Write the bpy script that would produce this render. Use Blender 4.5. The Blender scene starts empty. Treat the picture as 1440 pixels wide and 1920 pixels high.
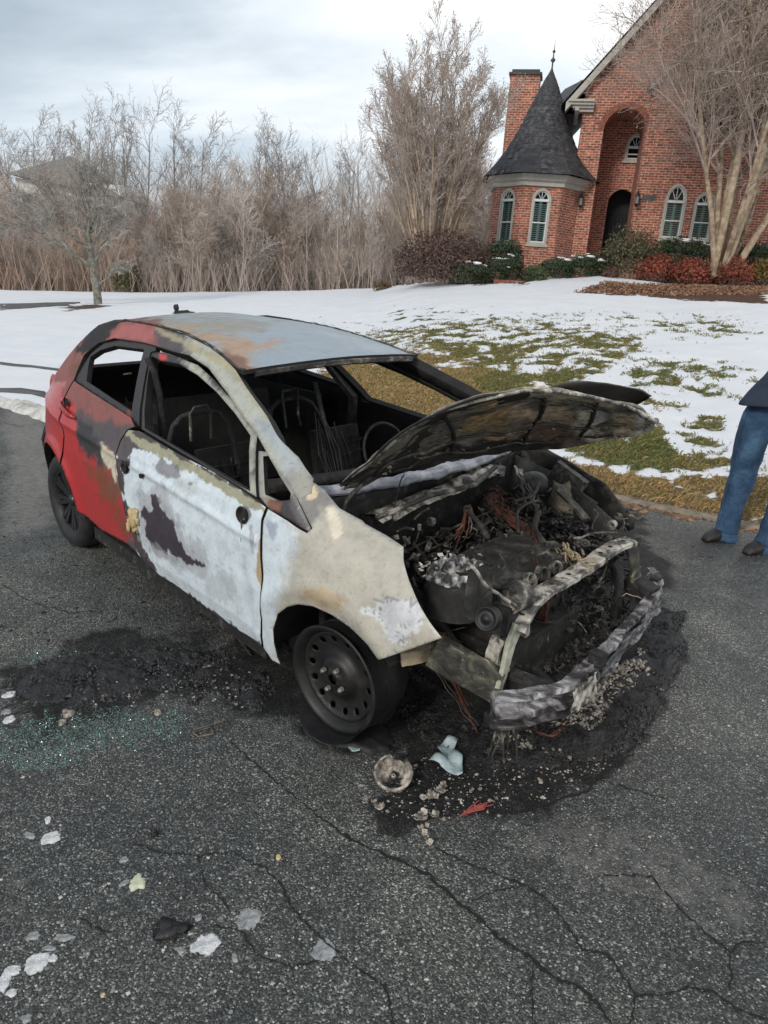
import bpy, bmesh, math, random
import numpy as np
from math import sin, cos, pi, radians as R
from mathutils import Vector, Matrix, noise as NZ
from mathutils.geometry import delaunay_2d_cdt
random.seed(7); rng = np.random.default_rng(7)
S = bpy.context.scene; COL = S.collection
# ------------------------------------------------------------ camera
F, PITCH, ROLL, CH = 1318.4, 0.30562, 0.06811, 1.653
def rx(a): c, s = cos(a), sin(a); return np.array([[1,0,0],[0,c,-s],[0,s,c]])
def ry(a): c, s = cos(a), sin(a); return np.array([[c,0,s],[0,1,0],[-s,0,c]])
def rz(a): c, s = cos(a), sin(a); return np.array([[c,-s,0],[s,c,0],[0,0,1]])
CR = rx(pi/2-PITCH)@rz(ROLL); CO = np.array([0,0,CH])
cd = bpy.data.cameras.new('camera'); cam = bpy.data.objects.new('camera', cd); COL.objects.link(cam)
cd.sensor_fit = 'HORIZONTAL'; cd.sensor_width = 36; cd.lens = 36*F/1440; cd.clip_start = .05; cd.clip_end = 2500
cam.matrix_world = Matrix.Translation(CO)@Matrix(CR.tolist()).to_4x4(); S.camera = cam
# ------------------------------------------------------------ world + sun
SUN_EL, SUN_AZ = R(30), R(214)     # azimuth measured from +Y (camera forward) clockwise
W_ = bpy.data.worlds.new('World'); S.world = W_; W_.use_nodes = True
nt = W_.node_tree; nt.nodes.clear(); N = nt.nodes.new; L = nt.links.new
out = N('ShaderNodeOutputWorld'); sky = N('ShaderNodeTexSky'); sky.sky_type = 'NISHITA'; sky.sun_disc = False
sky.sun_elevation = SUN_EL; sky.sun_rotation = SUN_AZ; sky.air_density = 1.0; sky.dust_density = 2.0
bg1 = N('ShaderNodeBackground'); bg1.inputs[1].default_value = .10; L(sky.outputs[0], bg1.inputs[0])
tc = N('ShaderNodeTexCoord'); sep = N('ShaderNodeSeparateXYZ'); L(tc.outputs['Generated'], sep.inputs[0])
def mth(op, a, b=None, c=None, nt=nt):
    n = nt.nodes.new('ShaderNodeMath'); n.operation = op
    for i, v in enumerate((a, b, c)):
        if v is None: continue
        if isinstance(v, (int, float)): n.inputs[i].default_value = v
        else: nt.links.new(v, n.inputs[i])
    return n.outputs[0]
zz = mth('ADD', mth('MAXIMUM', sep.outputs[2], 0.0), .22)
cmb = N('ShaderNodeCombineXYZ'); L(mth('DIVIDE', sep.outputs[0], zz), cmb.inputs[0]); L(mth('DIVIDE', sep.outputs[1], zz), cmb.inputs[1])
mp = N('ShaderNodeMapping'); mp.inputs['Scale'].default_value = (.55, 1.3, 1); mp.inputs['Rotation'].default_value = (0, 0, R(-25)); mp.inputs['Location'].default_value = (3.1, 1.7, 0); L(cmb.outputs[0], mp.inputs[0])
n1 = N('ShaderNodeTexNoise'); n1.inputs['Scale'].default_value = .9; n1.inputs['Detail'].default_value = 9; n1.inputs['Roughness'].default_value = .58; n1.inputs['Distortion'].default_value = .35; L(mp.outputs[0], n1.inputs[0])
n2 = N('ShaderNodeTexNoise'); n2.inputs['Scale'].default_value = .45; n2.inputs['Detail'].default_value = 4; L(mp.outputs[0], n2.inputs[0])
def ramp(nt, v, stops, interp='LINEAR'):
    r = nt.nodes.new('ShaderNodeValToRGB'); r.color_ramp.interpolation = interp
    e = r.color_ramp.elements
    while len(e) < len(stops): e.new(.5)
    for el, (p, c) in zip(e, stops):
        el.position = p; el.color = (*c, 1) if len(c) == 3 else c
    if v is not None: nt.links.new(v, r.inputs[0])
    return r.outputs[0]
ccol = ramp(nt, mth('ADD', mth('MULTIPLY', n1.outputs[0], .72), mth('MULTIPLY', sep.outputs[0], .34)), [(.14,(.40,.47,.53)),(.25,(.53,.61,.68)),(.34,(.74,.80,.85)),(.46,(.98,.98,.98))])
bg2 = N('ShaderNodeBackground'); bg2.inputs[1].default_value = 1.0; L(ccol, bg2.inputs[0])
msk = ramp(nt, n2.outputs[0], [(.36,(.72,)*3),(.6,(1,1,1))])
mx = N('ShaderNodeMixShader'); L(msk, mx.inputs[0]); L(bg1.outputs[0], mx.inputs[1]); L(bg2.outputs[0], mx.inputs[2]); L(mx.outputs[0], out.inputs[0])
sl = bpy.data.lights.new('sun', 'SUN'); sl.energy = 1.4; sl.angle = R(12); sl.color = (1, .93, .83)
sun = bpy.data.objects.new('sun', sl); COL.objects.link(sun)
sdir = Vector((sin(SUN_AZ)*cos(SUN_EL), cos(SUN_AZ)*cos(SUN_EL), sin(SUN_EL)))
sun.rotation_euler = sdir.to_track_quat('Z', 'Y').to_euler()
S.view_settings.view_transform = 'Standard'; S.view_settings.look = 'None'; S.view_settings.exposure = 0.3; S.view_settings.gamma = 1
# ------------------------------------------------------------ picture <-> place maths
def ray(q): return CR@np.array([(q[0]-720)/F, -(q[1]-960)/F, -1.])
def px_of(P):                      # world points (n,3) -> photo pixels
    v = (np.atleast_2d(P)-CO)@CR
    return np.stack([720+F*v[:,0]/-v[:,2], 960-F*v[:,1]/-v[:,2]], 1)
def atY(q, Y): d = ray(q); return CO+d*(Y/d[1])
GX, GY, GS = -1.43, 4.73, .038
def gz(x, y): return GS*(.70*(x-GX)+.71*(y-GY))
gn = np.array([-GS*.70, -GS*.71, 1.0]); gc = GS*(.70*GX+.71*GY)
def ong(q, h=0.):                  # on the road plane
    d = ray(q); t = (-gc+h-gn@CO)/(gn@d); return CO+d*t
CPIV = np.array([-1.285,0,.30]); CT = np.array([-1.43016,4.7289,.30]); CM = rz(-.78011)@ry(.01289)@rx(.04573)
def c2w(P): return (np.atleast_2d(P)-CPIV)@CM.T+CT
COC = CM.T@(CO-CT)+CPIV
def cray(q): return CM.T@ray(q)
def cz(q, z): d = cray(q); return COC+d*((z-COC[2])/d[2])
def cx(q, x): d = cray(q); return COC+d*((x-COC[0])/d[0])
def cy(q, y): d = cray(q); return COC+d*((y-COC[1])/d[1])
ZW = [.1,.2,.35,.55,.7,.85,.95,1.05,1.15,1.25,1.32,1.38,1.42,1.46]; WW = [.78,.80,.845,.86,.855,.835,.795,.745,.68,.61,.555,.50,.46,.40]
def Wd(x, z):
    zt = np.interp(x, [-1.9,-1.3,.6,.95,1.3,1.6,1.85,2.1], [1.6,1.6,1.6,1.2,.97,.92,.83,.7])
    w = np.interp(z, ZW, WW); u = zt-z
    w = w-np.where(x > .7, .22*np.clip((.22-u)/.22, 0, 2)**2, 0)
    w = w-np.where(x > .9, .17*(np.maximum(x-.9,0)/1.1)**2, 0)
    w = w-np.where(x < -1., .20*(np.maximum(-x-1.,0)/.85)**2, 0)
    w = w+.012*np.exp(-((z-.80+.05*x)/.02)**2)*(x < .9)             # waist crease
    for ax in (1.285, -1.285):                                         # arch flares
        r = np.hypot(x-ax, z-.30); w = w+.02*np.exp(-((r-.38)/.05)**2)
    return w
def cs(q):
    d = cray(q); ts = np.linspace(1, 9, 1600); P = COC[:,None]+d[:,None]*ts
    f = P[1]+Wd(P[0], P[2]); i = np.where((f[:-1] < 0)&(f[1:] >= 0))[0]
    if len(i) == 0: raise ValueError('off side %s' % (q,))
    a, b = ts[i[0]], ts[i[0]+1]
    for _ in range(30):
        m = (a+b)/2; p = COC+d*m
        if p[1]+Wd(p[0], p[2]) < 0: a = m
        else: b = m
    return COC+d*a
def csl(qs): return [tuple(cs(q)[[0,2]]) for q in qs]
# ------------------------------------------------------------ object helpers
def tag(o, label=None, cat=None, group=None, kind=None):
    for k, v in (('label', label), ('category', cat), ('group', group), ('kind', kind)):
        if v: o[k] = v
    return o
def empty(name, loc=(0,0,0), label=None, cat=None, group=None):
    o = bpy.data.objects.new(name, None); COL.objects.link(o); o.location = loc; o.empty_display_size = .1
    return tag(o, label, cat, group)
def link(name, me, parent=None):
    o = bpy.data.objects.new(name, me); COL.objects.link(o)
    if parent is not None: o.parent = parent
    return o
class MB:
    def __init__(s): s.v = []; s.f = []; s.m = []; s.uv = None; s.cur = 0; s.c = []; s.col = None
    def add(s, vs, fs):
        b = len(s.v); s.v += [tuple(map(float, v)) for v in vs]; s.f += [tuple(i+b for i in f) for f in fs]; s.m += [s.cur]*len(fs)
        if s.col is not None: s.c += [s.col]*len(vs)
    def box(s, c, d, rot=None, taper=1.0):
        x, y, z = d[0]/2, d[1]/2, d[2]/2
        vs = np.array([(-x,-y,-z),(x,-y,-z),(x,y,-z),(-x,y,-z),(-x*taper,-y*taper,z),(x*taper,-y*taper,z),(x*taper,y*taper,z),(-x*taper,y*taper,z)])
        if rot is not None: vs = vs@np.array(rot).T
        s.add(vs+np.array(c), [(0,3,2,1),(4,5,6,7),(0,1,5,4),(1,2,6,5),(2,3,7,6),(3,0,4,7)])
    def tube(s, pts, r, n=6, cap=True, flat=1.0):
        pts = [np.array(p, float) for p in pts]; k = len(pts)
        rr = [r]*k if isinstance(r, (int, float)) else list(r)
        vs = []; up = None
        for i in range(k):
            t = pts[min(i+1,k-1)]-pts[max(i-1,0)]; t = t/(np.linalg.norm(t)+1e-9)
            if up is None: up = np.array([0,0,1.]) if abs(t[2]) < .9 else np.array([1.,0,0])
            a = np.cross(t, up); a /= np.linalg.norm(a)+1e-9; b = np.cross(a, t); up = b
            for j in range(n):
                g = 2*pi*j/n+pi/n; vs.append(pts[i]+rr[i]*(cos(g)*a+flat*sin(g)*b))
        fs = [(i*n+j, i*n+(j+1)%n, (i+1)*n+(j+1)%n, (i+1)*n+j) for i in range(k-1) for j in range(n)]
        if cap: fs += [tuple(range(n))[::-1], tuple((k-1)*n+j for j in range(n))]
        s.add(vs, fs)
    def lathe(s, prof, n=24, M=None, closed=False):     # profile (r, h) about local z, M 4x4
        vs = []; k = len(prof)
        for r, h in prof:
            for j in range(n):
                g = 2*pi*j/n; vs.append((r*cos(g), r*sin(g), h))
        fs = [(i*n+j, i*n+(j+1)%n, (i+1)*n+(j+1)%n, (i+1)*n+j) for i in range(k-1) for j in range(n)]
        if closed: fs += [((k-1)*n+j, (k-1)*n+(j+1)%n, (j+1)%n, j) for j in range(n)]
        vs = np.array(vs)
        if M is not None: vs = vs@np.array(M)[:3,:3].T+np.array(M)[:3,3]
        s.add(vs, fs)
    def quad(s, a, b, c, d): s.add([a,b,c,d], [(0,1,2,3)])
    def build(s, name, mats, parent=None, smooth=False):
        me = bpy.data.meshes.new(name); me.from_pydata(s.v, [], s.f)
        for m in (mats if isinstance(mats, (list, tuple)) else [mats]): me.materials.append(m)
        if any(s.m): me.polygons.foreach_set('material_index', s.m)
        if smooth: me.polygons.foreach_set('use_smooth', [True]*len(me.polygons))
        if s.uv is not None:
            ul = me.uv_layers.new(name='UVMap'); lv = np.empty(len(me.loops), int); me.loops.foreach_get('vertex_index', lv)
            ul.data.foreach_set('uv', np.array(s.uv, float)[lv].ravel())
        if s.col is not None or s.c: setcol(me, np.array(s.c))
        me.update(); return link(name, me, parent)
def setcol(me, c):
    a = me.color_attributes.new('Col', 'FLOAT_COLOR', 'POINT'); c = np.asarray(c, float)
    if c.shape[1] == 3: c = np.hstack([c, np.ones((len(c),1))])
    a.data.foreach_set('color', c.ravel())
def sh_smooth(e0, e1, x): t = np.clip((x-e0)/(e1-e0), 0, 1); return t*t*(3-2*t)
def fbm(P, scale, octv=4, seed=0.):
    o = Vector((seed*7.13, seed*3.7, seed*1.9))
    return np.array([NZ.fractal(Vector(p)*scale+o, .9, 2.1, octv) for p in P])
def n1d(P, scale, seed=0.): 
    o = Vector((seed*7.13, seed*3.7, seed*1.9)); return np.array([NZ.noise(Vector(p)*scale+o) for p in P])
def sdf_poly(P, poly):             # signed distance (+ inside) of 2-D points
    P = np.asarray(P, float); V = np.array(poly, float); d = np.full(len(P), 1e18); ins = np.zeros(len(P), bool)
    for i in range(len(V)):
        a, b = V[i], V[(i+1)%len(V)]; e = b-a; w = P-a
        t = np.clip((w@e)/(e@e+1e-12), 0, 1); q = w-t[:,None]*e; d = np.minimum(d, (q**2).sum(1))
        c = ((a[1] <= P[:,1]) != (b[1] <= P[:,1]))
        xs = a[0]+(P[:,1]-a[1])*(b[0]-a[0])/(b[1]-a[1] if b[1] != a[1] else 1e-9)
        ins ^= c&(P[:,0] < xs)
    d = np.sqrt(d); return np.where(ins, d, -d)
def sdf_line(P, pts):
    P = np.asarray(P, float); V = np.array(pts, float); d = np.full(len(P), 1e18)
    for a, b in zip(V[:-1], V[1:]):
        e = b-a; w = P-a; t = np.clip((w@e)/(e@e+1e-12), 0, 1); d = np.minimum(d, ((w-t[:,None]*e)**2).sum(1))
    return np.sqrt(d)
def cdt(outl, holes=(), sp=.02):
    outl = [tuple(map(float, p)) for p in outl]
    def dens(poly):
        o = []
        for a, b in zip(poly, poly[1:]+poly[:1]):
            n = max(1, int(np.hypot(a[0]-b[0], a[1]-b[1])/sp)); o += [(a[0]+(b[0]-a[0])*k/n, a[1]+(b[1]-a[1])*k/n) for k in range(n)]
        return o
    loops = [dens(outl)]+[dens([tuple(map(float,p)) for p in h]) for h in holes]
    pts = []; edges = []
    for l in loops:
        b = len(pts); pts += l; edges += [(b+i, b+(i+1)%len(l)) for i in range(len(l))]
    A = np.array(outl); x0, z0 = A.min(0); x1, z1 = A.max(0)
    gx, gy = np.meshgrid(np.arange(x0, x1, sp), np.arange(z0, z1, sp*.87)); gx = gx+(np.arange(gx.shape[0])%2)[:,None]*sp/2
    G = np.stack([gx.ravel(), gy.ravel()], 1); k = sdf_poly(G, outl) > sp*.45
    for h in holes: k &= sdf_poly(G, h) < -sp*.45
    pts += [tuple(g) for g in G[k]]
    v, e, f, _, _, _ = delaunay_2d_cdt([Vector(p) for p in pts], edges, [], 1, 1e-6)
    V = np.array([tuple(a) for a in v]); Fc = [tuple(t) for t in f]
    cen = np.array([V[list(t)].mean(0) for t in Fc]); k = sdf_poly(cen, outl) > 0
    for h in holes: k &= sdf_poly(cen, h) < 0
    return V, [t for t, kk in zip(Fc, k) if kk]
def sheet(name, V, Fc, fmap, nrm, th, mats, parent, colfn=None, flip=False):
    """a plate: 2-D triangulation lifted by fmap to 3-D, given thickness along -nrm; material 0 outside, 1 inside and rim"""
    P = np.array([fmap(*v) for v in V]); n = len(P)
    if callable(nrm): Nn = np.array([nrm(p) for p in P])
    else: Nn = np.tile(np.array(nrm, float), (n,1))
    Q = P-Nn*th; vs = np.vstack([P, Q])
    fs = [t if not flip else t[::-1] for t in Fc]; fb = [tuple(i+n for i in t[::-1]) for t in fs]
    cnt = {}
    for t in fs:
        for a, b in zip(t, t[1:]+t[:1]): cnt[(a,b)] = cnt.get((a,b),0)+1
    rim = [(b, a, a+n, b+n) for (a,b) in cnt if (b,a) not in cnt]
    me = bpy.data.meshes.new(name); me.from_pydata([tuple(v) for v in vs], [], fs+fb+rim)
    for m in mats: me.materials.append(m)
    me.polygons.foreach_set('material_index', [0]*len(fs)+[1 if len(mats) > 1 else 0]*(len(fb)+len(rim)))
    me.polygons.foreach_set('use_smooth', [True]*(len(fs)+len(fb))+[False]*len(rim))
    if colfn is not None: c = colfn(P); setcol(me, np.vstack([c, c]))
    me.update(); return link(name, me, parent)
# ------------------------------------------------------------ materials
def newmat(name):
    m = bpy.data.materials.new(name); m.use_nodes = True; t = m.node_tree; b = t.nodes['Principled BSDF']; return m, t, b
def tnode(t, kind, **kw):
    n = t.nodes.new(kind)
    for k, v in kw.items():
        if k in n.inputs: n.inputs[k].default_value = v
        else: setattr(n, k, v)
    return n
def noise_of(t, vec, scale, detail=4, rough=.55, dist=0.):
    n = tnode(t, 'ShaderNodeTexNoise', Scale=scale, Detail=detail, Roughness=rough, Distortion=dist); t.links.new(vec, n.inputs['Vector']); return n.outputs[0]
def mixc(t, f, a, b, mode='MIX'):
    n = t.nodes.new('ShaderNodeMix'); n.data_type = 'RGBA'; n.blend_type = mode
    for i, v in ((0,f),(6,a),(7,b)):
        if isinstance(v, (int,float)): n.inputs[i].default_value = v
        elif isinstance(v, tuple): n.inputs[i].default_value = (*v,1) if len(v) == 3 else v
        else: t.links.new(v, n.inputs[i])
    return n.outputs[2]
def bump(t, b, h, strength=.3, dist=.01):
    n = tnode(t, 'ShaderNodeBump', Strength=strength, Distance=dist); t.links.new(h, n.inputs['Height']); t.links.new(n.outputs[0], b.inputs['Normal'])
def coords(t, kind='Object'): return t.nodes.new('ShaderNodeTexCoord').outputs[kind]
def simple(name, stops, scale=8, rough=.7, metal=0., bs=.3, bd=.005, detail=6, bscale=None, rr=None, dist=0.):
    """noise-driven colour through a ramp, with matching bump"""
    m, t, b = newmat(name); v = coords(t); n = noise_of(t, v, scale, detail, .62, dist)
    t.links.new(ramp(t, n, stops), b.inputs['Base Color']); b.inputs['Roughness'].default_value = rough; b.inputs['Metallic'].default_value = metal
    if rr: t.links.new(ramp(t, noise_of(t, v, scale*1.7, 4), [(.35,(rr[0],)*3),(.65,(rr[1],)*3)]), b.inputs['Roughness'])
    if bs: bump(t, b, noise_of(t, v, bscale or scale*3, 6, .6), bs, bd)
    return m
def attrmat(name, rough=.6, nscale=40, namp=.35, bs=.2, bd=.004, metal=0., bscale=30, spec=.5):
    """colour from the vertex attribute, broken up by fine noise"""
    m, t, b = newmat(name); a = tnode(t, 'ShaderNodeVertexColor', layer_name='Col'); v = coords(t)
    n = noise_of(t, v, nscale, 6, .65)
    k = ramp(t, n, [(.3,(1-namp,)*3),(.7,(1+namp,)*3)])
    t.links.new(mixc(t, 1., a.outputs[0], k, 'MULTIPLY'), b.inputs['Base Color'])
    b.inputs['Roughness'].default_value = rough; b.inputs['Metallic'].default_value = metal; b.inputs['Specular IOR Level'].default_value = spec
    if bs: bump(t, b, noise_of(t, v, bscale, 6, .65), bs, bd)
    return m
# ============================================================ GROUND
def asphalt_mat():
    m, t, b = newmat('asphalt'); v = coords(t); Lk = t.links.new
    at = tnode(t, 'ShaderNodeVertexColor', layer_name='Col'); sp_ = t.nodes.new('ShaderNodeSeparateColor'); Lk(at.outputs[0], sp_.inputs[0])
    vor = tnode(t, 'ShaderNodeTexVoronoi', Scale=215.); Lk(v, vor.inputs['Vector'])
    vor2 = tnode(t, 'ShaderNodeTexVoronoi', Scale=62.); Lk(v, vor2.inputs['Vector'])
    s1 = t.nodes.new('ShaderNodeSeparateColor'); Lk(vor.outputs['Color'], s1.inputs[0])
    s2 = t.nodes.new('ShaderNodeSeparateColor'); Lk(vor2.outputs['Color'], s2.inputs[0])
    base = ramp(t, s1.outputs[0], [(0,(.016,.017,.018)),(.45,(.044,.048,.047)),(.75,(.092,.097,.094)),(.92,(.165,.168,.160)),(.985,(.36,.35,.33))])
    stone = ramp(t, s2.outputs[0], [(.0,(.20,.19,.17)),(.5,(.34,.33,.31)),(.8,(.46,.45,.43)),(.9,(.30,.24,.18))], 'CONSTANT')
    pick = mth('MULTIPLY', mth('GREATER_THAN', s2.outputs[1], .935, nt=t), mth('LESS_THAN', vor2.outputs['Distance'], .34, nt=t), nt=t)
    col = mixc(t, mth('MULTIPLY', pick, .75, nt=t), base, stone)
    big = noise_of(t, v, .9, 5, .6); mid = noise_of(t, v, 5., 5, .65)
    col = mixc(t, 1., col, ramp(t, big, [(.3,(.55,.60,.63)),(.5,(1.0,1.0,.98)),(.7,(1.6,1.57,1.42))]), 'MULTIPLY')
    col = mixc(t, 1., col, ramp(t, mid, [(.3,(.72,)*3),(.7,(1.3,)*3)]), 'MULTIPLY')
    # pale dry grit (attribute blue) and soot (attribute red), both with ragged noise edges
    fine = noise_of(t, v, 22., 7, .7)
    gr = ramp(t, mth('ADD', sp_.outputs[2], mth('MULTIPLY', mth('SUBTRACT', fine, .5, nt=t), .9, nt=t), nt=t), [(.3,(0,)*3),(.7,(.75,)*3)])
    col = mixc(t, gr, col, mixc(t, fine, (.13,.125,.115), (.30,.285,.26)))
    soot = ramp(t, mth('ADD', sp_.outputs[0], mth('MULTIPLY', mth('SUBTRACT', fine, .5, nt=t), .9, nt=t), nt=t), [(.30,(0,)*3),(.72,(1,)*3)])
    sv = ramp(t, noise_of(t, v, 11., 6, .7), [(.35,(.62,)*3),(.6,(.96,)*3)])
    col = mixc(t, mth('MULTIPLY', soot, sv, nt=t), col, mixc(t, s1.outputs[1], (.005,.005,.006), (.026,.025,.025)))
    col = mixc(t, mth('MULTIPLY', soot, ramp(t, noise_of(t, v, 60., 4, .7), [(.66,(0,)*3),(.72,(.8,)*3)]), nt=t), col, (.10,.098,.092))
    Lk(col, b.inputs['Base Color'])
    wet = sp_.outputs[1]
    r = mth('SUBTRACT', ramp(t, mid, [(.3,(.62,)*3),(.7,(.88,)*3)]), mth('MULTIPLY', wet, .52, nt=t), nt=t)
    Lk(r, b.inputs['Roughness']); Lk(mth('SUBTRACT', .5, mth('MULTIPLY', soot, .32, nt=t), nt=t), b.inputs['Specular IOR Level'])
    h = mth('ADD', mth('MULTIPLY', vor.outputs['Distance'], -1.1, nt=t), mth('MULTIPLY', mth('MULTIPLY', pick, .5, nt=t), 1., nt=t), nt=t)
    h = mth('ADD', h, mth('MULTIPLY', fine, mth('ADD', mth('MULTIPLY', sp_.outputs[0], 5., nt=t), .8, nt=t), nt=t), nt=t)
    bump(t, b, h, .75, .006); return m
M_asph = asphalt_mat()
# lawn edge in photo pixels, turned into places on the road plane
EDGE_PX = [(0,748),(85,778),(200,800),(420,830),(700,868),(900,893),(1107,921),(1200,943),(1339,972),(1440,992),(1700,1040)]
EDGE = np.array([ong(q)[:2] for q in EDGE_PX]); EDGE = np.vstack([[EDGE[0]+(EDGE[0]-EDGE[1])*14], EDGE, [EDGE[-1]+(EDGE[-1]-EDGE[-2])*9]])
# draw the edge as y(x)
EX, EY = EDGE[:,0], EDGE[:,1]
o_ = np.argsort(EX); EX, EY = EX[o_], EY[o_]
def yedge(x): return np.interp(x, EX, EY)
# crest of the lawn by azimuth: photo px, distance, height relative to eye in px
CR_A = []; CR_H = []; CR_Y = []
for q, Yc in (((0,545),36),((120,547),37),((230,549),38),((400,548),38),((560,546),37),((700,541),36),((790,530),33),((870,528),31),((1000,524),30),((1130,519),29.5),((1250,532),28),((1440,540),26),((1700,560),25)):
    P = atY(q, Yc); CR_A.append(P[0]/P[1]); CR_H.append(P[2]); CR_Y.append(Yc)
def terr(x, y):
    x = np.asarray(x, float); y = np.asarray(y, float)
    a = x/np.maximum(y, 4.); ye = yedge(x); g0 = gz(x, ye)
    yc = np.interp(a, CR_A, CR_Y); hc = np.interp(a, CR_A, CR_H)
    t = np.clip((y-ye)/np.maximum(yc-ye, 1), 0, 1.0)
    rise = np.interp(a, [-.3, .15], [0., 1.])
    prof = t*(1-rise)+(.55*t+.45*sh_smooth(0,1,t))*rise
    z = g0+(hc-g0)*prof
    b = y-yc                                                   # beyond the crest
    left = sh_smooth(.12, -.02, a)
    z = z+np.where(b > 0, left*np.where(b < 14, -.07*b, -.98+.13*(b-14)), 0)
    z = np.minimum(z, 12)
    return np.where(y < ye, gz(x, y)-.03, z+.0)
# --- road sheet
def axis(lo, hi, dlo, dhi, d, ratio=1.25):
    a = list(np.arange(dlo, dhi, d)); s = d; x = dhi; r = []
    while x < hi: r.append(x); s *= ratio; x += s
    r.append(hi); l = []; s = d; x = dlo
    while x > lo: s *= ratio; x -= s; l.append(max(x, lo))
    return np.array(l[::-1]+a+r)
def gridmesh(name, xs, ys, zf, mats, colf=None, keep=None, smooth=True):
    X, Y = np.meshgrid(xs, ys); nx, ny = len(xs), len(ys); x = X.ravel(); y = Y.ravel(); z = zf(x, y)
    P = np.stack([x, y, z], 1); i, j = np.meshgrid(np.arange(nx-1), np.arange(ny-1)); k = (j*nx+i).ravel()
    Fq = np.stack([k, k+1, k+nx+1, k+nx], 1)
    if keep is not None:
        kv = keep(x, y); Fq = Fq[kv[Fq].any(1)]
        used = np.unique(Fq); mp_ = np.full(len(P), -1); mp_[used] = np.arange(len(used)); P = P[used]; Fq = mp_[Fq]
    me = bpy.data.meshes.new(name); me.vertices.add(len(P)); me.vertices.foreach_set('co', P.ravel())
    me.loops.add(Fq.size); me.loops.foreach_set('vertex_index', Fq.ravel().astype(np.int32)); me.polygons.add(len(Fq))
    me.polygons.foreach_set('loop_start', np.arange(0, Fq.size, 4, dtype=np.int32))
    me.update(calc_edges=True); me.polygons.foreach_set('use_smooth', [smooth]*len(Fq))
    for m in mats: me.materials.append(m)
    if colf is not None: setcol(me, colf(P))
    return link(name, me), P
SOOT_PX = [  # polygons (photo px), strength, softness px
 ([(500,1120),(700,1240),(900,1210),(1180,1060),(1262,1140),(1290,1210),(1240,1330),(1190,1420),(1080,1470),(960,1520),(800,1570),(700,1580),(700,1500),(740,1420),(660,1400),(560,1330),(420,1310),(250,1330),(120,1380),(20,1310),(0,1250),(120,1210),(240,1190),(380,1200),(440,1190),(400,1140)], 1., 26),
 ([(0,1270),(180,1245),(330,1270),(400,1330),(300,1390),(120,1440),(0,1460)], .50, 60),
 ([(560,950),(1200,960),(1240,1100),(1150,1300),(900,1380),(700,1400),(500,1200)], 1., 30),
 ([(160,960),(300,1080),(520,1240),(640,1180),(330,980)], .45, 50),
 ([(280,1730),(350,1735),(345,1765),(300,1765)], .6, 12), ([(278,1555),(296,1556),(296,1572),(280,1574)], .7, 8),
 ([(90,1600),(150,1610),(140,1650),(100,1650)], .35, 20), ([(1160,970),(1440,1010),(1440,1400),(1260,1500),(1230,1250)], .20, 90),
 ([(60,1000),(120,1000),(125,1020),(80,1020)], .5, 10)]
def road_col(P):
    q = px_of(P); infront = P[:,1] > .4; r = np.zeros(len(P))
    nz = fbm(P, 1.6, 4, 3); nzb = fbm(P, 5., 4, 8); nzc = fbm(P, 14., 3, 9)
    for poly, s, soft in SOOT_PX:
        d = sdf_poly(q, poly); r = np.maximum(r, s*sh_smooth(-soft*1.3, soft*1.3, d+nz*soft*1.6+nzb*26+nzc*14))
    r *= infront
    w = sh_smooth(-60, 80, sdf_poly(q, [(1130,940),(1440,1010),(1440,1620),(1200,1560),(1180,1480),(1290,1240),(1230,1080)])+nz*60)*.9
    w = np.maximum(w, .55*sh_smooth(-40, 60, sdf_poly(q, [(60,1000),(330,1060),(500,1230),(330,1240),(0,1130),(0,1010)])+nz*50))
    b = .62*sh_smooth(-30, 40, sdf_poly(q, [(0,700),(90,770),(120,900),(90,990),(0,1010)])+nz*25)
    b = np.maximum(b, .5*sh_smooth(-20, 25, sdf_poly(q, [(1090,905),(1300,955),(1440,985),(1440,1020),(1330,1000),(1180,960)])+nz*20))
    b = np.maximum(b, .42*sh_smooth(-90, 90, sdf_poly(q, [(950,1540),(1200,1560),(1440,1640),(1440,1780),(1200,1700),(1000,1620)])+nz*90))
    b = np.maximum(b, .34*sh_smooth(-60, 60, sdf_poly(q, [(420,1310),(560,1340),(690,1430),(640,1470),(480,1400)])+nz*60))
    b = np.maximum(b, .40*sh_smooth(-50, 50, sdf_poly(q, [(0,1560),(60,1580),(80,1680),(0,1800)])+nz*60))
    b = np.where(b > .05, b, .06+.2*np.clip(nz,0,1))
    return np.stack([r, w*infront, b*infront], 1)
road, RP = gridmesh('road', axis(-60, 40, -4.2, 4.2, .035), axis(-30, 20, .9, 7.6, .035), lambda x, y: gz(x, y), [M_asph], road_col, keep=lambda x, y: y < yedge(x)+.5)
road['kind'] = 'structure'
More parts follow.
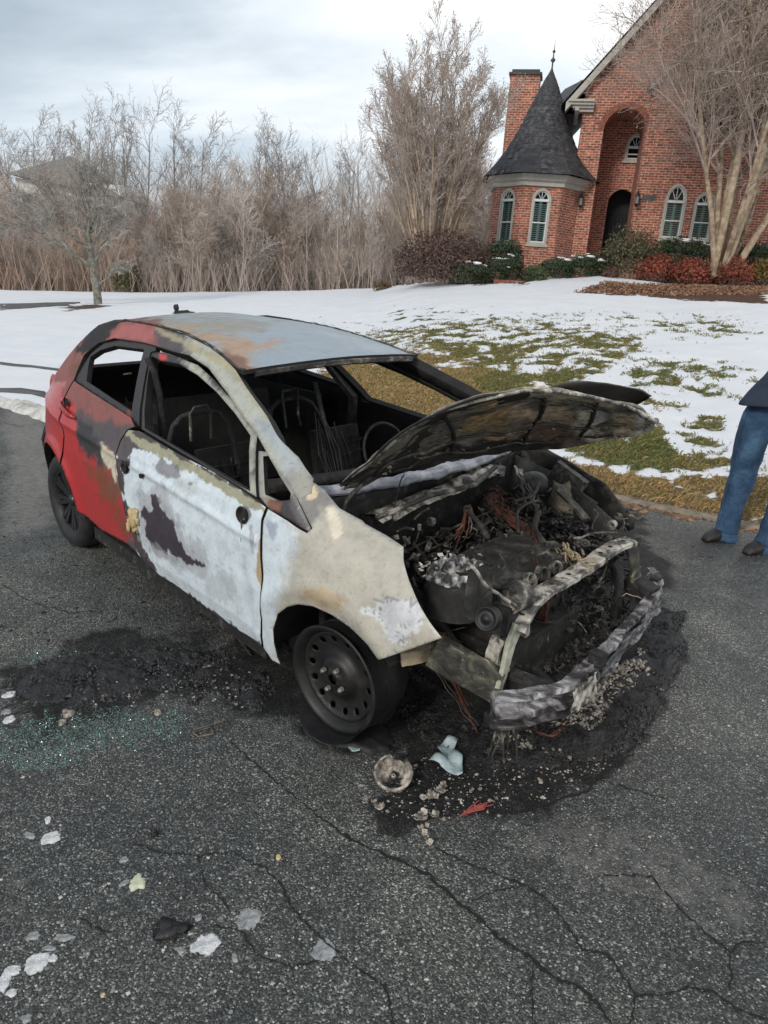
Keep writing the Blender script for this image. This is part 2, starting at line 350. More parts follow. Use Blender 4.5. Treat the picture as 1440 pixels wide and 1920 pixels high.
# --- cracks in the road
M_crack = simple('crack_dark', [(.3,(.004,.004,.004)),(.7,(.012,.012,.012))], 60, .95, bs=0)
CRACKS = [([(640,1565),(700,1595),(760,1620),(800,1640),(862,1695),(900,1722),(935,1760),(985,1790),(1000,1802),(1040,1835),(1090,1853),(1125,1890),(1150,1925)], 5),
 ([(815,1590),(860,1612),(930,1640),(985,1660),(1040,1700),(1092,1780),(1140,1792),(1190,1865),(1200,1868),(1250,1866),(1290,1852),(1340,1862),(1375,1890),(1440,1912)], 3.2),
 ([(1130,1640),(1220,1645),(1290,1720),(1330,1758),(1370,1785),(1392,1765),(1440,1770)], 3), ([(1370,1785),(1370,1830),(1366,1862)], 3), ([(1190,1868),(1184,1925)], 2.5),
 ([(250,1580),(300,1600),(370,1605),(430,1598),(490,1625),(520,1650),(545,1700),(580,1740),(650,1800),(720,1850),(740,1925)], 2.4),
 ([(370,1605),(385,1660),(420,1690),(430,1710)], 2), ([(150,1720),(190,1745),(210,1752)], 2), ([(400,1737),(450,1745),(480,1790),(550,1815),(600,1800)], 2.2),
 ([(920,1530),(985,1520),(1050,1500),(1100,1485),(1130,1450),(1190,1412)], 5), ([(430,1390),(500,1450),(560,1500),(640,1565)], 2.5),
 ([(0,1095),(60,1130),(130,1150),(200,1145)], 2.5), ([(0,790),(40,800),(70,795)], 4), ([(1090,1460),(1150,1470),(1250,1500)], 2), ([(1000,1802),(996,1860),(1000,1925)], 2), ([(985,1660),(930,1672),(880,1690)],1.8)]
cb = MB()
for pts, w in CRACKS:
    fine = []
    for a, b in zip(pts[:-1], pts[1:]):
        n = max(2, int(math.dist(a, b)/7)); fine += [(a[0]+(b[0]-a[0])*k/n, a[1]+(b[1]-a[1])*k/n) for k in range(n)]
    fine.append(pts[-1]); G = []
    for i, q in enumerate(fine):
        P = ong((q[0]+random.uniform(-3,3), q[1]+random.uniform(-2.5,2.5))); G.append(P[:2])
    ww = .0014*w; vs = []
    for i, g in enumerate(G):
        t = G[min(i+1,len(G)-1)]-G[max(i-1,0)]; t = t/(np.linalg.norm(t)+1e-9); nn = np.array([-t[1], t[0]])
        k = ww*random.uniform(.25,1.0)*(1 if 0 < i < len(G)-1 else .1)
        for s_ in (-1, 1): p = g+nn*k*s_; vs.append((p[0], p[1], gz(*p)+.003))
    cb.add(vs, [(2*i, 2*i+1, 2*i+3, 2*i+2) for i in range(len(G)-1)])
cb.build('crack', M_crack, road)
# --- lawn / terrain sheet with snow cover
def lawn_mat():
    m, t, b = newmat('lawn_snow'); v = coords(t); Lk = t.links.new
    at = tnode(t, 'ShaderNodeVertexColor', layer_name='Col'); sp_ = t.nodes.new('ShaderNodeSeparateColor'); Lk(at.outputs[0], sp_.inputs[0])
    f = noise_of(t, v, 9., 8, .7); f2 = noise_of(t, v, 40., 5, .65)
    s = ramp(t, mth('ADD', sp_.outputs[0], mth('MULTIPLY', mth('SUBTRACT', f, .5, nt=t), .7, nt=t), nt=t), [(.44,(0,)*3),(.54,(1,)*3)])
    soil = mixc(t, f2, (.05,.035,.018), (.17,.12,.055)); green = mixc(t, f2, (.03,.045,.012), (.12,.13,.04))
    g = mixc(t, sp_.outputs[1], green, soil); g = mixc(t, sp_.outputs[2], g, mixc(t, f2, (.045,.024,.016), (.12,.065,.045)))
    snow = mixc(t, noise_of(t, v, 1.3, 5, .6), (.60,.63,.68), (.76,.77,.79))
    Lk(mixc(t, s, g, snow), b.inputs['Base Color']); b.inputs['Roughness'].default_value = .62; b.inputs['Specular IOR Level'].default_value = .2
    bump(t, b, mth('ADD', mth('MULTIPLY', f, 1., nt=t), mth('MULTIPLY', f2, .4, nt=t), nt=t), .6, .03); return m
M_lawn = lawn_mat()
GRASSZ = [ # px polygon, strength, brown-ness
 ([(545,588),(600,590),(690,598),(700,612),(640,612),(560,600)], .50, .2),
 ([(680,622),(790,600),(905,592),(1000,602),(1200,618),(1215,665),(1130,710),(1060,745),(960,755),(880,710),(790,665),(680,650)], .61, .35),
 ([(700,650),(790,650),(960,690),(1000,740),(900,780),(760,760),(640,720),(600,700)], .80, .75),
 ([(870,690),(960,690),(1010,730),(960,770),(870,750)], .9, .25), ([(600,690),(900,700),(1010,760),(1020,850),(860,860),(700,800),(560,740)], .97, .85),
 ([(860,770),(1010,850),(1100,870),(1250,900),(1340,900),(1440,900),(1440,985),(1330,965),(1200,938),(1100,915),(960,900),(860,860)], 1.0, .95),
 ([(1080,790),(1240,800),(1275,850),(1260,885),(1150,880),(1060,850)], .92, .2), ([(1200,740),(1300,750),(1300,770),(1220,780)], .75, .35),
 ([(1240,780),(1370,785),(1440,840),(1440,870),(1280,850)], .46, .4), ([(1120,640),(1420,680),(1440,760),(1180,760)], .44, .3), ([(1290,690),(1370,690),(1370,710),(1290,715)], .62, .2),
 ([(1310,775),(1360,775),(1360,800),(1300,798)], .8, .4), ([(1180,690),(1250,690),(1250,712),(1190,712)], .8, .1), ([(1340,690),(1365,690),(1370,706),(1340,708)], .8, .1),
 ([(1180,745),(1230,745),(1230,765),(1180,765)], .8, .3), ([(1120,620),(1160,620),(1180,650),(1110,650)], .6, .3), ([(740,580),(960,572),(960,590),(760,600)], .32, .3),
 ([(700,556),(1440,586),(1440,650),(700,630)], .36, .3), ([(200,575),(700,560),(700,590),(250,600)], .30, .5), ([(540,590),(900,600),(1000,640),(760,650),(600,630)], .42, .3), ([(1180,830),(1440,850),(1440,890),(1250,890)], .6, .6)]
MULCH = [([(1140,527),(1210,533),(1440,538),(1440,569),(1300,563),(1200,556),(1070,548)], 1.), ([(120,576),(150,570),(198,568),(202,573),(165,580),(120,582)], 1.), ([(740,528),(840,520),(1010,522),(985,534),(880,534),(820,530),(740,536)], .9), ([(860,905),(1100,912),(1440,985),(1440,1000),(1250,966),(1100,925)], .8)]
DRIVE = [([(0,733),(40,733),(85,740),(90,752),(60,744),(0,739)], 1.), ([(0,682),(60,688),(130,697),(130,702),(60,693),(0,686)], .9), ([(0,571),(60,570),(150,568),(150,573),(50,579),(0,584)], 1.)]
def lawn_col(P):
    q = px_of(P); vis = P[:,1] > 1; nz = fbm(P, .9, 5, 5); nz2 = fbm(P, 2.6, 4, 9)
    grass = np.zeros(len(P))+.05; br = np.full(len(P), .4)
    for poly, s, brn in GRASSZ:
        d = sdf_poly(q, poly); k = s*sh_smooth(-22, 22, d+nz*26+nz2*14); br = np.where(k > grass, brn, br); grass = np.maximum(grass, k)
    nz3 = fbm(P, 6.5, 3, 12)
    snow = np.clip(1.04-grass*.98+nz*.30+(nz2*.42+nz3*.28)*sh_smooth(.05,.3,grass), 0, 1)
    mul = np.zeros(len(P))
    for poly, s in MULCH: mul = np.maximum(mul, s*sh_smooth(-2.5, 2.5, sdf_poly(q, poly)+nz*5))
    mul *= vis; snow = np.where(mul > .4, np.clip(snow-mul*.75+nz2*.35, 0, 1), snow)
    wood = sh_smooth(0, 3, P[:,1]-np.interp(P[:,0]/np.maximum(P[:,1],4), CR_A, CR_Y))*sh_smooth(.14,.05,P[:,0]/np.maximum(P[:,1],4)); snow = np.where(wood > .5, np.clip(.50+nz*.7,0,1), snow); mul = np.maximum(mul, wood)
    return np.stack([snow, br+nz2*.3, mul], 1)
def lawn_z(x, y):
    z = terr(x, y); P = np.stack([x, y, z], 1); c = lawn_col(P)
    th = .028*sh_smooth(.42, .62, c[:,0]+.35*n1d(P, 9., 2))*sh_smooth(0, .25, y-yedge(x))
    return z+th+(.028*n1d(P, .8, 3)+.014*n1d(P, 2.6, 6))*sh_smooth(0, 2, y-yedge(x))
lawn, LP = gridmesh('lawn', axis(-420, 420, -7.5, 8.5, .075, 1.16), np.concatenate([axis(0, 17, 4.6, 16.9, .07, 1.3), np.array(axis(17, 33, 17, 32, .16))[1:], axis(33.2, 900, 33.4, 40, .5, 1.15)[1:]]), lawn_z, [M_lawn], lawn_col, keep=lambda x, y: y > yedge(x)-.25)
lawn['kind'] = 'structure'
# --- strips of bare driveway lying in the snow on the left
M_dark = simple('old_asphalt', [(.3,(.05,.052,.055)),(.7,(.12,.12,.12))], 6, .85, bs=.5, bd=.01)
def tz(x, y): return float(lawn_z(np.array([x]), np.array([y]))[0])
def ongT(q, h=0.):                 # pixel -> terrain by marching
    d = ray(q); ts = np.geomspace(3, 300, 2400); P = CO[:,None]+d[:,None]*ts; z = np.where(P[1] > yedge(P[0]), terr(P[0], P[1]), gz(P[0], P[1]))
    i = np.argmax(P[2] < z+h); a = ts[max(i-1,0)]; b_ = ts[i]
    for _ in range(20):
        m = (a+b_)/2; p = CO+d*m; zt = terr(p[0:1], p[1:2])[0] if p[1] > yedge(p[0]) else gz(p[0], p[1])
        if p[2] < zt+h: b_ = m
        else: a = m
    return CO+d*a
for poly, s in DRIVE:
    V, Fc = cdt([tuple(ongT(q)[:2]) for q in poly], sp=.25)
    sheet('driveway', V, Fc, lambda x, y: (x, y, tz(x, y)+.012), (0,0,1), .05, [M_dark], None)['kind'] = 'structure'
# --- kerb lip of dirty concrete on the far side of the road
M_kerb = simple('kerb_concrete', [(.3,(.10,.085,.065)),(.7,(.30,.25,.19))], 9, .9, bs=.5, bd=.01)
kb = MB(); xs = np.arange(-1.0, 14, .05); vs = []
for x in xs:
    y = yedge(x); j = .012*NZ.noise(Vector((x*3, 0, 0)))
    for dy, dz in ((-.10+j, .0),(-.085+j, .014),(-.02+j*.5,.022),(.06,.016),(.08,-.05)): vs.append((x, y+dy, gz(x, y+dy)+dz))
kb.add(vs, [(i*5+j, i*5+j+1, i*5+j+6, i*5+j+5) for i in range(len(xs)-1) for j in range(4)])
kb.build('kerb', M_kerb, smooth=True)['kind'] = 'structure'
# --- ridge of dirty snow along the road at left
M_snow = simple('snow', [(.3,(.70,.73,.78)),(.7,(.88,.89,.90))], 5, .6, bs=.5, bd=.02)
M_dsnow = simple('dirty_snow', [(.3,(.26,.24,.21)),(.5,(.52,.51,.48)),(.7,(.75,.75,.74))], 6, .7, bs=.8, bd=.03, bscale=14)
sb = MB(); rp = [ong(q) for q in [(-400,660),(-120,728),(0,757),(40,764),(85,779),(150,800),(230,815)]]; pl = []
for a, b in zip(rp[:-1], rp[1:]):
    n = int(np.linalg.norm(a-b)/.05)+1; pl += [a+(b-a)*k/n for k in range(n)]
nr = 9; vs = []
for i, p in enumerate(pl):
    t = pl[min(i+1,len(pl)-1)]-pl[max(i-1,0)]; t /= np.linalg.norm(t)+1e-9; nn = np.array([-t[1], t[0], 0])
    wv = .17*(1+.35*NZ.noise(Vector(p)*2.2)); hh = .10*(1+.6*NZ.noise(Vector(p)*3+Vector((5,0,0))))
    for j in range(nr):
        u = j/(nr-1)*2-1; q = p+nn*(u*wv+.04*NZ.noise(Vector(p)*9+Vector((j,0,0)))); z = hh*(1-u*u)**.6+.035*NZ.noise(Vector(q)*13)*(1-u*u)
        vs.append((q[0], q[1], gz(q[0], q[1])-.01+z))
sb.add(vs, [(i*nr+j, i*nr+j+1, i*nr+nr+j+1, i*nr+nr+j) for i in range(len(pl)-1) for j in range(nr-1)])
tag(sb.build('snow_ridge', M_dsnow, smooth=True), kind='structure')
# --- grass blades where the snow has melted
def blades():
    n = 300000; x = rng.uniform(-3.2, 7.5, n); y = 5.0+12.5*rng.random(n)**1.25
    ok = y > yedge(x)+.02; x = x[ok]; y = y[ok]; P = np.stack([x, y, lawn_z(x, y)], 1); c = lawn_col(P)
    dn = np.clip((.62-c[:,0])*3.2+ .35*n1d(P, 7., 4), 0, 1)*np.where(c[:,2] > .5, .25, 1); k = rng.random(len(P)) < dn; P = P[k]; c = c[k]; q = px_of(P)
    k = (q[:,0] > -60)&(q[:,0] < 1560); P = P[k]; c = c[k]; n = len(P)
    a = rng.uniform(0, 2*pi, n); h = rng.uniform(.022, .065, n)*(1-.3*c[:,1]); w = rng.uniform(.0018, .0036, n)*(1+P[:,1]*.06); ln = rng.uniform(.2, 1.3, n)
    dx = np.cos(a); dy = np.sin(a); b1 = P+np.stack([-dy*w, dx*w, 0*w-.004], 1); b2 = P+np.stack([dy*w, -dx*w, 0*w-.004], 1)
    m_ = P+np.stack([dx*h*ln*.35, dy*h*ln*.35, h*.6], 1); tp = P+np.stack([dx*h*ln, dy*h*ln, h*(1.05-.3*ln)], 1)
    V = np.stack([b1, b2, m_, tp], 1).reshape(-1, 3); i = np.arange(n)*4
    T = np.concatenate([np.stack([i, i+1, i+2], 1), np.stack([i+1, i+3, i+2], 1)])
    me = bpy.data.meshes.new('grass'); me.vertices.add(len(V)); me.vertices.foreach_set('co', V.ravel()); me.loops.add(T.size); me.loops.foreach_set('vertex_index', T.ravel().astype(np.int32))
    me.polygons.add(len(T)); me.polygons.foreach_set('loop_start', np.arange(0, T.size, 3, dtype=np.int32)); me.update(calc_edges=True)
    br = np.clip(c[:,1]*1.1-.1+rng.normal(0, .28, n), 0, 1)[:,None]; g = np.array([.075,.098,.022])+rng.random((n,1))*np.array([.07,.07,.03]); s = np.array([.27,.165,.06])+rng.random((n,1))*np.array([.25,.19,.10])
    cc = g*(1-br)+s*br; setcol(me, np.repeat(cc, 4, 0)); me.materials.append(attrmat('grass_blade', .75, 30, .2, 0)); o = link('grass', me); tag(o, kind='stuff', label='patches of green and straw coloured grass showing through the melting snow', cat='grass'); print('blades', n)
blades()
# ============================================================ HOUSE
HY, HPHI = 33., R(12); hX = HY*ray((1100,450))[0]/ray((1100,450))[1]
hn = np.array([-sin(HPHI), -cos(HPHI), 0]); hd = np.array([cos(HPHI), -sin(HPHI), 0]); HB = 2.9
def fac(q, off=0.):
    P0 = np.array([hX, HY, 0])+hn*off; d = ray(q); P = CO+d*((hn@(P0-CO))/(hn@d)); return (P-P0)@hd, P[2]-HB
def uvset(o, uv):
    me = o.data; ul = me.uv_layers.new(name='UVMap'); lv = np.empty(len(me.loops), int); me.loops.foreach_get('vertex_index', lv); uv = np.array(uv, float)
    ul.data.foreach_set('uv', uv[lv].ravel()); return o
def wall(name, outl, holes, fmap, nrm, th, mats, parent, off=(0,0), sp=.6):
    V, Fc = cdt(outl, holes, sp); o = sheet(name, V, Fc, fmap, nrm, th, mats, parent)
    for p in o.data.polygons: p.use_smooth = False
    P = np.vstack([V, V+np.array([[th*.7, 0]])])
    return uvset(o, P+np.array(off))
def brick_mat():
    m, t, b = newmat('red_brick'); uv = t.nodes.new('ShaderNodeTexCoord').outputs['UV']; Lk = t.links.new
    br = tnode(t, 'ShaderNodeTexBrick', Scale=1.0); br.inputs['Brick Width'].default_value = .27; br.inputs['Row Height'].default_value = .098; br.inputs['Mortar Size'].default_value = .012; br.inputs['Mortar Smooth'].default_value = .2
    br.inputs['Color1'].default_value = (.40,.125,.075,1); br.inputs['Color2'].default_value = (.20,.060,.045,1); br.inputs['Mortar'].default_value = (.50,.38,.30,1); Lk(uv, br.inputs['Vector'])
    n = noise_of(t, uv, 5.1, 5, .75); n2 = noise_of(t, uv, .7, 4, .6)
    c = mixc(t, 1., br.outputs[0], ramp(t, n, [(.3,(.42,.42,.5)),(.5,(1.0,)*3),(.7,(1.7,1.55,1.4))]), 'MULTIPLY')
    c = mixc(t, 1., c, ramp(t, n2, [(.3,(.85,)*3),(.7,(1.2,)*3)]), 'MULTIPLY'); Lk(c, b.inputs['Base Color']); b.inputs['Roughness'].default_value = .85
    bump(t, b, br.outputs[1], -.6, .02); return m
def shingle_mat():
    m, t, b = newmat('slate_shingle'); uv = t.nodes.new('ShaderNodeTexCoord').outputs['UV']; Lk = t.links.new
    br = tnode(t, 'ShaderNodeTexBrick', Scale=1.0); br.inputs['Brick Width'].default_value = .26; br.inputs['Row Height'].default_value = .17; br.inputs['Mortar Size'].default_value = .008
    br.inputs['Color1'].default_value = (.028,.029,.033,1); br.inputs['Color2'].default_value = (.062,.062,.068,1); br.inputs['Mortar'].default_value = (.012,.012,.014,1); Lk(uv, br.inputs['Vector'])
    n = noise_of(t, uv, 4., 4, .7); Lk(mixc(t, 1., br.outputs[0], ramp(t, n, [(.3,(.7,)*3),(.7,(1.5,)*3)]), 'MULTIPLY'), b.inputs['Base Color']); b.inputs['Roughness'].default_value = .75
    bump(t, b, mth('ADD', br.outputs[1], mth('MULTIPLY', n, -.6, nt=t), nt=t), -.8, .03); return m
M_brick = brick_mat(); M_shing = shingle_mat()
M_trim = simple('beige_trim', [(.3,(.38,.36,.32)),(.7,(.50,.48,.43))], 3, .6, bs=.1)
M_sash = simple('white_sash', [(.3,(.62,.66,.66)),(.7,(.72,.75,.75))], 3, .5, bs=0)
M_shut = simple('mint_shutter', [(.3,(.48,.62,.58)),(.7,(.60,.72,.68))], 2, .5, bs=0)
M_blk = simple('black_iron', [(.3,(.012,.012,.013)),(.7,(.03,.03,.03))], 6, .5, bs=.1)
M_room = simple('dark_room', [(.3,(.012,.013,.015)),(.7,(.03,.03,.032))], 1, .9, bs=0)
M_dkbrick = simple('soldier_brick', [(.3,(.16,.055,.04)),(.7,(.36,.14,.09))], 12, .85, bs=.4)
def glass_mat():
    m, t, b = newmat('window_glass'); b.inputs['Base Color'].default_value = (.02,.03,.03,1); b.inputs['Roughness'].default_value = .04
    tr = t.nodes.new('ShaderNodeBsdfTransparent'); tr.inputs[0].default_value = (.80,.88,.86,1); mxs = t.nodes.new('ShaderNodeMixShader'); fr = tnode(t, 'ShaderNodeFresnel', IOR=1.6)
    t.links.new(mth('ADD', fr.outputs[0], .10, nt=t), mxs.inputs[0]); t.links.new(tr.outputs[0], mxs.inputs[1]); t.links.new(b.outputs[0], mxs.inputs[2])
    t.links.new(mxs.outputs[0], t.nodes['Material Output'].inputs[0]); return m
M_glass = glass_mat()
house = empty('brick_house', (hX, HY, HB), 'red brick house with an arched entry recess and steep gables behind the hedges', 'house'); house.rotation_euler = (0,0,-HPHI)
# local axes: x along the facade, y away from the street, z up
def archpts(s0, s1, zb, zs, zt, n=14):
    c = (s0+s1)/2; r = (s1-s0)/2; return [(s0,zb),(s1,zb)]+[(c+r*cos(pi*k/n), zs+(zt-zs)*sin(pi*k/n)) for k in range(n+1)]
def window(parent, cx_, w, zb, zs, zt, T, name='window', label=None, mutt=True):
    """T maps (u along, depth out(-)/in(+), z) to parent space; arched if zt>zs"""
    fr = MB(); o1 = archpts(cx_-w/2, cx_+w/2, zb, zs, zt) if zt > zs else [(cx_-w/2,zb),(cx_+w/2,zb),(cx_+w/2,zs),(cx_-w/2,zs)]
    def ring(mb, outl, ins, d0, d1):
        C = np.array([cx_, (zb+zs)/2]); O = np.array(outl); n = len(O); I = []
        for i in range(n):
            a, b, c_ = O[i-1], O[i], O[(i+1)%n]; t1 = (b-a)/(np.linalg.norm(b-a)+1e-9); t2 = (c_-b)/(np.linalg.norm(c_-b)+1e-9)
            nn = np.array([-t1[1]-t2[1], t1[0]+t2[0]]); nn /= np.linalg.norm(nn)+1e-9; k = ins/max(.5, abs(nn@np.array([-t1[1], t1[0]]))); I.append(b+nn*k)
        vs = [T(*p, d0) for p in O]+[T(*p, d0) for p in I]+[T(*p, d1) for p in O]+[T(*p, d1) for p in I]
        fs = []
        for i in range(n):
            j = (i+1)%n; fs += [(i,j,n+j,n+i),(n+i,n+j,3*n+j,3*n+i),(i,2*n+i,2*n+j,j)]
        mb.add(vs, fs); return [tuple(p) for p in I]
    inner = ring(fr, o1, .085, -.035, .12); f = fr.build(name, M_trim, parent)
    if label: f['label'] = label
    sm = MB(); in2 = ring(sm, inner, .045, .03, .10); zmid = zb+(zs-zb)*.5
    def bar(u0, u1, z0, z1, d0=.025, d1=.09): sm.add([T(u0,z0,d0),T(u1,z0,d0),T(u1,z1,d0),T(u0,z1,d0),T(u0,z0,d1),T(u1,z0,d1),T(u1,z1,d1),T(u0,z1,d1)], [(0,1,2,3),(4,7,6,5),(0,4,5,1),(2,6,7,3),(1,5,6,2),(0,3,7,4)])
    bar(cx_-w/2+.1, cx_+w/2-.1, zmid-.025, zmid+.025)
    if zt > zs:
        bar(cx_-w/2+.09, cx_+w/2-.09, zs-.05, zs+.05, -.01)
        for g in (55, 90, 125):
            a = R(g); r0, r1 = .06, w/2-.1; kz = (zt-zs)/(w/2)
            p0 = (cx_+r0*cos(a), zs+r0*sin(a)*kz); p1 = (cx_+r1*cos(a), zs+r1*sin(a)*kz); nx_, nz_ = -sin(a)*.012, cos(a)*.012
            sm.add([T(p0[0]+nx_,p0[1]+nz_,.02),T(p1[0]+nx_,p1[1]+nz_,.02),T(p1[0]-nx_,p1[1]-nz_,.02),T(p0[0]-nx_,p0[1]-nz_,.02)], [(0,1,2,3)])
    sm.build('sash', M_sash, f)
    g = MB(); k = len(in2); g.add([T(*p, .07) for p in in2], [tuple(range(k))]); g.build('pane', M_glass, f)
    if mutt:
        s = MB()
        def sbar(u0, u1, z0, z1, d0, d1): s.add([T(u0,z0,d0),T(u1,z0,d0),T(u1,z1,d0),T(u0,z1,d0),T(u0,z0,d1),T(u1,z0,d1),T(u1,z1,d1),T(u0,z1,d1)], [(0,1,2,3),(4,7,6,5),(0,4,5,1),(2,6,7,3),(1,5,6,2),(0,3,7,4)])
        sbar(cx_-.055, cx_+.055, zb+.1, zs-.06, .11, .15); sbar(cx_-w/2+.12, cx_-w/2+.17, zb+.1, zs-.06, .11, .15); sbar(cx_+w/2-.17, cx_+w/2-.12, zb+.1, zs-.06, .11, .15)
        z = zb+.13
        while z < zs-.1:
            if abs(z-zmid) > .05: sbar(cx_-w/2+.16, cx_+w/2-.16, z, z+.034, .125, .15)
            z += .085
        s.build('shutter', M_shut, f)
    sl = MB(); sl.add([T(cx_+a, z, d) for a in (-w/2-.08, w/2+.08) for z in (zb-.09, zb) for d in (-.08, .05)], [(0,2,6,4),(0,1,3,2),(4,6,7,5),(2,3,7,6),(0,4,5,1)]); sl.build('sill', M_trim, f)
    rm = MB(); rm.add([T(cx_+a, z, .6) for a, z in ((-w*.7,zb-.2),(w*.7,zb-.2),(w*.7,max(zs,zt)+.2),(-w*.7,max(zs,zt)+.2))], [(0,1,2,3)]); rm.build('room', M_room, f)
    return f
sc_ = lambda s: s*1.32
def fz(q, off=0): return fac(q, off)[1]
def fs(q, off=0): return fac(q, off)[0]
T0 = lambda u, z, d: (u, d, z)
# main gable wall with the tall entry arch
sL = fs((1077,330)); zE = fz((1080,190)); aL, aR, aT = fs((1101,460)), fs((1203,290)), fz((1175,203)); aS = aT-(aR-aL)/2
slope = 1.20; sRk = fs((1067,187)); sA = sRk+6.4; gable = [(sL,-.6),(aR+.02,-.6),(sA+6,-.6),(sA+6,zE),(sA,zE+6.4*slope-.25),(sL,zE+(sL-sRk)*slope-.25)]
hole = archpts(aL, aR, -.55, aS, aT, 20)
wall('wall', gable, [hole], lambda u, v: (u, 0, v), (0,-1,0), .42, [M_brick, M_brick], house)
# arch surround of soldier bricks
sb_ = MB(); n = 40; c0 = (aL+aR)/2; r0 = (aR-aL)/2
for k in range(n):
    g = pi*(k+.5)/n; sb_.box((c0+(r0+.12)*cos(g), -.012, aS+(r0+.12)*sin(g)), (.24,.03,pi*r0/n*.95), rot=rx(0)@ry(-g))
sb_.build('arch_surround', M_dkbrick, house)
# recess: side walls, vault and back wall with the door arch and small upper window
D = 2.1; rc = MB(); n = 20
arc = [(aL,-.6),(aL,aS)]+[(c0-r0*cos(pi*k/n), aS+r0*sin(pi*k/n)) for k in range(1,n)]+[(aR,aS),(aR,-.6)]; vs = []; uv = []; ln = 0
for i, (s, z) in enumerate(arc):
    if i: ln += math.dist(arc[i-1], arc[i])
    vs += [(s,.4,z),(s,D,z)]; uv += [(.4,ln),(D,ln)]
rc.add(vs, [(2*i,2*i+1,2*i+3,2*i+2) for i in range(len(arc)-1)]); rc.uv = uv; rc.build('entry_recess', M_brick, house)
dL, dR, dT = fs((1131,440),-D), fs((1186,400),-D), fz((1172,355),-D); dS = dT-(dR-dL)/2
bw = [(aL-.3,-.6),(aR+.3,-.6),(aR+.3,aT+.3),(aL-.3,aT+.3)]
w0, w1 = fs((1170,300),-D), fs((1206,300),-D); wzb, wzt = fz((1188,302),-D), fz((1190,262),-D)
uh = archpts(w0+.03, w1-.03, wzb, wzt-.3, wzt+.25)
wall('wall', bw, [archpts(dL, dR, -.55, dS, dT, 18), uh], lambda u, v: (u, D, v), (0,-1,0), .25, [M_brick, M_brick], house, off=(.1,.03))
dr = MB(); dr.add([(dL-.1,D+.9,-.6),(dR+.1,D+.9,-.6),(dR+.1,D+.9,dT+.2),(dL-.1,D+.9,dT+.2)], [(0,1,2,3)]); dr.add([(dL-.02,D+.26,-.6),(dL-.02,D+.9,-.6),(dL-.02,D+.9,dT),(dL-.02,D+.26,dT)],[(0,1,2,3)]); dr.add([(dR+.02,D+.26,-.6),(dR+.02,D+.9,-.6),(dR+.02,D+.9,dT),(dR+.02,D+.26,dT)],[(0,1,2,3)])
for k in range(7): dr.box((dL+(dR-dL)*(k+.5)/7, D+.86, 1.0), ((dR-dL)/7-.03,.05,3.4))
dr.build('front_door', M_room, house)
window(house, (w0+w1)/2, w1-w0, wzb, wzt-.3, wzt+.25, lambda u, z, d: (u, D+d, z), label='small arched window inside the tall entry arch', mutt=False)
# projecting bay with the second gable, right of the entry
bL = aR+.03; BO = .28; g2s = fs((1225,157), BO); g2z = fz((1225,157), BO); ap2 = g2s+3.4
w1s0, w1s1 = fs((1235,446),BO), fs((1275,448),BO); w1b = fz((1252,449),BO); w1s = fz((1266,378),BO); w1t = fz((1267,345),BO)
w2s0, w2s1 = fs((1291,442),BO), fs((1331,442),BO); w2s = w1s-.05; u0, u1 = fs((1326,240),BO), fs((1394,240),BO); uzb, uzt = fz((1355,252),BO), fz((1370,166),BO)
bay = [(bL,-.6),(ap2+5.2,-.6),(ap2+5.2,g2z-2.2),(ap2,g2z+3.4*1.0),(g2s,g2z),(bL,g2z)]
holes = [archpts(w1s0, w1s1, w1b, w1s, w1t), archpts(w2s0, w2s1, w1b, w2s, w2s+.45), [(u0,uzb),(u1,uzb),(u1,uzt),(u0,uzt)]]
wall('wall', bay, holes, lambda u, v: (u, -BO, v), (0,-1,0), .24, [M_brick, M_brick], house, off=(.07,.02))
TB = lambda u, z, d: (u, -BO+d, z)
window(house, (w1s0+w1s1)/2, w1s1-w1s0, w1b, w1s, w1t, TB, label='arched window with mint shutters, nearer the entry')
window(house, (w2s0+w2s1)/2, w2s1-w2s0, w1b, w2s, w2s+.45, TB, label='arched window partly behind the tree trunks')
uw = window(house, (u0+u1)/2, u1-u0, uzb, uzt, uzt, TB, label='large pale upper window behind the twigs')
um = MB()
for k in (1,2,3): um.box((u0+(u1-u0)*k/4, -BO+.04, (uzb+uzt)/2), (.03,.03,uzt-uzb-.2))
for k in (1,2): um.box(((u0+u1)/2, -BO+.043, uzb+(uzt-uzb)*k/3), (u1-u0-.2,.03,.03))
um.build('glazing_bar', M_sash, uw)
for s in (u0-.42, u1+.42):
    sh = MB()
    sh.box((s, -BO-.03, (uzb+uzt)/2), (.55,.05,uzt-uzb))
    for k in range(16): sh.box((s, -BO-.06, uzb+.1+(uzt-uzb-.2)*k/15), (.42,.03,.05), rot=rx(.5))
    sh.build('exterior_shutter', M_blk, house)
# rakes, cornice, roofs
def rake(a, b, y0, y1, h, name='rake_board'):
    m = MB(); a = np.array(a); b = np.array(b); m.add([(a[0],y,a[1]+k) for y in (y0,y1) for k in (-h,0)]+[(b[0],y,b[1]+k) for y in (y0,y1) for k in (-h,0)], [(0,1,3,2),(4,6,7,5),(0,4,5,1),(2,3,7,6),(1,5,7,3),(0,2,6,4)]); m.build(name, M_trim, house)
rA = (sRk-.1, zE-.12); rB = (sA, zE+6.4*slope); rC = (sA+6.5, zE-.12); rake(rA, rB, -.38, .02, .34); rake(rB, rC, -.38, .02, .34)
rake((g2s-.1, g2z-.05), (ap2, g2z+3.4), -BO-.2, -BO-.03, .2); rake((ap2, g2z+3.4), (ap2+5.2, g2z-2.0), -BO-.2, -BO-.03, .2)
cr = MB()
for k, (e, h, z) in enumerate(((.42,.09,-.05),(.34,.10,-.145),(.24,.10,-.245),(.14,.12,-.355))): cr.box((sRk+.52+.05*k, -.02-e/2+.1, zE+z), (1.05-.1*k, e+.2, h-.004))
cr.build('cornice', M_trim, house)
